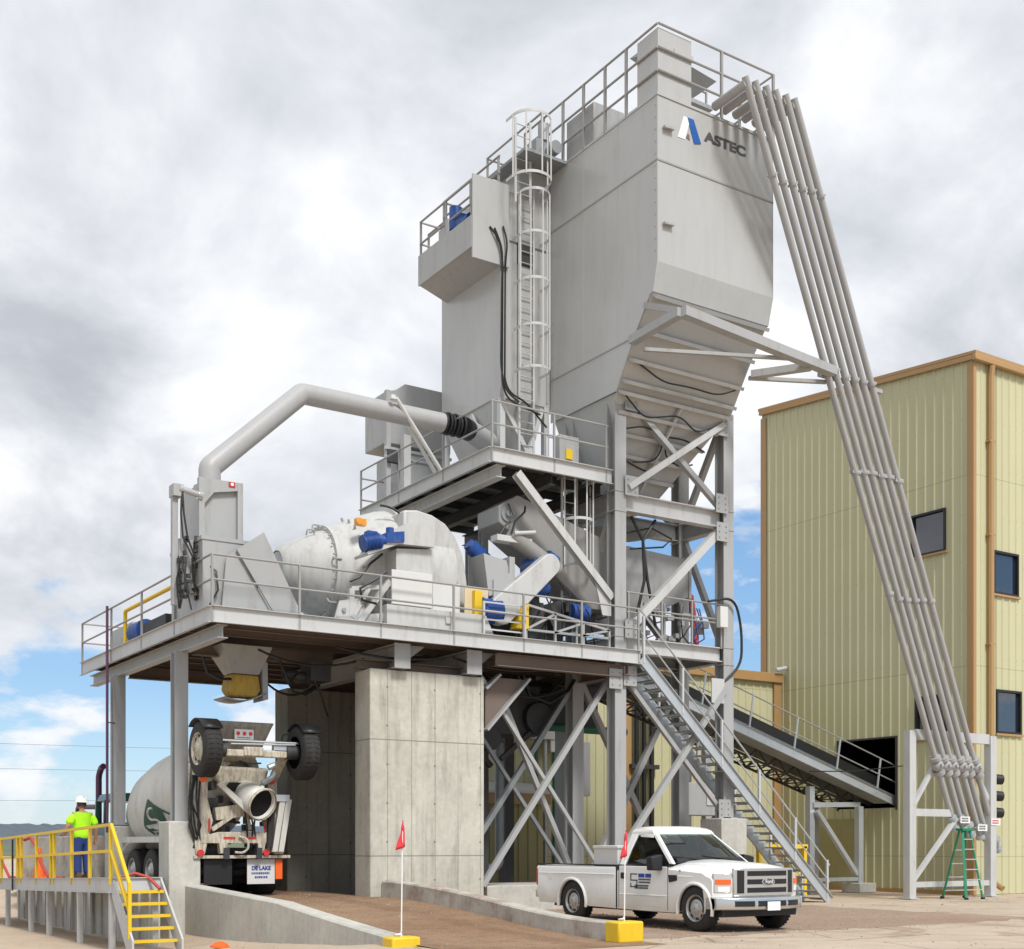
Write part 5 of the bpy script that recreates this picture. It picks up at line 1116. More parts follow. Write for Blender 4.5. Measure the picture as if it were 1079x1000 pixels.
# ------------------------------------------------------------------ buildings
def ribbed(p, q, z0, z1f, out, pitch=.36, d=.035, holes=()):
    """ribbed sheet from p to q (2D points); z1f(t) gives the top; out = outward normal; holes = (s0, s1, z0, z1) cut out"""
    p, q, out = V((*p, 0)), V((*q, 0)), V((*out, 0)); L = (q - p).length; dr = (q - p) / L
    st = []; s_ = 0
    while s_ < L - .01:
        st += [(s_, 0), (s_ + .03, d), (s_ + .075, d), (s_ + .105, 0)]; s_ += pitch
    st = [(a, b) for a, b in st if a < L] + [(L, 0)]
    for h in holes: st += [(h[0], 0), (h[1], 0)]
    st = sorted(st); m = MB()
    for (a, da), (b, db) in zip(st, st[1:]):
        if b - a < 1e-4: continue
        mid = (a + b) / 2; spans = []; lo_ = z0
        for h in sorted(holes, key=lambda q: q[2]):
            if h[0] < mid < h[1]: spans.append((lo_, h[2])); lo_ = h[3]
        spans.append((lo_, None))
        for lo, hi in spans:
            A, B = p + dr * a + out * da, p + dr * b + out * db
            m.add([(A.x, A.y, lo), (B.x, B.y, lo), (B.x, B.y, hi if hi is not None else z1f(b / L)), (A.x, A.y, hi if hi is not None else z1f(a / L))], [(0, 1, 2, 3)])
    return m
def window_on(parent, axis, c, s0, s1, z0, z1, out, mull=0):
    """framed window on a wall of constant u ('u') or v ('v')"""
    def P(s_, z, d): return (c + out * d, s_, z) if axis == 'u' else (s_, c + out * d, z)
    def bx(m, a, b, z_0, z_1, d0, d1):
        p, q = P(a, z_0, d0), P(b, z_1, d1); return m.box(p[0], q[0], p[1], q[1], z_0, z_1)
    fr = MB(); w = .07
    bx(fr, s0, s1, z0, z0 + w, -.08, .06); bx(fr, s0, s1, z1 - w, z1, -.08, .06); bx(fr, s0, s0 + w, z0 + w, z1 - w, -.08, .06); bx(fr, s1 - w, s1, z0 + w, z1 - w, -.08, .06)
    if mull: 
        mid = (s0 + s1) / 2; bx(fr, mid - .025, mid + .025, z0 + w, z1 - w, -.05, .04)
    f_ = fr.build('window', 'black_plastic', parent)
    pn = MB(); bx(pn, s0 + w, s1 - w, z0 + w, z1 - w, -.06, -.04); pn.build('pane', 'window_glass', f_)
    sl_ = MB(); bx(sl_, s0 - .05, s1 + .05, z0 - .07, z0 - .003, -.02, .09); sl_.build('sill', 'trim_brown', f_)
BU, BV = 25.4, .88
t = thing('main_building', 'tall yellow ribbed metal building with brown trim at the right', 'building', (BU, BV, 0))
LV = 10.3 - BV
slope = lambda tt: 17.1 + .85 * tt
holes = [(1.02, 2.40, 11.15, 12.55), (.98, 2.24, 5.1, 6.5), (3.05, 5.6, 2.85, 5.22)]
ribbed((BU, BV), (BU, 10.3), 0, slope, (-1, 0), holes=holes).build('side_wall', 'siding', t, smooth=0)
rh_ = [(1.0, 2.3, 9.7, 11.1), (1.15, 2.45, 5.2, 6.62)]
ribbed((BU, BV), (BU + 14, BV), 0, lambda tt: 17.05, (0, -1), holes=rh_).build('front_wall', 'siding', t, smooth=0)
m = MB(); m.add([(BU, 10.3, 0), (BU + 14, 10.3, 0), (BU + 14, 10.3, 17.95), (BU, 10.3, 17.95)], [(0, 1, 2, 3)]); m.add([(BU + 14, BV, 0), (BU + 14, 10.3, 0), (BU + 14, 10.3, 17.95), (BU + 14, BV, 17.05)], [(0, 1, 2, 3)]); m.build('rear_walls', 'siding', t)
m = MB(); m.prism([(BU - .12, BV - .2, 17.16), (BU - .12, 10.4, 18.05), (BU - .12, 10.4, 18.15), (BU - .12, BV - .2, 17.26)], (14.3, 0, 0)); m.build('roof', 'trim_brown', t)
m = MB(); m.prism([(BU - .13, BV - .1, 17.0), (BU - .13, 10.35, 17.89), (BU - .13, 10.35, 18.04), (BU - .13, BV - .1, 17.15)], (.1, 0, 0)); m.build('rake_trim', 'trim_brown', t)
m = MB(); m.box(BU - .14, BU + 14.1, BV - .22, BV - .06, 16.96, 17.16); m.build('gutter', 'trim_brown', t, bevel=.03)
m = MB(); m.box(BU - .06, BU - .05 + .03, BV - .05, BV + .17, 0, 16.95); m.box(BU - .05, BU + .09, BV - .07, BV - .03, 0, 16.9); m.build('corner_trim', 'trim_brown', t)
m = MB(); m.box(BU - .06, BU - .03, 10.06, 10.32, 0, 17.75); m.build('corner_trim', 'trim_brown', t)
m = MB(); m.sweep(fillet([(BU + .76, BV - .16, 16.95), (BU + .76, BV - .12, 16.6), (BU + .76, BV - .12, .45), (BU + .76, BV - .55, .2)], .12), .1, 8)
for z in (14.5, 11.5, 8, 4.5, 1.5): m.box(BU + .62, BU + .9, BV - .18, BV - .02, z, z + .06)
m.build('downspout', 'trim_brown', t)
window_on(t, 'u', BU, BV + 1.02, BV + 2.40, 11.15, 12.55, -1)
window_on(t, 'u', BU, BV + .98, BV + 2.24, 5.1, 6.5, -1)
window_on(t, 'v', BV, BU + 1.0, BU + 2.3, 9.7, 11.1, -1)
window_on(t, 'v', BV, BU + 1.15, BU + 2.45, 5.2, 6.62, -1)
m = MB(); v0, v1 = BV + 3.05, BV + 5.6
m.box(BU - .05, BU + .02, v0 - .06, v0, 2.79, 5.28); m.box(BU - .05, BU + .02, v1, v1 + .06, 2.79, 5.28); m.box(BU - .05, BU + .02, v0, v1, 5.22, 5.28); m.build('opening_frame', 'dark_steel', t)
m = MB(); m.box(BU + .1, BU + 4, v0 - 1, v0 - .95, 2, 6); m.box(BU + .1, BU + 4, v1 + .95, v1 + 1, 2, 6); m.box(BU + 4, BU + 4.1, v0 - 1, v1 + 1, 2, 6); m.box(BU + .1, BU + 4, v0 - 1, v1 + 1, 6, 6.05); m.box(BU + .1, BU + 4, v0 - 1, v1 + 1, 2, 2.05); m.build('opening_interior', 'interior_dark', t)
m = MB(); m.box(BU - .04, BU - .02, BV + 4.6, BV + 6.6, 0, 2.5); m.build('door', 'siding_dark', t)
m = MB(); m.box(BU - .08, BU + .02, BV + .0, 10.3, -.05, .12); m.build('base_trim', 'trim_brown', t)

t = thing('annex_building', 'lower yellow ribbed building with brown cap behind the steel tower', 'building', (16, 9.3, 0))
ribbed((10.6, 9.3), (BU - .06, 9.3), 0, lambda tt: 7.75, (0, -1)).build('front_wall', 'siding', t, smooth=0)
m = MB(); m.box(10.6, BU - .07, 9.12, 9.32, 7.6, 7.95); m.build('eave_trim', 'trim_brown', t, bevel=.02)
m = MB(); m.box(10.6, BU - .07, 9.33, 12, 7.72, 7.8); m.box(10.5, 10.6, 9.3, 12, 0, 7.7); m.build('roof', 'trim_brown', t)
m = MB(); m.box(24.95, 25.33, 9.2, 9.26, 0, 7.6); m.box(17.75, 18.2, 9.2, 9.26, 0, 7.6); m.build('corner_trim', 'trim_brown', t)
m = MB(); m.cyl((24.9, 9.05, 8.05), (25.35, 9.0, 8.15), .08, n=8); m.build('gutter_end', 'pale_paint', t)
t = thing('lean_to_shed', 'low shaded yellow lean-to with pale roof edge and brown fascia behind the bracing', 'shed', (10.3, 8.2, 0))
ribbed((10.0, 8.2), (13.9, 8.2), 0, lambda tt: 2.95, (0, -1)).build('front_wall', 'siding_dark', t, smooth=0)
m = MB(); m.prism([(9.9, 7.95, 3.2), (9.9, 9.25, 3.55), (9.9, 9.25, 3.6), (9.9, 7.95, 3.28)], (4.1, 0, 0)); m.build('roof', 'white_panel', t)
m = MB(); m.box(9.9, 14.0, 7.96, 8.1, 2.86, 3.19); m.build('fascia', 'trim_brown', t)
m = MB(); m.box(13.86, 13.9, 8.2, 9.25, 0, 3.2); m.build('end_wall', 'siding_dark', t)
t = thing('wall_panel_box', 'pale upright meter box with conduits on the yellow wall behind the bracing', 'meter box', (13.9, 8.0, 0))
m = MB(); m.box(13.95, 14.75, 8.8, 9.1, 5.0, 6.3); m.build('enclosure', 'pale_paint', t, bevel=.02)
m = MB(); m.box(15.6, 16.2, 8.85, 9.1, 3.2, 5.0); m.build('enclosure', 'grey_paint', t, bevel=.02)
m = MB(); m.box(14.6, 15.3, 8.85, 9.1, 4.6, 6.0); m.build('enclosure', 'white_panel', t, bevel=.02)
for i, c in enumerate(('green_steel', 'pale_paint', 'green_steel')): MB().cyl((14.1 + .35 * i, 8.95, 0), (14.1 + .35 * i, 8.95, 5.0), .06, n=8).build('conduit', c, t)

# ------------------------------------------------------------------ traffic signal and stepladder
t = thing('traffic_signal', 'black three lamp traffic signal beside the building downspout', 'traffic signal', (25.8, .6, 2.4))
m = MB(); m.box(25.72, 25.84, .42, .66, 2.4, 3.95); m.bar((25.8, .6, 3.9), (25.85, .85, 3.9), .05); m.bar((25.8, .6, 2.5), (25.85, .85, 2.5), .05); m.build('backplate', 'black_plastic', t, bevel=.02)
for i in range(3):
    z = 2.62 + .53 * i
    m = MB(); m.cyl((25.84, .5, z), (25.92, .46, z), .17, n=16); m.lathe([(0, .17), (.3, .16), (.3, .145), (.08, .145)], (25.88, .48, z), (.9, -.42, -.05), 16, cap=False); m.build('visor', 'black_plastic', t)
    m = MB(); m.lathe([(0, .14), (.05, .1), (.07, .02)], (25.94, .45, z), (.9, -.42, -.05), 14); m.build('lens', ('green_steel', 'amber', 'red')[i], t)
t = thing('stepladder', 'green fibreglass stepladder standing under the pipe outlets', 'stepladder', (22.5, -1.0, 0))
top_l, top_r = (22.25, -1.05, 2.05), (22.65, -1.0, 2.05)
for p, q in (((21.95, -1.5, 0), (22.3, -1.1, 2.05)), ((22.7, -1.5, 0), (22.62, -1.1, 2.05))): MB().bar(p, q, .075, .03).build('front_rail', 'fiberglass_green', t)
for p, q in (((22.35, -.35, 0), (22.35, -.95, 2.0)), ((23.25, -.45, 0), (22.62, -.95, 2.0))): MB().bar(p, q, .07, .03).build('rear_rail', 'fiberglass_green', t)
for i in range(6):
    a = (i + 1) / 7; m = MB(); m.bar(lerp((21.95, -1.5, 0), (22.3, -1.1, 2.05), a), lerp((22.7, -1.5, 0), (22.62, -1.1, 2.05), a), .09, .03); m.build('step', 'galv', t)
for i in range(4):
    a = (i + .6) / 5; m = MB(); m.bar(lerp((22.35, -.35, 0), (22.35, -.95, 2.0), a), lerp((23.25, -.45, 0), (22.62, -.95, 2.0), a), .03, .03); m.build('rear_brace', 'galv', t)
m = MB(); m.box(22.22, 22.7, -1.18, -.92, 2.0, 2.08); m.build('top_cap', 'fiberglass_green', t, bevel=.01)
m = MB(); 
for p in ((21.95, -1.5), (22.7, -1.5), (22.35, -.35), (23.25, -.45)): m.box(p[0] - .05, p[0] + .05, p[1] - .04, p[1] + .04, 0, .07)
m.build('feet', 'black_plastic', t)

# ------------------------------------------------------------------ overhead wires far left
for i, (z, dv, lb) in enumerate([(9.6, 90, 'upper thin overhead wire crossing the blue sky at left'), (7.4, 90, 'middle thin overhead wire crossing the sky at left'), (4.6, 92, 'lowest thin overhead wire just above the hills at left')]):
    pts = [(-60 + k * 6.0 + 30, dv + k * .8 + i, z + .012 * (k - 9) ** 2 + k * .14) for k in range(19)]
    m = MB(); m.sweep(pts, .012, 4); tag(m.build('overhead_wire', 'cable_black', None, loc=pts[0]), lb, 'wire', 'overhead wires behind the truck')

# ------------------------------------------------------------------ operator deck with yellow rails and steps
def dz(v): return .92 - .23 * (v - .6) / 10.3
D0, D1, DV0, DV1 = -1.93, -.95, .35, 13.0
t = thing('loading_deck', 'grey steel operator deck with yellow railing and yellow steps at lower left', 'deck', (-1.4, .4, -.5))
m = MB(); m.prism([(D0 + .05, DV0, dz(DV0) - .05), (D0 + .05, DV1, dz(DV1) - .05), (D0 + .05, DV1, dz(DV1)), (D0 + .05, DV0, dz(DV0))], (.86, 0, 0)); m.prism([(D1 + .02, DV0 + 2.2, dz(2.5) - .06), (D1 + .02, 6.6, dz(6.6) - .06), (D1 + .02, 6.6, dz(6.6) - .01), (D1 + .02, DV0 + 2.2, dz(2.5) - .01)], (.72, 0, 0)); m.build('deck', 'galv_dark', t)
m = MB()
for u, s_ in ((D0, 1), (D1, -1)): m.channel((u, DV1, dz(DV1) - .13), (u, DV0, dz(DV0) - .13), .06, .30, .012, side=s_)
m.channel((D0, DV0 - .01, dz(DV0) - .13), (D1, DV0 - .01, dz(DV0) - .13), .06, .30, .012, side=1); m.build('side_channels', 'pale_paint', t)
for v in (.5, 2.9, 5.6, 7.4, 10.0, 12.6):
    for u in (D0 + .06, D1 - .06): MB().bar((u, v, zg(u, v) - .02), (u, v, dz(v) - .26), .11).build('leg', 'pale_paint', t)
m = MB()
for h in (.55, 1.07): m.bar((D0, DV0, dz(DV0) + h), (D0, DV1, dz(DV1) + h * .98), .06)
o = m.build('railing', 'safety_yellow', t)
for v in (DV0 + .03, 1.9, 3.35, 4.9, 5.2, 6.6, 8.2, 8.6, 10.5, 12.8): MB().bar((D0, v, dz(v) - .12), (D0, v, dz(v) + 1.07), .065).build('post', 'safety_yellow', o)
# steps
ST = [(DV0 - .02, dz(DV0)), (DV0 - 1.25, -.46)]
for u in (D0 + .02, D1):
    m = MB(); m.prism([(u, DV0 + .02, dz(DV0) + .02), (u, DV0 + .02, dz(DV0) - .35), (u, DV0 - 1.0, -.47), (u, DV0 - 1.32, -.47), (u, DV0 - 1.32, -.22)], (.04, 0, 0)); m.build('step_stringer', 'pale_paint', t)
for i in range(5):
    a = (i + 1) / 6; v, z = DV0 - 1.25 * a, dz(DV0) + (-.46 - dz(DV0)) * a
    m = MB(); m.box(D0 + .065, D1 - .005, v - .02, v + .2, z - .035, z - .005); o = m.build('step_tread', 'galv_dark', t)
    MB().box(D0 + .065, D1 - .005, v - .055, v - .021, z - .06, z).build('step_nosing', 'safety_yellow', o)
m = MB()
for h in (1.07, .55): m.bar((D0, DV0, dz(DV0) + h), (D0 + .03, DV0 - 1.12, dz(DV0) - 1.15 + h), .06)
m.bar((D0 + .03, DV0 - 1.12, -.2), (D0 + .03, DV0 - 1.12, dz(DV0) - 1.12 + 1.07), .065); m.build('stair_rail', 'safety_yellow', t)
m = MB(); 
for i in range(5): m.box(D0 - .008, D0 - .001, 1.0 + i * .62, 1.45 + i * .62, dz(1.5) - .12, dz(1.5) - .08)
m.build('reflective_strip', 'red', t)
# ribbed retaining boards below the deck
m = MB()
x = 0
for i in range(34):
    v = 1.0 + i * .36; m.box(-.82 - .05 * (i % 2), -.74, v, v + .355, zg(-.8, v) - .1, dz(v) - .32)
tag(m.build('board_wall', 'concrete', None, loc=(-.8, 1, -.5)), 'upright concrete boards closing the shaded space under the deck', 'wall')
# traffic cones
def cone(x, y, z, h, label):
    t = thing('traffic_cone', label, 'traffic cone', (x, y, z), 'cones on the loading deck')
    m = MB(); m.box(x - .19, x + .19, y - .19, y + .19, z, z + .035); m.build('base', 'orange', t)
    m = MB(); m.lathe([(.035, .15), (h, .035)], (x, y, z), (0, 0, 1), 16); m.build('body', 'orange', t)
cone(-1.55, 8.0, dz(8.0), .78, 'orange traffic cone on the deck between the red hoses')
cone(-3.6, 11.5, -.5, 1.4, 'orange cone tip showing behind the railing at the left edge')
for i, (v, lb) in enumerate([(7.35, 'red hose loop hanging by the orange cone inside the railing'), (11.6, 'red hose loop hanging at the far left end of the railing')]):
    m = MB(); m.sweep([(D0 + .1, v + .95, dz(v) + .95), (D0 + .15, v + .5, dz(v) + 1.0), (D0 + .18, v + .1, dz(v) + .8), (D0 + .2, v - .3, dz(v) + .4), (D0 + .22, v - 1.0, dz(v) + .06), (D0 + .4, v - 1.7, dz(v) + .05)], .04, 8)
    tag(m.build('hose', 'hose_red', None, loc=(D0, v, dz(v))), lb, 'hose', 'red hoses on the deck')
m = MB(); m.sweep([(-1.7, .6, dz(.6) + .03), (-1.4, .5, dz(.5) + .1), (-1.2, .3, dz(.4) + .02), (-1.05, .05, .72)], .035, 6)
tag(m.build('hose', 'hose_red', None, loc=(-1.5, .5, dz(.5))), 'short red hose end lying at the head of the yellow steps', 'hose', 'red hoses on the deck')
for i, (v, lb) in enumerate([(8.9, 'thin black rod leaning on the deck edge by the cone'), (12.35, 'thin black rod at the far left of the deck')]):
    m = MB(); m.bar((D0 - .06, v, dz(v) - .3), (D0 - .06, v, dz(v) + 1.0), .04); tag(m.build('rod', 'black_plastic', None, loc=(D0 - .06, v, dz(v) - .3)), lb, 'rod', 'black rods at the deck edge')
t = thing('pipe_gate', 'grey pipe gate with horizontal bars under the left end of the deck', 'gate', (-2.2, 13, -.5))
m = MB()
for k in range(5): m.cyl((-2.6, 9.2, -.35 + .22 * k), (-2.6, 15.5, -.35 + .22 * k), .03, n=6)
m.build('bars', 'galv', t)
for v in (9.3, 12.2, 15.4): MB().bar((-2.6, v, -.5), (-2.6, v, .62), .07).build('post', 'galv_dark', t)

# ------------------------------------------------------------------ person on the deck (seen from behind)
def skin_mesh(name, mat, parent, verts, edges, radii, root=0, sub=2):
    me = bpy.data.meshes.new(name); me.from_pydata([tuple(v) for v in verts], edges, [])
    o = bpy.data.objects.new(name, me); COL.objects.link(o); o.parent = parent
    md = o.modifiers.new('skin', 'SKIN'); md.use_smooth_shade = True; md.branch_smoothing = .6
    for i, r in enumerate(radii):
        sv = me.skin_vertices[0].data[i]; sv.radius = r if isinstance(r, tuple) else (r, r); sv.use_root = (i == root)
    if sub: s_ = o.modifiers.new('sub', 'SUBSURF'); s_.levels = sub; s_.render_levels = sub
    me.materials.append(MATS[mat])
    return o
t = thing('person', 'worker in a lime shirt, jeans and white hard hat standing at the yellow rail', 'person', (-1.5, 4.15, dz(4.15)), local=True)
t.rotation_euler = (0, 0, R(14))
# local frame: x right, y forward (away from the viewer), z up; 1.80 m tall
Vv = [(0,0,.96),(0,.0,1.12),(0,.01,1.30),(0,.0,1.43),(0,.0,1.52),(0,.03,1.60),(0,.035,1.70)]
E_ = [(0,1),(1,2),(2,3),(3,4),(4,5),(5,6)]; Rr = [(.185,.135),(.185,.135),(.20,.135),(.15,.10),(.055,.055),(.078,.088),(.075,.09)]
def chain(start, pts, rads):
    prev = start
    for p, r in zip(pts, rads): Vv.append(p); Rr.append(r); E_.append((prev, len(Vv) - 1)); prev = len(Vv) - 1
    return prev
for s_ in (-1, 1):
    chain(0, [(s_*.10, 0, .88), (s_*.115, .01, .50), (s_*.12, -.02, .10), (s_*.13, .10, .05)], [(.095,.095), .062, .042, .038])
# right arm hangs, left arm reaches the rail
aR = chain(3, [(.225, 0, 1.42), (.335, -.02, 1.16), (.36, .06, .92), (.365, .085, .83)], [.07, .056, .042, .036])
for k, (dx, L) in enumerate(((-.03, .075), (-.01, .085), (.01, .08), (.03, .065))): chain(aR, [(.365, .085 + dx, .785), (.36, .09 + dx, .785 - L * .6), (.348, .09 + dx, .785 - L)], [.011, .0095, .008])
chain(aR, [(.35, .135, .81), (.342, .15, .765)], [.012, .009])
aL = chain(3, [(-.225, 0, 1.42), (-.345, -.02, 1.17), (-.375, .08, .99), (-.385, .13, .985)], [.07, .056, .040, .034])
for k, (dx, L) in enumerate(((-.028, .07), (-.009, .08), (.01, .08), (.028, .065))): chain(aL, [(-.40 + dx, .165, .985), (-.40 + dx, .19, .97), (-.40 + dx, .20, .94)], [.0105, .0095, .008])
chain(aL, [(-.36, .15, .97), (-.345, .165, .945)], [.011, .009])
body = skin_mesh('body', 'skin', t, Vv, E_, Rr)
# head details: nose, ears
hm = MB(); hm.ball((0, .035, 1.665), .098, 16, 12, 1.22); hm.ball((0, .135, 1.655), .018, 8, 6, 1.3)
for s_ in (-1, 1): hm.ball((s_*.098, .03, 1.66), .022, 8, 6, 1.5)
hm.build('head', 'skin', t)
m = MB()
for s_ in (-1, 1): m.ball((s_*.035, .125, 1.685), .012, 8, 6)
m.box(-.03, .03, .126, .131, 1.60, 1.608); m.build('face_features', 'hair', t)
m = MB(); m.lathe([(-.06, .098), (0, .104), (.06, .106)], (0, .022, 1.67), (0, 0, 1), 16); m.build('hair', 'hair', t)
m = MB(); m.lathe([(0, .165), (.012, .165), (.02, .132), (.06, .128), (.10, .108), (.13, .07), (.142, .02)], (0, .04, 1.715), (0, -.08, 1), 20); m.bar((0, -.08, 1.83), (0, .15, 1.84), .05, .03); m.build('hard_hat', 'hat_white', t)
sv = [(0,0,.82),(0,0,1.08),(0,.01,1.28),(0,0,1.42),(0,0,1.49), (.225,0,1.41),(.315,-.015,1.18), (-.225,0,1.41),(-.335,-.015,1.20)]
skin_mesh('shirt', 'neon_shirt', t, sv, [(0,1),(1,2),(2,3),(3,4),(3,5),(5,6),(3,7),(7,8)], [(.235,.17),(.23,.17),(.25,.165),(.215,.13),(.085,.075),(.105,.10),(.105,.095),(.105,.10),(.105,.095)], 2)
tv = [(0,0,1.08),(0,0,.90)]; te = [(0,1)]; tr = [(.21,.155),(.205,.15)]
for s_ in (-1, 1):
    b0 = len(tv); tv += [(s_*.10,0,.80),(s_*.115,.01,.48),(s_*.12,-.02,.08)]; te += [(1,b0),(b0,b0+1),(b0+1,b0+2)]; tr += [(.13,.13),(.10,.105),(.09,.095)]
skin_mesh('jeans', 'denim', t, tv, te, tr)
for s_ in (-1, 1):
    m = MB(); m.loft([[(s_*.12 + a, y - .02, z) for a, y, z in r_] for r_ in ([(-.05,-.09,0),(.05,-.09,0),(.055,.2,0),(-.055,.2,0)], [(-.055,-.1,.04),(.055,-.1,.04),(.06,.21,.04),(-.06,.21,.04)], [(-.05,-.08,.14),(.05,-.08,.14),(.045,.06,.12),(-.045,.06,.12)])]); m.build('boot', 'boot', t, bevel=.015)

# ------------------------------------------------------------------ white pickup (local: x right, y forward, z up)
def arcpts(cy, cz_, r, a0, a1, n=12): return [(cy + r * math.cos(R(a0 + (a1 - a0) * i / n)), cz_ + r * math.sin(R(a0 + (a1 - a0) * i / n))) for i in range(n + 1)]
def wheel(parent, x, y, z, r, w, side, rim_mat, kind='car'):
    m = MB(); R2 = r * .60
    prof = [(-w/2, R2), (-w/2, r * .86), (-w/2 + .03, r * .96), (-w/2 + .06, r), (w/2 - .06, r), (w/2 - .03, r * .96), (w/2, r * .86), (w/2, R2)]
    m.lathe(prof, (x, y, z), (side, 0, 0), 36, cap=False)
    ty = m.build('wheel', 'rubber', parent)
    m = MB()
    for i in range(36):
        a = 2 * math.pi * i / 36; c = V((x, y + math.cos(a) * (r + .003), z + math.sin(a) * (r + .003))); d = V((0, -math.sin(a), math.cos(a)))
        for s_ in (-1, 1): m.bar(c + V((s_ * w * .06, 0, 0)), c + V((s_ * w * .36, 0, 0)) + d * .025, .025, .012, up=(0, math.cos(a), math.sin(a)))
    m.build('tread', 'rubber', ty)
    m = MB(); m.lathe([(w/2 - .02, R2 + .004), (w/2 + .004, R2 - .01), (w/2 - .03, R2 - .035), (w/2 - .07, R2 * .82), (w/2 - .03, R2 * .62), (w/2 - .025, R2 * .45), (w/2 + .01, R2 * .34), (w/2 + .02, R2 * .2), (w/2 + .02, .01)], (x, y, z), (side, 0, 0), 32, cap=False)
    m.build('rim', rim_mat, ty)
    for i in range(8):
        m = MB(); a = 2 * math.pi * i / 8; c = V((x + side * (w/2 - .060), y + math.cos(a) * R2 * .74, z + math.sin(a) * R2 * .74)); m.cyl(c, c + V((side * .022, 0, 0)), R2 * .13, n=10); m.build('rim_hole', 'black_plastic', ty)
    m = MB()
    for i in range(8):
        a = 2 * math.pi * (i + .5) / 8; c = V((x + side * (w/2 - .02), y + math.cos(a) * R2 * .4, z + math.sin(a) * R2 * .4)); m.cyl(c, c + V((side * .02, 0, 0)), .013, n=6)
    m.build('lug_nuts', 'chrome', ty)
    return ty
t = thing('pickup_truck', 'white regular cab pickup truck with a blue door sign parked beside the ramp', 'pickup truck', (0, 0, 0), local=True)
FA, RA, WR = 1.70, -2.10, .425
front = [(-.58, .33), (.30, .32), (1.12, .32)] + arcpts(FA, .40, .47, 188, -8, 14) + [(2.28, .46), (2.42, .55), (2.47, .64), (2.47, .98), (2.43, 1.10), (2.30, 1.17), (1.9, 1.22), (1.4, 1.25), (1.02, 1.27), (.95, 1.26), (.3, 1.24), (-.58, 1.22)]
def warp(pts, x):
    o = []
    ax_ = abs(x) / 1.05
    for y, z in pts:
        if y > 1.9: y = y - .30 * ax_ ** 3 * min(1, (y - 1.9) / .4)
        if z > .9: z = z - (.02 + .10 * ax_ ** 8 + .035 * ax_ ** 2) * min(1, (z - .9) / .25)
        if z > 1.08 and y > .98: z = z + .055 * max(0, math.cos(min(1, ax_ / .86) * math.pi / 2)) ** .7 * (1 if y < 2.35 else .6)
        o.append((x, y, z))
    return o
m = MB(); m.loft([warp(front, x) for x in (-1.05, -1.04, -1.01, -.95, -.8, -.55, -.28, 0, .28, .55, .8, .95, 1.01, 1.04, 1.05)]); m.build('body', 'truck_white', t, smooth=32)
bed = [(-3.34, .50), (-3.28, .36), (-2.66, .36)] + arcpts(RA, .40, .48, 185, -5, 14) + [(-1.5, .34), (-.63, .33), (-.63, 1.16), (-3.38, 1.15), (-3.38, .6)]
for s_ in (-1, 1):
    m = MB(); m.loft([[(s_ * x, y + dy * (y > -.7) * 0, z - dz_ * (z > 1.0)) for y, z in bed] for x, dz_, dy in ((.90, 0, 0), (1.0, 0, 0), (1.035, .02, 0), (1.05, .06, 0))]); m.build('bed_side', 'truck_white', t, smooth=35)
    MB().box(s_ * .89, s_ * 1.03, -3.38, -.63, 1.162, 1.19).build('rail_cap', 'black_plastic', t, bevel=.01)
    m = MB(); m.sweep([(s_ * 1.052, a, b) for a, b in arcpts(RA, .40, .49, 190, -10, 16)], .034, 6); m.build('arch_lip', 'truck_white', t)
    m = MB(); m.sweep([(s_ * 1.050, a, b) for a, b in arcpts(FA, .40, .48, 192, -12, 16)], .034, 6); m.build('arch_lip', 'truck_white', t)
m = MB(); m.box(-.9, .9, -3.38, -3.31, .55, 1.15); m.build('tailgate', 'truck_white', t, bevel=.015)
m = MB(); m.box(-.9, .9, -3.30, -.64, .72, .78); m.box(-.9, .9, -.70, -.64, .78, 1.15); m.build('bed_floor', 'truck_white', t)
for s_ in (-1, 1): MB().box(s_ * .93, s_ * 1.055, -3.40, -3.34, .72, 1.08).build('tail_light', 'red', t, bevel=.01)
m = MB(); m.box(-.98, .98, -3.55, -3.39, .46, .62); m.build('rear_bumper', 'chrome', t, bevel=.02)
m = MB(); m.box(-.72, .72, -3.2, 2.0, .28, .62); m.box(-.62, .62, -2.8, 1.9, .62, .85); m.build('underbody', 'black_plastic', t)
m = MB(); m.prism([(-1.0, y, z) for y, z in arcpts(FA, .40, .466, 185, -5, 16)], (2.0, 0, 0)); m.prism([(-1.0, y, z) for y, z in arcpts(RA, .40, .476, 185, -5, 16)], (2.0, 0, 0)); m.build('wheel_wells', 'black_plastic', t, smooth=0)
for x, y, s_ in ((.90, FA, 1), (-.90, FA, -1), (.90, RA, 1), (-.90, RA, -1)): wheel(t, x, y, WR, WR, .27, s_, 'wheel_steel')
for s_ in (-1, 1):
    m = MB(); m.sweep([(s_ * 1.046, -3.3, .99), (s_ * 1.05, -2.0, 1.0), (s_ * 1.05, -.66, 1.0)], .012, 6); m.sweep([(s_ * 1.05, .98, 1.0), (s_ * 1.046, 1.6, 1.0), (s_ * 1.0, 2.1, .98)], .012, 6); m.build('body_crease', 'truck_white', t)
    MB().box(s_ * .95, s_ * 1.046, -.632, -.60, .36, 1.17).build('cab_gap', 'black_plastic', t)
    MB().box(s_ * 1.048, s_ * 1.056, -2.95, -2.80, .86, 1.0).build('fuel_flap', 'truck_white', t, bevel=.008)
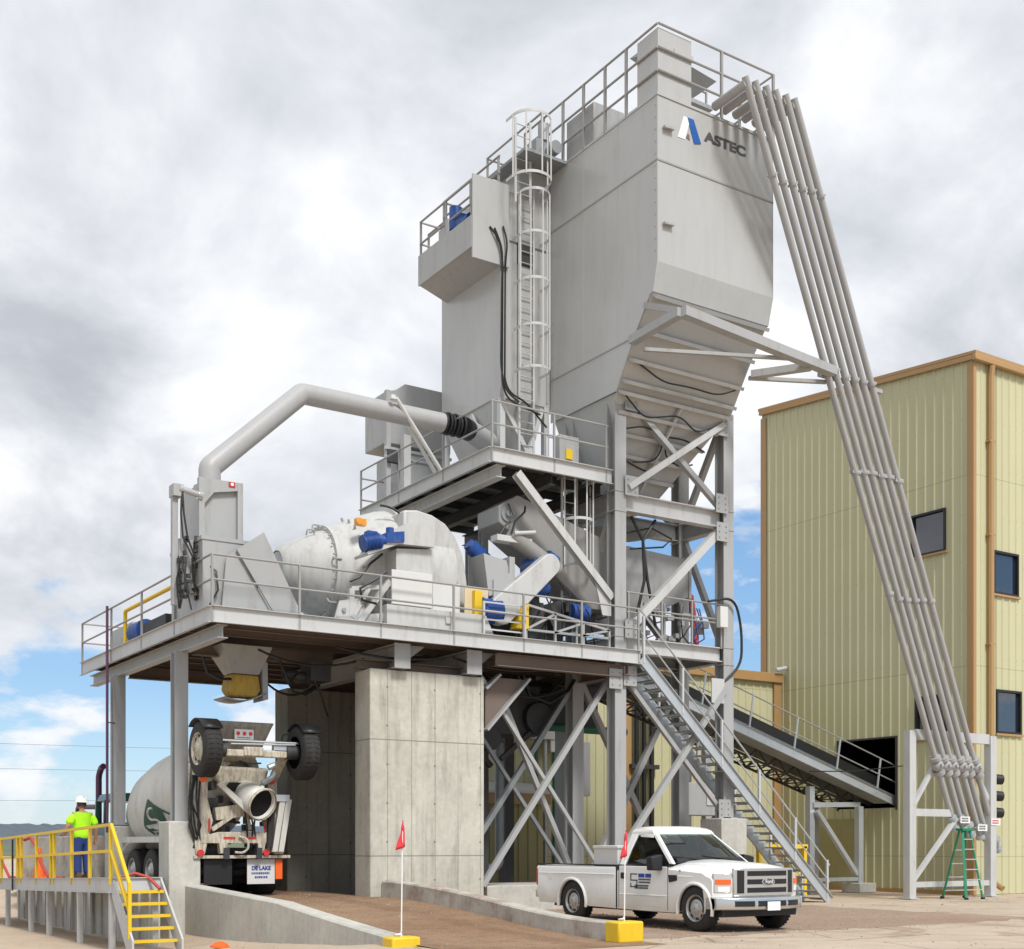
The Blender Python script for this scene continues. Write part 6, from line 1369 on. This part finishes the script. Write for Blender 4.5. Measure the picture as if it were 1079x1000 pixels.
# cab glass and roof
def ring(z, xh, y0, y1, bow, k=9, rr=.10):
    pts = []
    for i in range(k): a = -1 + 2 * i / (k - 1); pts.append((a * xh, y1 + bow * (1 - a * a), z))
    for i in range(k): a = 1 - 2 * i / (k - 1); pts.append((a * xh, y0 - bow * .25 * (1 - a * a), z))
    return pts
m = MB(); m.loft([ring(1.20, .955, -.55, .97, .10), ring(1.50, .86, -.49, .57, .10), ring(1.84, .72, -.40, .17, .10)]); m.build('cab_windows', 'car_glass', t)
m = MB(); m.box(-.88, .88, -.45, 1.0, 1.245, 1.262); m.loft([[(x, .62, 1.26), (x, 1.0, 1.26), (x, .95, 1.33), (x, .66, 1.37)] for x in (-.84, .84)]); m.build('dashboard', 'black_plastic', t)
for x in (-.4, .4):
    m = MB(); m.prism([(x - .27, -.38, 1.2), (x - .27, -.12, 1.2), (x - .25, -.24, 1.58), (x - .25, -.36, 1.58)], (.54, 0, 0)); m.box(x - .13, x + .13, -.36, -.27, 1.58, 1.74); m.build('seat', 'decal_grey', t, bevel=.03)
m = MB(); m.sweep([(-.42 + .19 * math.cos(a), .50 + .08 * math.sin(a), 1.36 + .16 * math.sin(a)) for a in [i * math.pi / 8 for i in range(16)]], .016, 6, closed=True); m.build('steering_wheel', 'black_plastic', t)
m = MB(); m.loft([ring(1.77, .765, -.47, .22, .11), ring(1.82, .77, -.47, .20, .11), ring(1.865, .755, -.45, .15, .11), ring(1.905, .71, -.40, .07, .11), ring(1.935, .60, -.32, -.03, .10), ring(1.95, .38, -.2, -.12, .05)]); m.build('roof', 'truck_white', t)
for s_ in (-1, 1):
    m = MB(); m.prism([(s_ * .985, 1.03, 1.22), (s_ * .975, .90, 1.22), (s_ * .74, .12, 1.82), (s_ * .735, .22, 1.82)], (-s_ * .06, .02, 0)); m.build('pillar', 'truck_white', t, bevel=.012)
    m = MB(); m.prism([(s_ * .995, -.42, 1.19), (s_ * .995, -.58, 1.19), (s_ * .755, -.46, 1.84), (s_ * .755, -.26, 1.84)], (-s_ * .06, 0, 0)); m.build('pillar', 'truck_white', t, bevel=.012)
    m = MB(); m.prism([(s_ * .765, -.2, 1.74), (s_ * .755, -.2, 1.83), (s_ * .755, .2, 1.83), (s_ * .79, .2, 1.72)], (-s_ * .05, 0, 0)); m.build('roof_rail', 'truck_white', t)
    d_ = MB(); x0 = s_ * 1.035; d_.loft([[(x, y, z) for y, z in [(-.52, .40), (.93, .40), (.95, .9), (.93, 1.17), (-.52, 1.17)]] for x in (s_ * 1.03, s_ * 1.052)]); d_ = d_.build('door', 'truck_white', t, bevel=.012)
    MB().box(s_ * 1.05, s_ * 1.075, -.45, -.31, .92, 1.04).build('handle', 'black_plastic', d_, bevel=.01)
    m = MB(); m.sweep([(s_ * 1.05, -.5, .62), (s_ * 1.055, .2, .62), (s_ * 1.05, .92, .62)], .014, 6); m.build('door_crease', 'truck_white', d_)
    m = MB(); m.box(s_ * 1.042, s_ * 1.051, -.535, -.52, .36, 1.2); m.box(s_ * 1.042, s_ * 1.051, .945, .96, .36, 1.2); m.build('door_seam', 'black_plastic', d_)
    m = MB(); m.box(s_ * .97, s_ * 1.0, -.3, .9, 1.195, 1.22); m.build('belt_molding', 'black_plastic', d_)
    m = MB(); m.bar((s_ * .98, .72, 1.22), (s_ * 1.1, .70, 1.2), .06, .05); m.loft([[(s_ * a, y, z) for a, z in ((1.04, 1.10), (1.29, 1.10), (1.31, 1.35), (1.05, 1.40))] for y in (.62, .80)]); m.build('mirror', 'black_plastic', t, bevel=.02)
    MB().prism([(s_ * 1.045, 1.0, .88), (s_ * 1.045, 1.22, .92), (s_ * 1.045, 1.22, 1.02), (s_ * 1.045, .98, 1.02)], (s_ * .02, 0, 0)).build('fender_vent', 'black_plastic', t)
    MB().box(s_ * 1.04, s_ * 1.062, 1.28, 1.33, 1.08, 1.12).build('badge', 'chrome', t)
m = MB(); m.sweep([(-.5, 1.02, 1.30), (-.1, .95, 1.34), (.15, .9, 1.37)], .014, 5); m.sweep([(.25, 1.0, 1.30), (.55, .95, 1.33), (.85, .87, 1.36)], .014, 5); m.build('wiper', 'black_plastic', t)
m = MB(); m.loft([[(x, 1.05 - .10 * x * x, 1.235), (x, 1.14 - .12 * x * x, 1.235), (x, 1.14 - .12 * x * x, 1.25), (x, 1.05 - .1 * x * x, 1.26)] for x in (-.9, -.5, 0, .5, .9)]); m.build('cowl', 'black_plastic', t)
m = MB()
for s_ in (-1, 1): m.sweep([(s_ * .80, 1.15, 1.235), (s_ * .78, 1.7, 1.205), (s_ * .74, 2.2, 1.13)], .012, 5)
m.build('hood_crease', 'truck_white', t)
# grille
def nose_y(x): return 2.47 - .30 * (abs(x) / 1.05) ** 3
def slab(m, x0, x1, z0, z1, d0, d1, k=6):
    xs = [x0 + (x1 - x0) * i / k for i in range(k + 1)]
    return m.loft([[(x, nose_y(x) + d0, z0), (x, nose_y(x) + d1, z0), (x, nose_y(x) + d1, z1), (x, nose_y(x) + d0, z1)] for x in xs])
m = MB(); slab(m, -.74, .74, .66, 1.16, -.02, .04, 8); g = m.build('grille', 'chrome', t, bevel=.015)
for z in (.72, .87, 1.02):
    m = MB(); slab(m, -.48, .48, z, z + .09, .0, .047); m.build('grille_opening', 'black_plastic', g)
for s_ in (-1, 1):
    m = MB(); slab(m, s_ * .55, s_ * .68, .71, 1.12, .0, .047, 2); m.build('grille_opening', 'black_plastic', g)
    m = MB(); slab(m, s_ * .76, s_ * 1.03, .72, 1.07, -.05, .02, 4); h = m.build('headlight', 'lens_clear', t, bevel=.015)
    m = MB(); slab(m, s_ * .78, s_ * 1.02, .87, .96, -.02, .028, 4); m.build('turn_lens', 'orange', h)
    m = MB(); slab(m, s_ * .80, s_ * .98, .74, .83, -.02, .026, 4); m.build('lamp_bowl', 'white', h)
m = MB(); m.lathe([(.0, .075), (.02, .07)], (0, nose_y(0) + .035, .912), (0, 1, 0), 24)
for i, p in enumerate(m.v): m.v[i] = (p[0] * 2.2, p[1], .912 + (p[2] - .912) * .95)
bd = m.build('oval_badge', 'chrome', g)
m = MB(); m.lathe([(.0, .062), (.006, .06)], (0, nose_y(0) + .055, .912), (0, 1, 0), 24)
for i, p in enumerate(m.v): m.v[i] = (p[0] * 2.25, p[1], .912 + (p[2] - .912) * .92)
m.build('badge_field', 'letter_grey', bd)
text_mesh('Ford', .10, 'badge_letters', 'white', bd, (.09, nose_y(0) + .058, .885), (-1, 0, 0), (0, 0, 1), lift=.006)
def by(x): return 2.62 - .34 * (abs(x) / 1.05) ** 2.6
m = MB(); xs = [-1.07 + 2.14 * i / 16 for i in range(17)]
m.loft([[(x, by(x) - .10, .40), (x, by(x), .42), (x, by(x) + .02, .52), (x, by(x), .63), (x, by(x) - .16, .65)] for x in xs])
for s_ in (-1, 1): m.loft([[(s_ * 1.07, by(1) - d, .42), (s_ * (1.03), by(1) - d, .42), (s_ * 1.03, by(1) - d, .63), (s_ * 1.07, by(1) - d, .63)] for d in (0, .3)])
b_ = m.build('front_bumper', 'chrome', t, bevel=.012)
for x0, x1 in ((-.34, .34), (.42, .78), (-.78, -.42)):
    m = MB(); k = 5; xx = [x0 + (x1 - x0) * i / k for i in range(k + 1)]; m.loft([[(x, by(x) - .02, .475), (x, by(x) + .026, .475), (x, by(x) + .026, .575), (x, by(x) - .02, .575)] for x in xx]); m.build('bumper_slot', 'black_plastic', b_)
m = MB(); m.box(-.155, .155, by(0) + .03, by(0) + .045, .40, .56); m.build('number_plate', 'white', b_)
m = MB(); m.box(-.92, .92, 2.05, 2.3, .28, .42); m.build('air_dam', 'black_plastic', t)
m = MB(); m.box(-.5, .9, -1.55, -.75, .8, 1.55); m.box(-.52, .92, -1.57, -.73, 1.5, 1.57)
tb = m.build('toolbox', 'white_panel', None, loc=(0, 0, 0), bevel=.015)
# door sign: square S mark, two blue blocks and lines of small lettering
sx = 1.056
door = [c for c in t.children if c.name.startswith('door')][1]
def sgn(y0, y1, z0, z1, mat, nm='door_sign'): return MB().box(sx, sx + .003, y0, y1, z0, z1).build(nm, mat, door)
# viewed from the right side the text runs towards +y
for a in ((-.16, .06, 1.005, 1.03), (-.16, -.13, .9, 1.03), (-.16, .06, .885, .91), (.03, .06, .76, .91), (-.16, .06, .76, .785), (-.16, -.13, .76, .84)): sgn(*a, 'decal_grey')
sgn(.09, .27, .955, 1.03, 'decal_blue'); sgn(.30, .47, .955, 1.03, 'decal_blue')
rnd = random.Random(8)
for z, a, b in ((.90, .09, .46), (.845, .10, .44), (.78, -.02, .36), (.735, -.02, .36)):
    y = a; m = MB()
    while y < b: w = rnd.choice((.018, .026, .034)); m.box(sx, sx + .003, y, y + w, z, z + .035); y += w + .009
    m.build('lettering_line', 'decal_grey', door)
# place
t.location = (7.45, -5.75, 0.015); t.rotation_euler = (0, 0, math.pi)
tb.location = (7.45, -5.75, 0.015); tb.rotation_euler = (0, 0, math.pi)
tag(tb, 'white metal toolbox standing across the pickup bed behind the cab', 'toolbox')
def jug(): 
    m = MB(); m.box(-.9, -.3, -2.6, -2.2, .78, 1.2); m.cyl((-.4, -1.9, .78), (-.4, -1.9, 1.26), .12); m.box(-.2, .3, -2.1, -1.8, .78, 1.24); return m
o = jug().build('tool_pile', 'dark_steel', None, loc=(0, 0, 0)); o.location = (7.45, -5.75, 0.015); o.rotation_euler = (0, 0, math.pi)
tag(o, 'dark tools and cans showing above the pickup bed side', 'tools')

# ------------------------------------------------------------------ concrete mixer truck (local: x right, y forward, z up)
t = thing('mixer_truck', 'white concrete mixer truck with green cab seen from the rear under the platform', 'mixer truck', (0, 0, 0), local=True)
AX0, AXD = V((0, 1.35, 2.88)), V((0, .978, -.205)).normalized()
DP = [(0, .42), (.05, .62), (.5, .72), (1.3, .92), (2.4, 1.16), (3.2, 1.22), (4.2, 1.20), (5.0, 1.02), (5.7, .70), (6.0, .35)]
m = MB(); m.lathe(DP, AX0, AXD, 48); d_ = m.build('drum', 'mixer_white', t, smooth=50)
m = MB(); m.lathe([(5.95, .4), (6.05, .46), (6.2, .46), (6.22, .3)], AX0, AXD, 32); m.build('drum_ring', 'mixer_cream', t)
def drum_r(s_):
    for (a, ra), (b, rb) in zip(DP, DP[1:]):
        if a <= s_ <= b: return ra + (rb - ra) * (s_ - a) / (b - a)
    return .5
DX = V((-1, 0, 0)); DY = DX.cross(AXD).normalized()
if DY.z < 0: DY = -DY
def on_drum(s_, h, off=.012):
    r = drum_r(s_); a = h / r; return AX0 + AXD * s_ + (DX * math.cos(a) + DY * math.sin(a)) * (r + off)
def decal(pts2, name, mat, k=6):
    """polyline strips on the drum skin; pts2 = list of quads in (along, height) coords"""
    m = MB()
    for q in pts2:
        rows = []
        for i in range(k + 1):
            a = i / k; l = lerp(q[0], q[3], a); r = lerp(q[1], q[2], a); rows.append([on_drum(*lerp(l, r, j / k)) for j in range(k + 1)])
        m.loft(rows, cap=False, closed=False)
    return m.build(name, mat, d_)
C = (2.65, -.62)   # diamond centre (along, height); rear of the truck is small 'along'
def dq(pts): return [(C[0] - x * 1.35, C[1] + y) for x, y in pts]
Q = .52
def strip(p, q, w):
    dx, dy = q[0] - p[0], q[1] - p[1]; l = math.hypot(dx, dy); nx, ny = -dy / l * w / 2, dx / l * w / 2
    return dq([(p[0] + nx, p[1] + ny), (q[0] + nx, q[1] + ny), (q[0] - nx, q[1] - ny), (p[0] - nx, p[1] - ny)])
decal([strip((0, Q), (Q * .95, .0), .05), strip((-Q, 0), (0, Q), .05), strip((-Q, 0), (-Q * .72, -.28), .07), strip((-Q * .5, -.42), (-.1, -Q * .95), .06)], 'logo_outline', 'logo_green')
decal([dq([(-.5, .02), (.02, .50), (.36, .12), (-.05, -.08)]), dq([(-.05, .12), (.36, .14), (.30, -.12), (.14, -.2)])], 'logo_field', 'logo_green')
sp_ = [(.10, .28), (-.02, .33), (-.18, .22), (-.14, .05), (.02, .02), (.12, -.06), (.10, -.2), (-.06, -.24), (-.2, -.14)]
o = MB(); o.sweep([on_drum(*dq([p])[0], off=.014) for p in fillet([V((a, b, 0)) for a, b in sp_], .08, 3) for p in [(p.x, p.y)]], .03, 5); o.build('logo_letter', 'mixer_white', d_)
decal([strip((-.5, -.12), (-.1, -.22), .07), strip((-.3, -.3), (.12, -.36), .07), strip((-.05, -.4), (.22, -.55), .06)], 'logo_lines', 'logo_green')
decal([dq([(-.20, -.66), (.02, -.58), (.10, -.70), (-.12, -.80)])], 'logo_spot', 'amber')
# frame, bumper, wheels
m = MB(); m.box(-.45, -.32, .8, 12.2, .85, 1.1); m.box(.32, .45, .8, 12.2, .85, 1.1); m.build('chassis', 'dark_steel', t)
m = MB(); m.box(-1.12, 1.15, .85, 1.0, .86, .93); m.build('rear_bumper', 'mixer_cream', t, bevel=.01)
for y in (2.2, 3.6, 5.0, 9.6):
    for s_ in (-1, 1): wheel(t, s_ * (1.0 if y < 9 else 1.05), y, .53, .53, .5 if y < 9 else .32, s_, 'wheel_steel')
for s_ in (-1, 1):
    m = MB(); rows = [[(s_ * a, 3.6 + 2.2 * math.cos(R(th)), .62 + .72 * math.sin(R(th)) ** .5) for a in (.62, 1.27)] for th in range(8, 173, 12)]; rows2 = rows
    m.loft(rows, cap=False, closed=False); f_ = m.build('fender', 'mixer_white', t); sd2 = f_.modifiers.new('thick', 'SOLIDIFY'); sd2.thickness = .03
    m = MB(); m.box(s_ * 1.24, s_ * 1.28, 1.5, 5.8, 1.22, 1.36); m.build('side_skirt', 'mixer_white', t)
m = MB(); m.ball((0, 2.15, .53), .27, 14, 10); m.cyl((-1.0, 2.2, .53), (1.0, 2.2, .53), .11, n=12); m.bar((-.38, 1.2, .75), (-.38, 2.6, .62), .12, .1); m.bar((.38, 1.2, .75), (.38, 2.6, .62), .12, .1); m.box(-1.05, 1.05, 3.0, 3.05, .25, .85); m.build('rear_axle', 'dark_steel', t)
MB().box(-.85, -.2, .98, 1.0, .28, .84).build('mudflap', 'black_plastic', t)
fl = MB().box(.16, .82, .98, 1.0, .28, .84).build('mudflap', 'white_panel', t)
text_mesh('DE LAKE', .12, 'flap_lettering', 'decal_blue', fl, (.49, .978, .60), (1, 0, 0), (0, 0, 1), align='CENTER', bold=.004)
m = MB(); rnd = random.Random(2)
for z, a, b in ((.50, .26, .70), (.41, .34, .64)):
    x = a
    while x < b: w = rnd.choice((.02, .03, .04)); m.box(x, x + w, .974, .979, z, z + .045); x += w + .012
m.build('flap_lettering', 'decal_blue', fl)
MB().box(.83, 1.0, .95, 1.0, .38, .84).build('marker_panel', 'orange', t, bevel=.01)
for x in (-.98, .55): 
    m = MB(); m.cyl((x, .86, .99), (x, .80, .99), .075, n=14); m.build('tail_light', 'red', t)
# rear pedestal
for s_ in (-1, 1):
    w = .17
    path = [(s_ * .92 - .05, .95, .95), (s_ * .90 - .05, .95, 1.35), (s_ * .80 - .06, .98, 1.7), (s_ * .83 - .08, 1.0, 2.2), (s_ * .80 - .05, 1.05, 2.7)]
    m = MB(); m.loft([[(x - w * k, y - .1, z), (x + w * k, y - .1, z), (x + w * k, y + .15, z), (x - w * k, y + .15, z)] for (x, y, z), k in zip(path, (.6, 1.0, 1.1, .7, .6))]); m.build('pedestal_upright', 'mixer_cream', t, bevel=.015)
m = MB(); m.prism([(-.95, .84, 1.35), (-.55, .84, 1.45), (.6, .84, 1.45), (.78, .84, 1.35), (.78, .84, 1.22), (.55, .84, 1.2), (.5, .84, .97), (.38, .84, .97), (.36, .84, 1.2), (-.35, .84, 1.2), (-.40, .84, .97), (-.52, .84, .97), (-.55, .84, 1.2), (-.95, .84, 1.2)], (0, .16, 0)); m.build('pedestal_crossbeam', 'mixer_cream', t, bevel=.01)
m = MB(); m.box(-.45, -.18, .825, .838, 1.30, 1.345); m.box(.05, .32, .825, .838, 1.30, 1.345); m.box(-.80, -.76, .825, .838, 1.45, 1.75); m.box(.50, .54, .825, .838, 1.45, 1.65); m.build('reflector', 'red', t)
m = MB(); m.bar((-.62, .9, 1.85), (.28, .9, 1.98), .1, .28); m.bar((-.7, .9, 1.5), (-.1, .9, 1.9), .09); m.bar((.2, .9, 1.5), (.1, .9, 1.9), .07); m.build('chute_support', 'mixer_cream', t)
m = MB(); rnd = random.Random(6)
for i in range(40):
    x, z, y = rnd.uniform(-.85, .8), rnd.uniform(.97, 2.4), rnd.uniform(1.05, 1.4); m.box(x, x + rnd.uniform(.04, .22), y, y + .15, z, z + rnd.uniform(.04, .25))
m.build('rear_machinery', 'dark_steel', t)
for i in range(9):
    x = rnd.uniform(-1.12, -.92) if i < 6 else rnd.uniform(.0, .6); m = MB(); m.sweep([(x, .95, 2.7), (x + rnd.uniform(-.2, .1), .85, 2.2), (x + rnd.uniform(-.15, .15), .8, 1.6), (x + rnd.uniform(-.1, .2), .9, 1.1)], .022, 5); m.build('hose', 'cable_black', t)
m = MB(); m.sweep(fillet([(-.1, .8, 1.35), (.08, .75, 1.3), (.1, .72, 1.1), (-.02, .75, .98), (-.2, .8, 1.0)], .1), .028, 6); m.build('hose', 'mixer_cream', t)
# discharge collector and chutes
m = MB(); m.lathe([(0, .36), (.1, .42), (.45, .50), (.7, .66)], (0, 1.2, 2.72), (0, .9, .42), 28, cap=False); m.build('drum_mouth', 'mixer_cream', t)
m = MB(); m.loft([[(-.70 + .0, .85, 2.92), (.66, .85, 2.90), (.62, 1.6, 2.95), (-.62, 1.6, 2.95)], [(-.62, .9, 2.62), (.60, .9, 2.60), (.5, 1.5, 2.62), (-.5, 1.5, 2.62)], [(-.3, 1.0, 2.36), (.36, 1.0, 2.34), (.3, 1.4, 2.36), (-.3, 1.4, 2.36)]]); m.build('collector_bowl', 'mixer_cream', t, bevel=.08, seg=3)
MB().prism([(-.45, .84, 2.36), (.22, .84, 2.36), (.1, .84, 2.56), (-.3, .84, 2.56)], (0, .08, 0)).build('discharge_opening', 'interior_dark', t)
m = MB(); c0, c1 = V((.02, 1.25, 2.42)), V((.30, .42, 2.06)); m.cyl(c0, c1, .30, .36, n=28, cap=False); o = m.build('discharge_chute', 'mixer_white', t); md = o.modifiers.new('thick', 'SOLIDIFY'); md.thickness = .025
m = MB(); dd = (c1 - c0).normalized(); m.lathe([(-.05, .365), (0, .39), (.03, .37)], c1, dd, 28, cap=False); m.build('chute_rim', 'mixer_cream', t)
m = MB(); m.cyl(c1 - dd * .12, c1 - dd * .1, .33, n=24); m.build('chute_interior', 'interior_dark', t)
m = MB(); m.prism([(-.62, .75, 2.50), (-.55, .72, 2.56), (.0, .55, 2.05), (-.05, .58, 1.92)], (0, .08, 0)); m.build('splash_plate', 'mixer_white', t)
for k in range(2):
    x0, x1 = .82 + .15 * k, .72 + .15 * k
    m = MB(); m.loft([[(x1 - .07, .72, 1.0), (x1 + .07, .72, 1.0), (x1 + .05, .85, 1.0), (x1 - .05, .85, 1.0)], [(x0 - .07 + .08, .68, 2.2), (x0 + .07 + .08, .68, 2.2), (x0 + .13, .82, 2.2), (x0 + .03, .82, 2.2)]]); m.build('extension_chute', 'mixer_white', t, bevel=.015)
m = MB(); m.bar((.62, .78, 1.1), (.66, .78, 2.0), .14, .1); m.build('chute_holder', 'rubber', t)
m = MB(); m.box(.62, 1.05, .66, .9, 2.15, 2.3); m.build('chute_bracket', 'galv', t)
m = MB(); m.cyl((.66, .8, 2.6), (.66, .74, 2.6), .07, n=12); m.build('marker_light', 'red', t)
m = MB(); m.cyl((-.96, .75, 2.62), (-.96, .69, 2.62), .085, n=12); m.build('marker_light', 'orange', t)
# charging hopper
m = MB(); m.loft([[(-.80, .55, 3.88), (.64, .55, 3.88), (.56, 1.6, 3.95), (-.72, 1.6, 3.95)], [(-.74, .6, 3.78), (.60, .6, 3.78), (.5, 1.6, 3.85), (-.65, 1.6, 3.85)], [(-.5, .78, 3.3), (.42, .78, 3.28), (.38, 1.55, 3.3), (-.42, 1.55, 3.3)], [(-.34, .95, 3.05), (.3, .95, 3.03), (.25, 1.5, 3.05), (-.3, 1.5, 3.05)]], cap=False); o = m.build('charging_hopper', 'mixer_cake', t, bevel=.05, seg=3); md = o.modifiers.new('thick', 'SOLIDIFY'); md.thickness = .03
lp = MB().box(-.32, .12, .50, .53, 3.50, 3.72).build('light_panel', 'white_panel', t)
for k in range(3):
    m = MB(); m.cyl((-.24 + .145 * k, .50, 3.63), (-.24 + .145 * k, .485, 3.63), .042, n=12); m.build('lamp', 'red', lp)
m = MB(); 
for k in range(7): m.box(-.26 + .045 * k, -.23 + .045 * k, .496, .499, 3.525, 3.55)
m.build('panel_lettering', 'letter_grey', lp)
# booster axle folded up over the rear
for s_ in (-1, 1):
    wheel(t, s_ * 1.12, .10, 3.22, .60, .40, s_, 'wheel_steel' if s_ > 0 else 'mixer_cream')
    m = MB(); rows = [[(s_ * a, .10 + .66 * math.cos(R(th)), 3.22 + .66 * math.sin(R(th))) for a in (.92, 1.36)] for th in range(50, 150, 10)]
    m.loft(rows, cap=False, closed=False); f_ = m.build('booster_fender', 'black_plastic', t); sd2 = f_.modifiers.new('thick', 'SOLIDIFY'); sd2.thickness = .02
    m = MB(); m.bar((s_ * .72, .15, 3.2), (s_ * .78, 1.0, 2.65), .14, .18); m.build('booster_arm', 'mixer_cream', t)
    m = MB(); m.cyl((s_ * .7, .1, 3.22), (s_ * .98, .1, 3.22), .16, n=14); m.cyl((s_ * .62, .1, 3.4), (s_ * .95, .12, 3.42), .03); m.build('hub', 'dark_steel', t)
m = MB(); m.bar((-.9, .10, 3.16), (.95, .10, 3.16), .16, .15); m.bar((-.3, .08, 3.2), (.15, .08, 3.2), .18, .2); m.build('booster_axle', 'mixer_cream', t, bevel=.02)
m = MB(); m.cyl((-.95, .02, 3.42), (.98, .02, 3.42), .025); m.cyl((-.6, .0, 3.35), (.9, .0, 3.38), .018); m.box(.4, .8, .02, .14, 3.25, 3.37); m.build('air_lines', 'galv', t)
m = MB(); m.sweep(fillet([(.62, .1, 3.4), (.62, .05, 3.62), (.8, .05, 3.62), (.82, .1, 3.35)], .12), .02, 6); m.sweep([(-.4, .02, 3.0), (-.2, .0, 2.94), (.1, .02, 2.95)], .02, 5); m.build('hose', 'cable_black', t)
m = MB(); m.sweep(fillet([(.55, .7, 2.9), (.78, .7, 3.0), (.7, .7, 2.7), (.4, .7, 2.55)], .15), .07, 8); m.build('air_duct', 'galv', t)
# side ladder
m = MB()
for s_ in (0, .42): m.bar((-1.05, 1.6 + s_, 1.2), (-.98, 1.35 + s_, 3.3), .05)
for k in range(7): m.bar((-1.05 + .01 * k, 1.58 - .03 * k, 1.35 + .28 * k), (-1.05 + .01 * k, 2.02 - .03 * k, 1.35 + .28 * k), .04)
m.build('side_ladder', 'mixer_cream', t)
# cab
m = MB(); m.loft([[(-1.15, 6.9, .9), (1.15, 6.9, .9), (1.15, 8.7, .9), (-1.15, 8.7, .9)], [(-1.15, 6.9, 1.75), (1.15, 6.9, 1.75), (1.15, 8.75, 1.75), (-1.15, 8.75, 1.75)]]); m.box(-1.0, 1.0, 8.75, 11.2, .7, 1.65); m.build('cab', 'cab_green', t, bevel=.05)
m = MB(); m.loft([[(-1.15, 6.85, 2.30), (1.15, 6.85, 2.30), (1.15, 8.6, 2.30), (-1.15, 8.6, 2.30)], [(-1.1, 6.9, 2.52), (1.1, 6.9, 2.52), (1.1, 8.4, 2.52), (-1.1, 8.4, 2.52)]]); m.build('cab_roof', 'cab_green', t, bevel=.06, seg=3)
m = MB()
for s_ in (-1, 1):
    for y in (6.95, 7.8, 8.6): m.bar((s_ * 1.1, y, 1.72), (s_ * 1.1, y - .05, 2.34), .12, .08)
m.build('pillar', 'cab_green', t)
m = MB()
for s_ in (-1, 1): m.sweep(fillet([(s_ * .98, 8.9, 1.2), (s_ * .98, 8.9, 3.05), (s_ * .98, 8.65, 3.25), (s_ * .98, 8.45, 3.28)], .12), .085, 10)
m.build('exhaust_stack', 'purple_pipe', t)
m = MB(); m.sweep(fillet([(-1.0, 11.0, 1.5), (-1.0, 11.0, 2.25), (-1.0, 9.0, 2.2)], .15), .07, 8); m.build('grab_tube', 'purple_pipe', t)
m = MB(); m.cyl((-1.0, 7.0, 2.52), (-1.0, 7.0, 2.66), .08, n=12); m.build('cab_beacon', 'red', t)
t.location = (1.5, 1.3, .43)
# power: everything below is only view settings
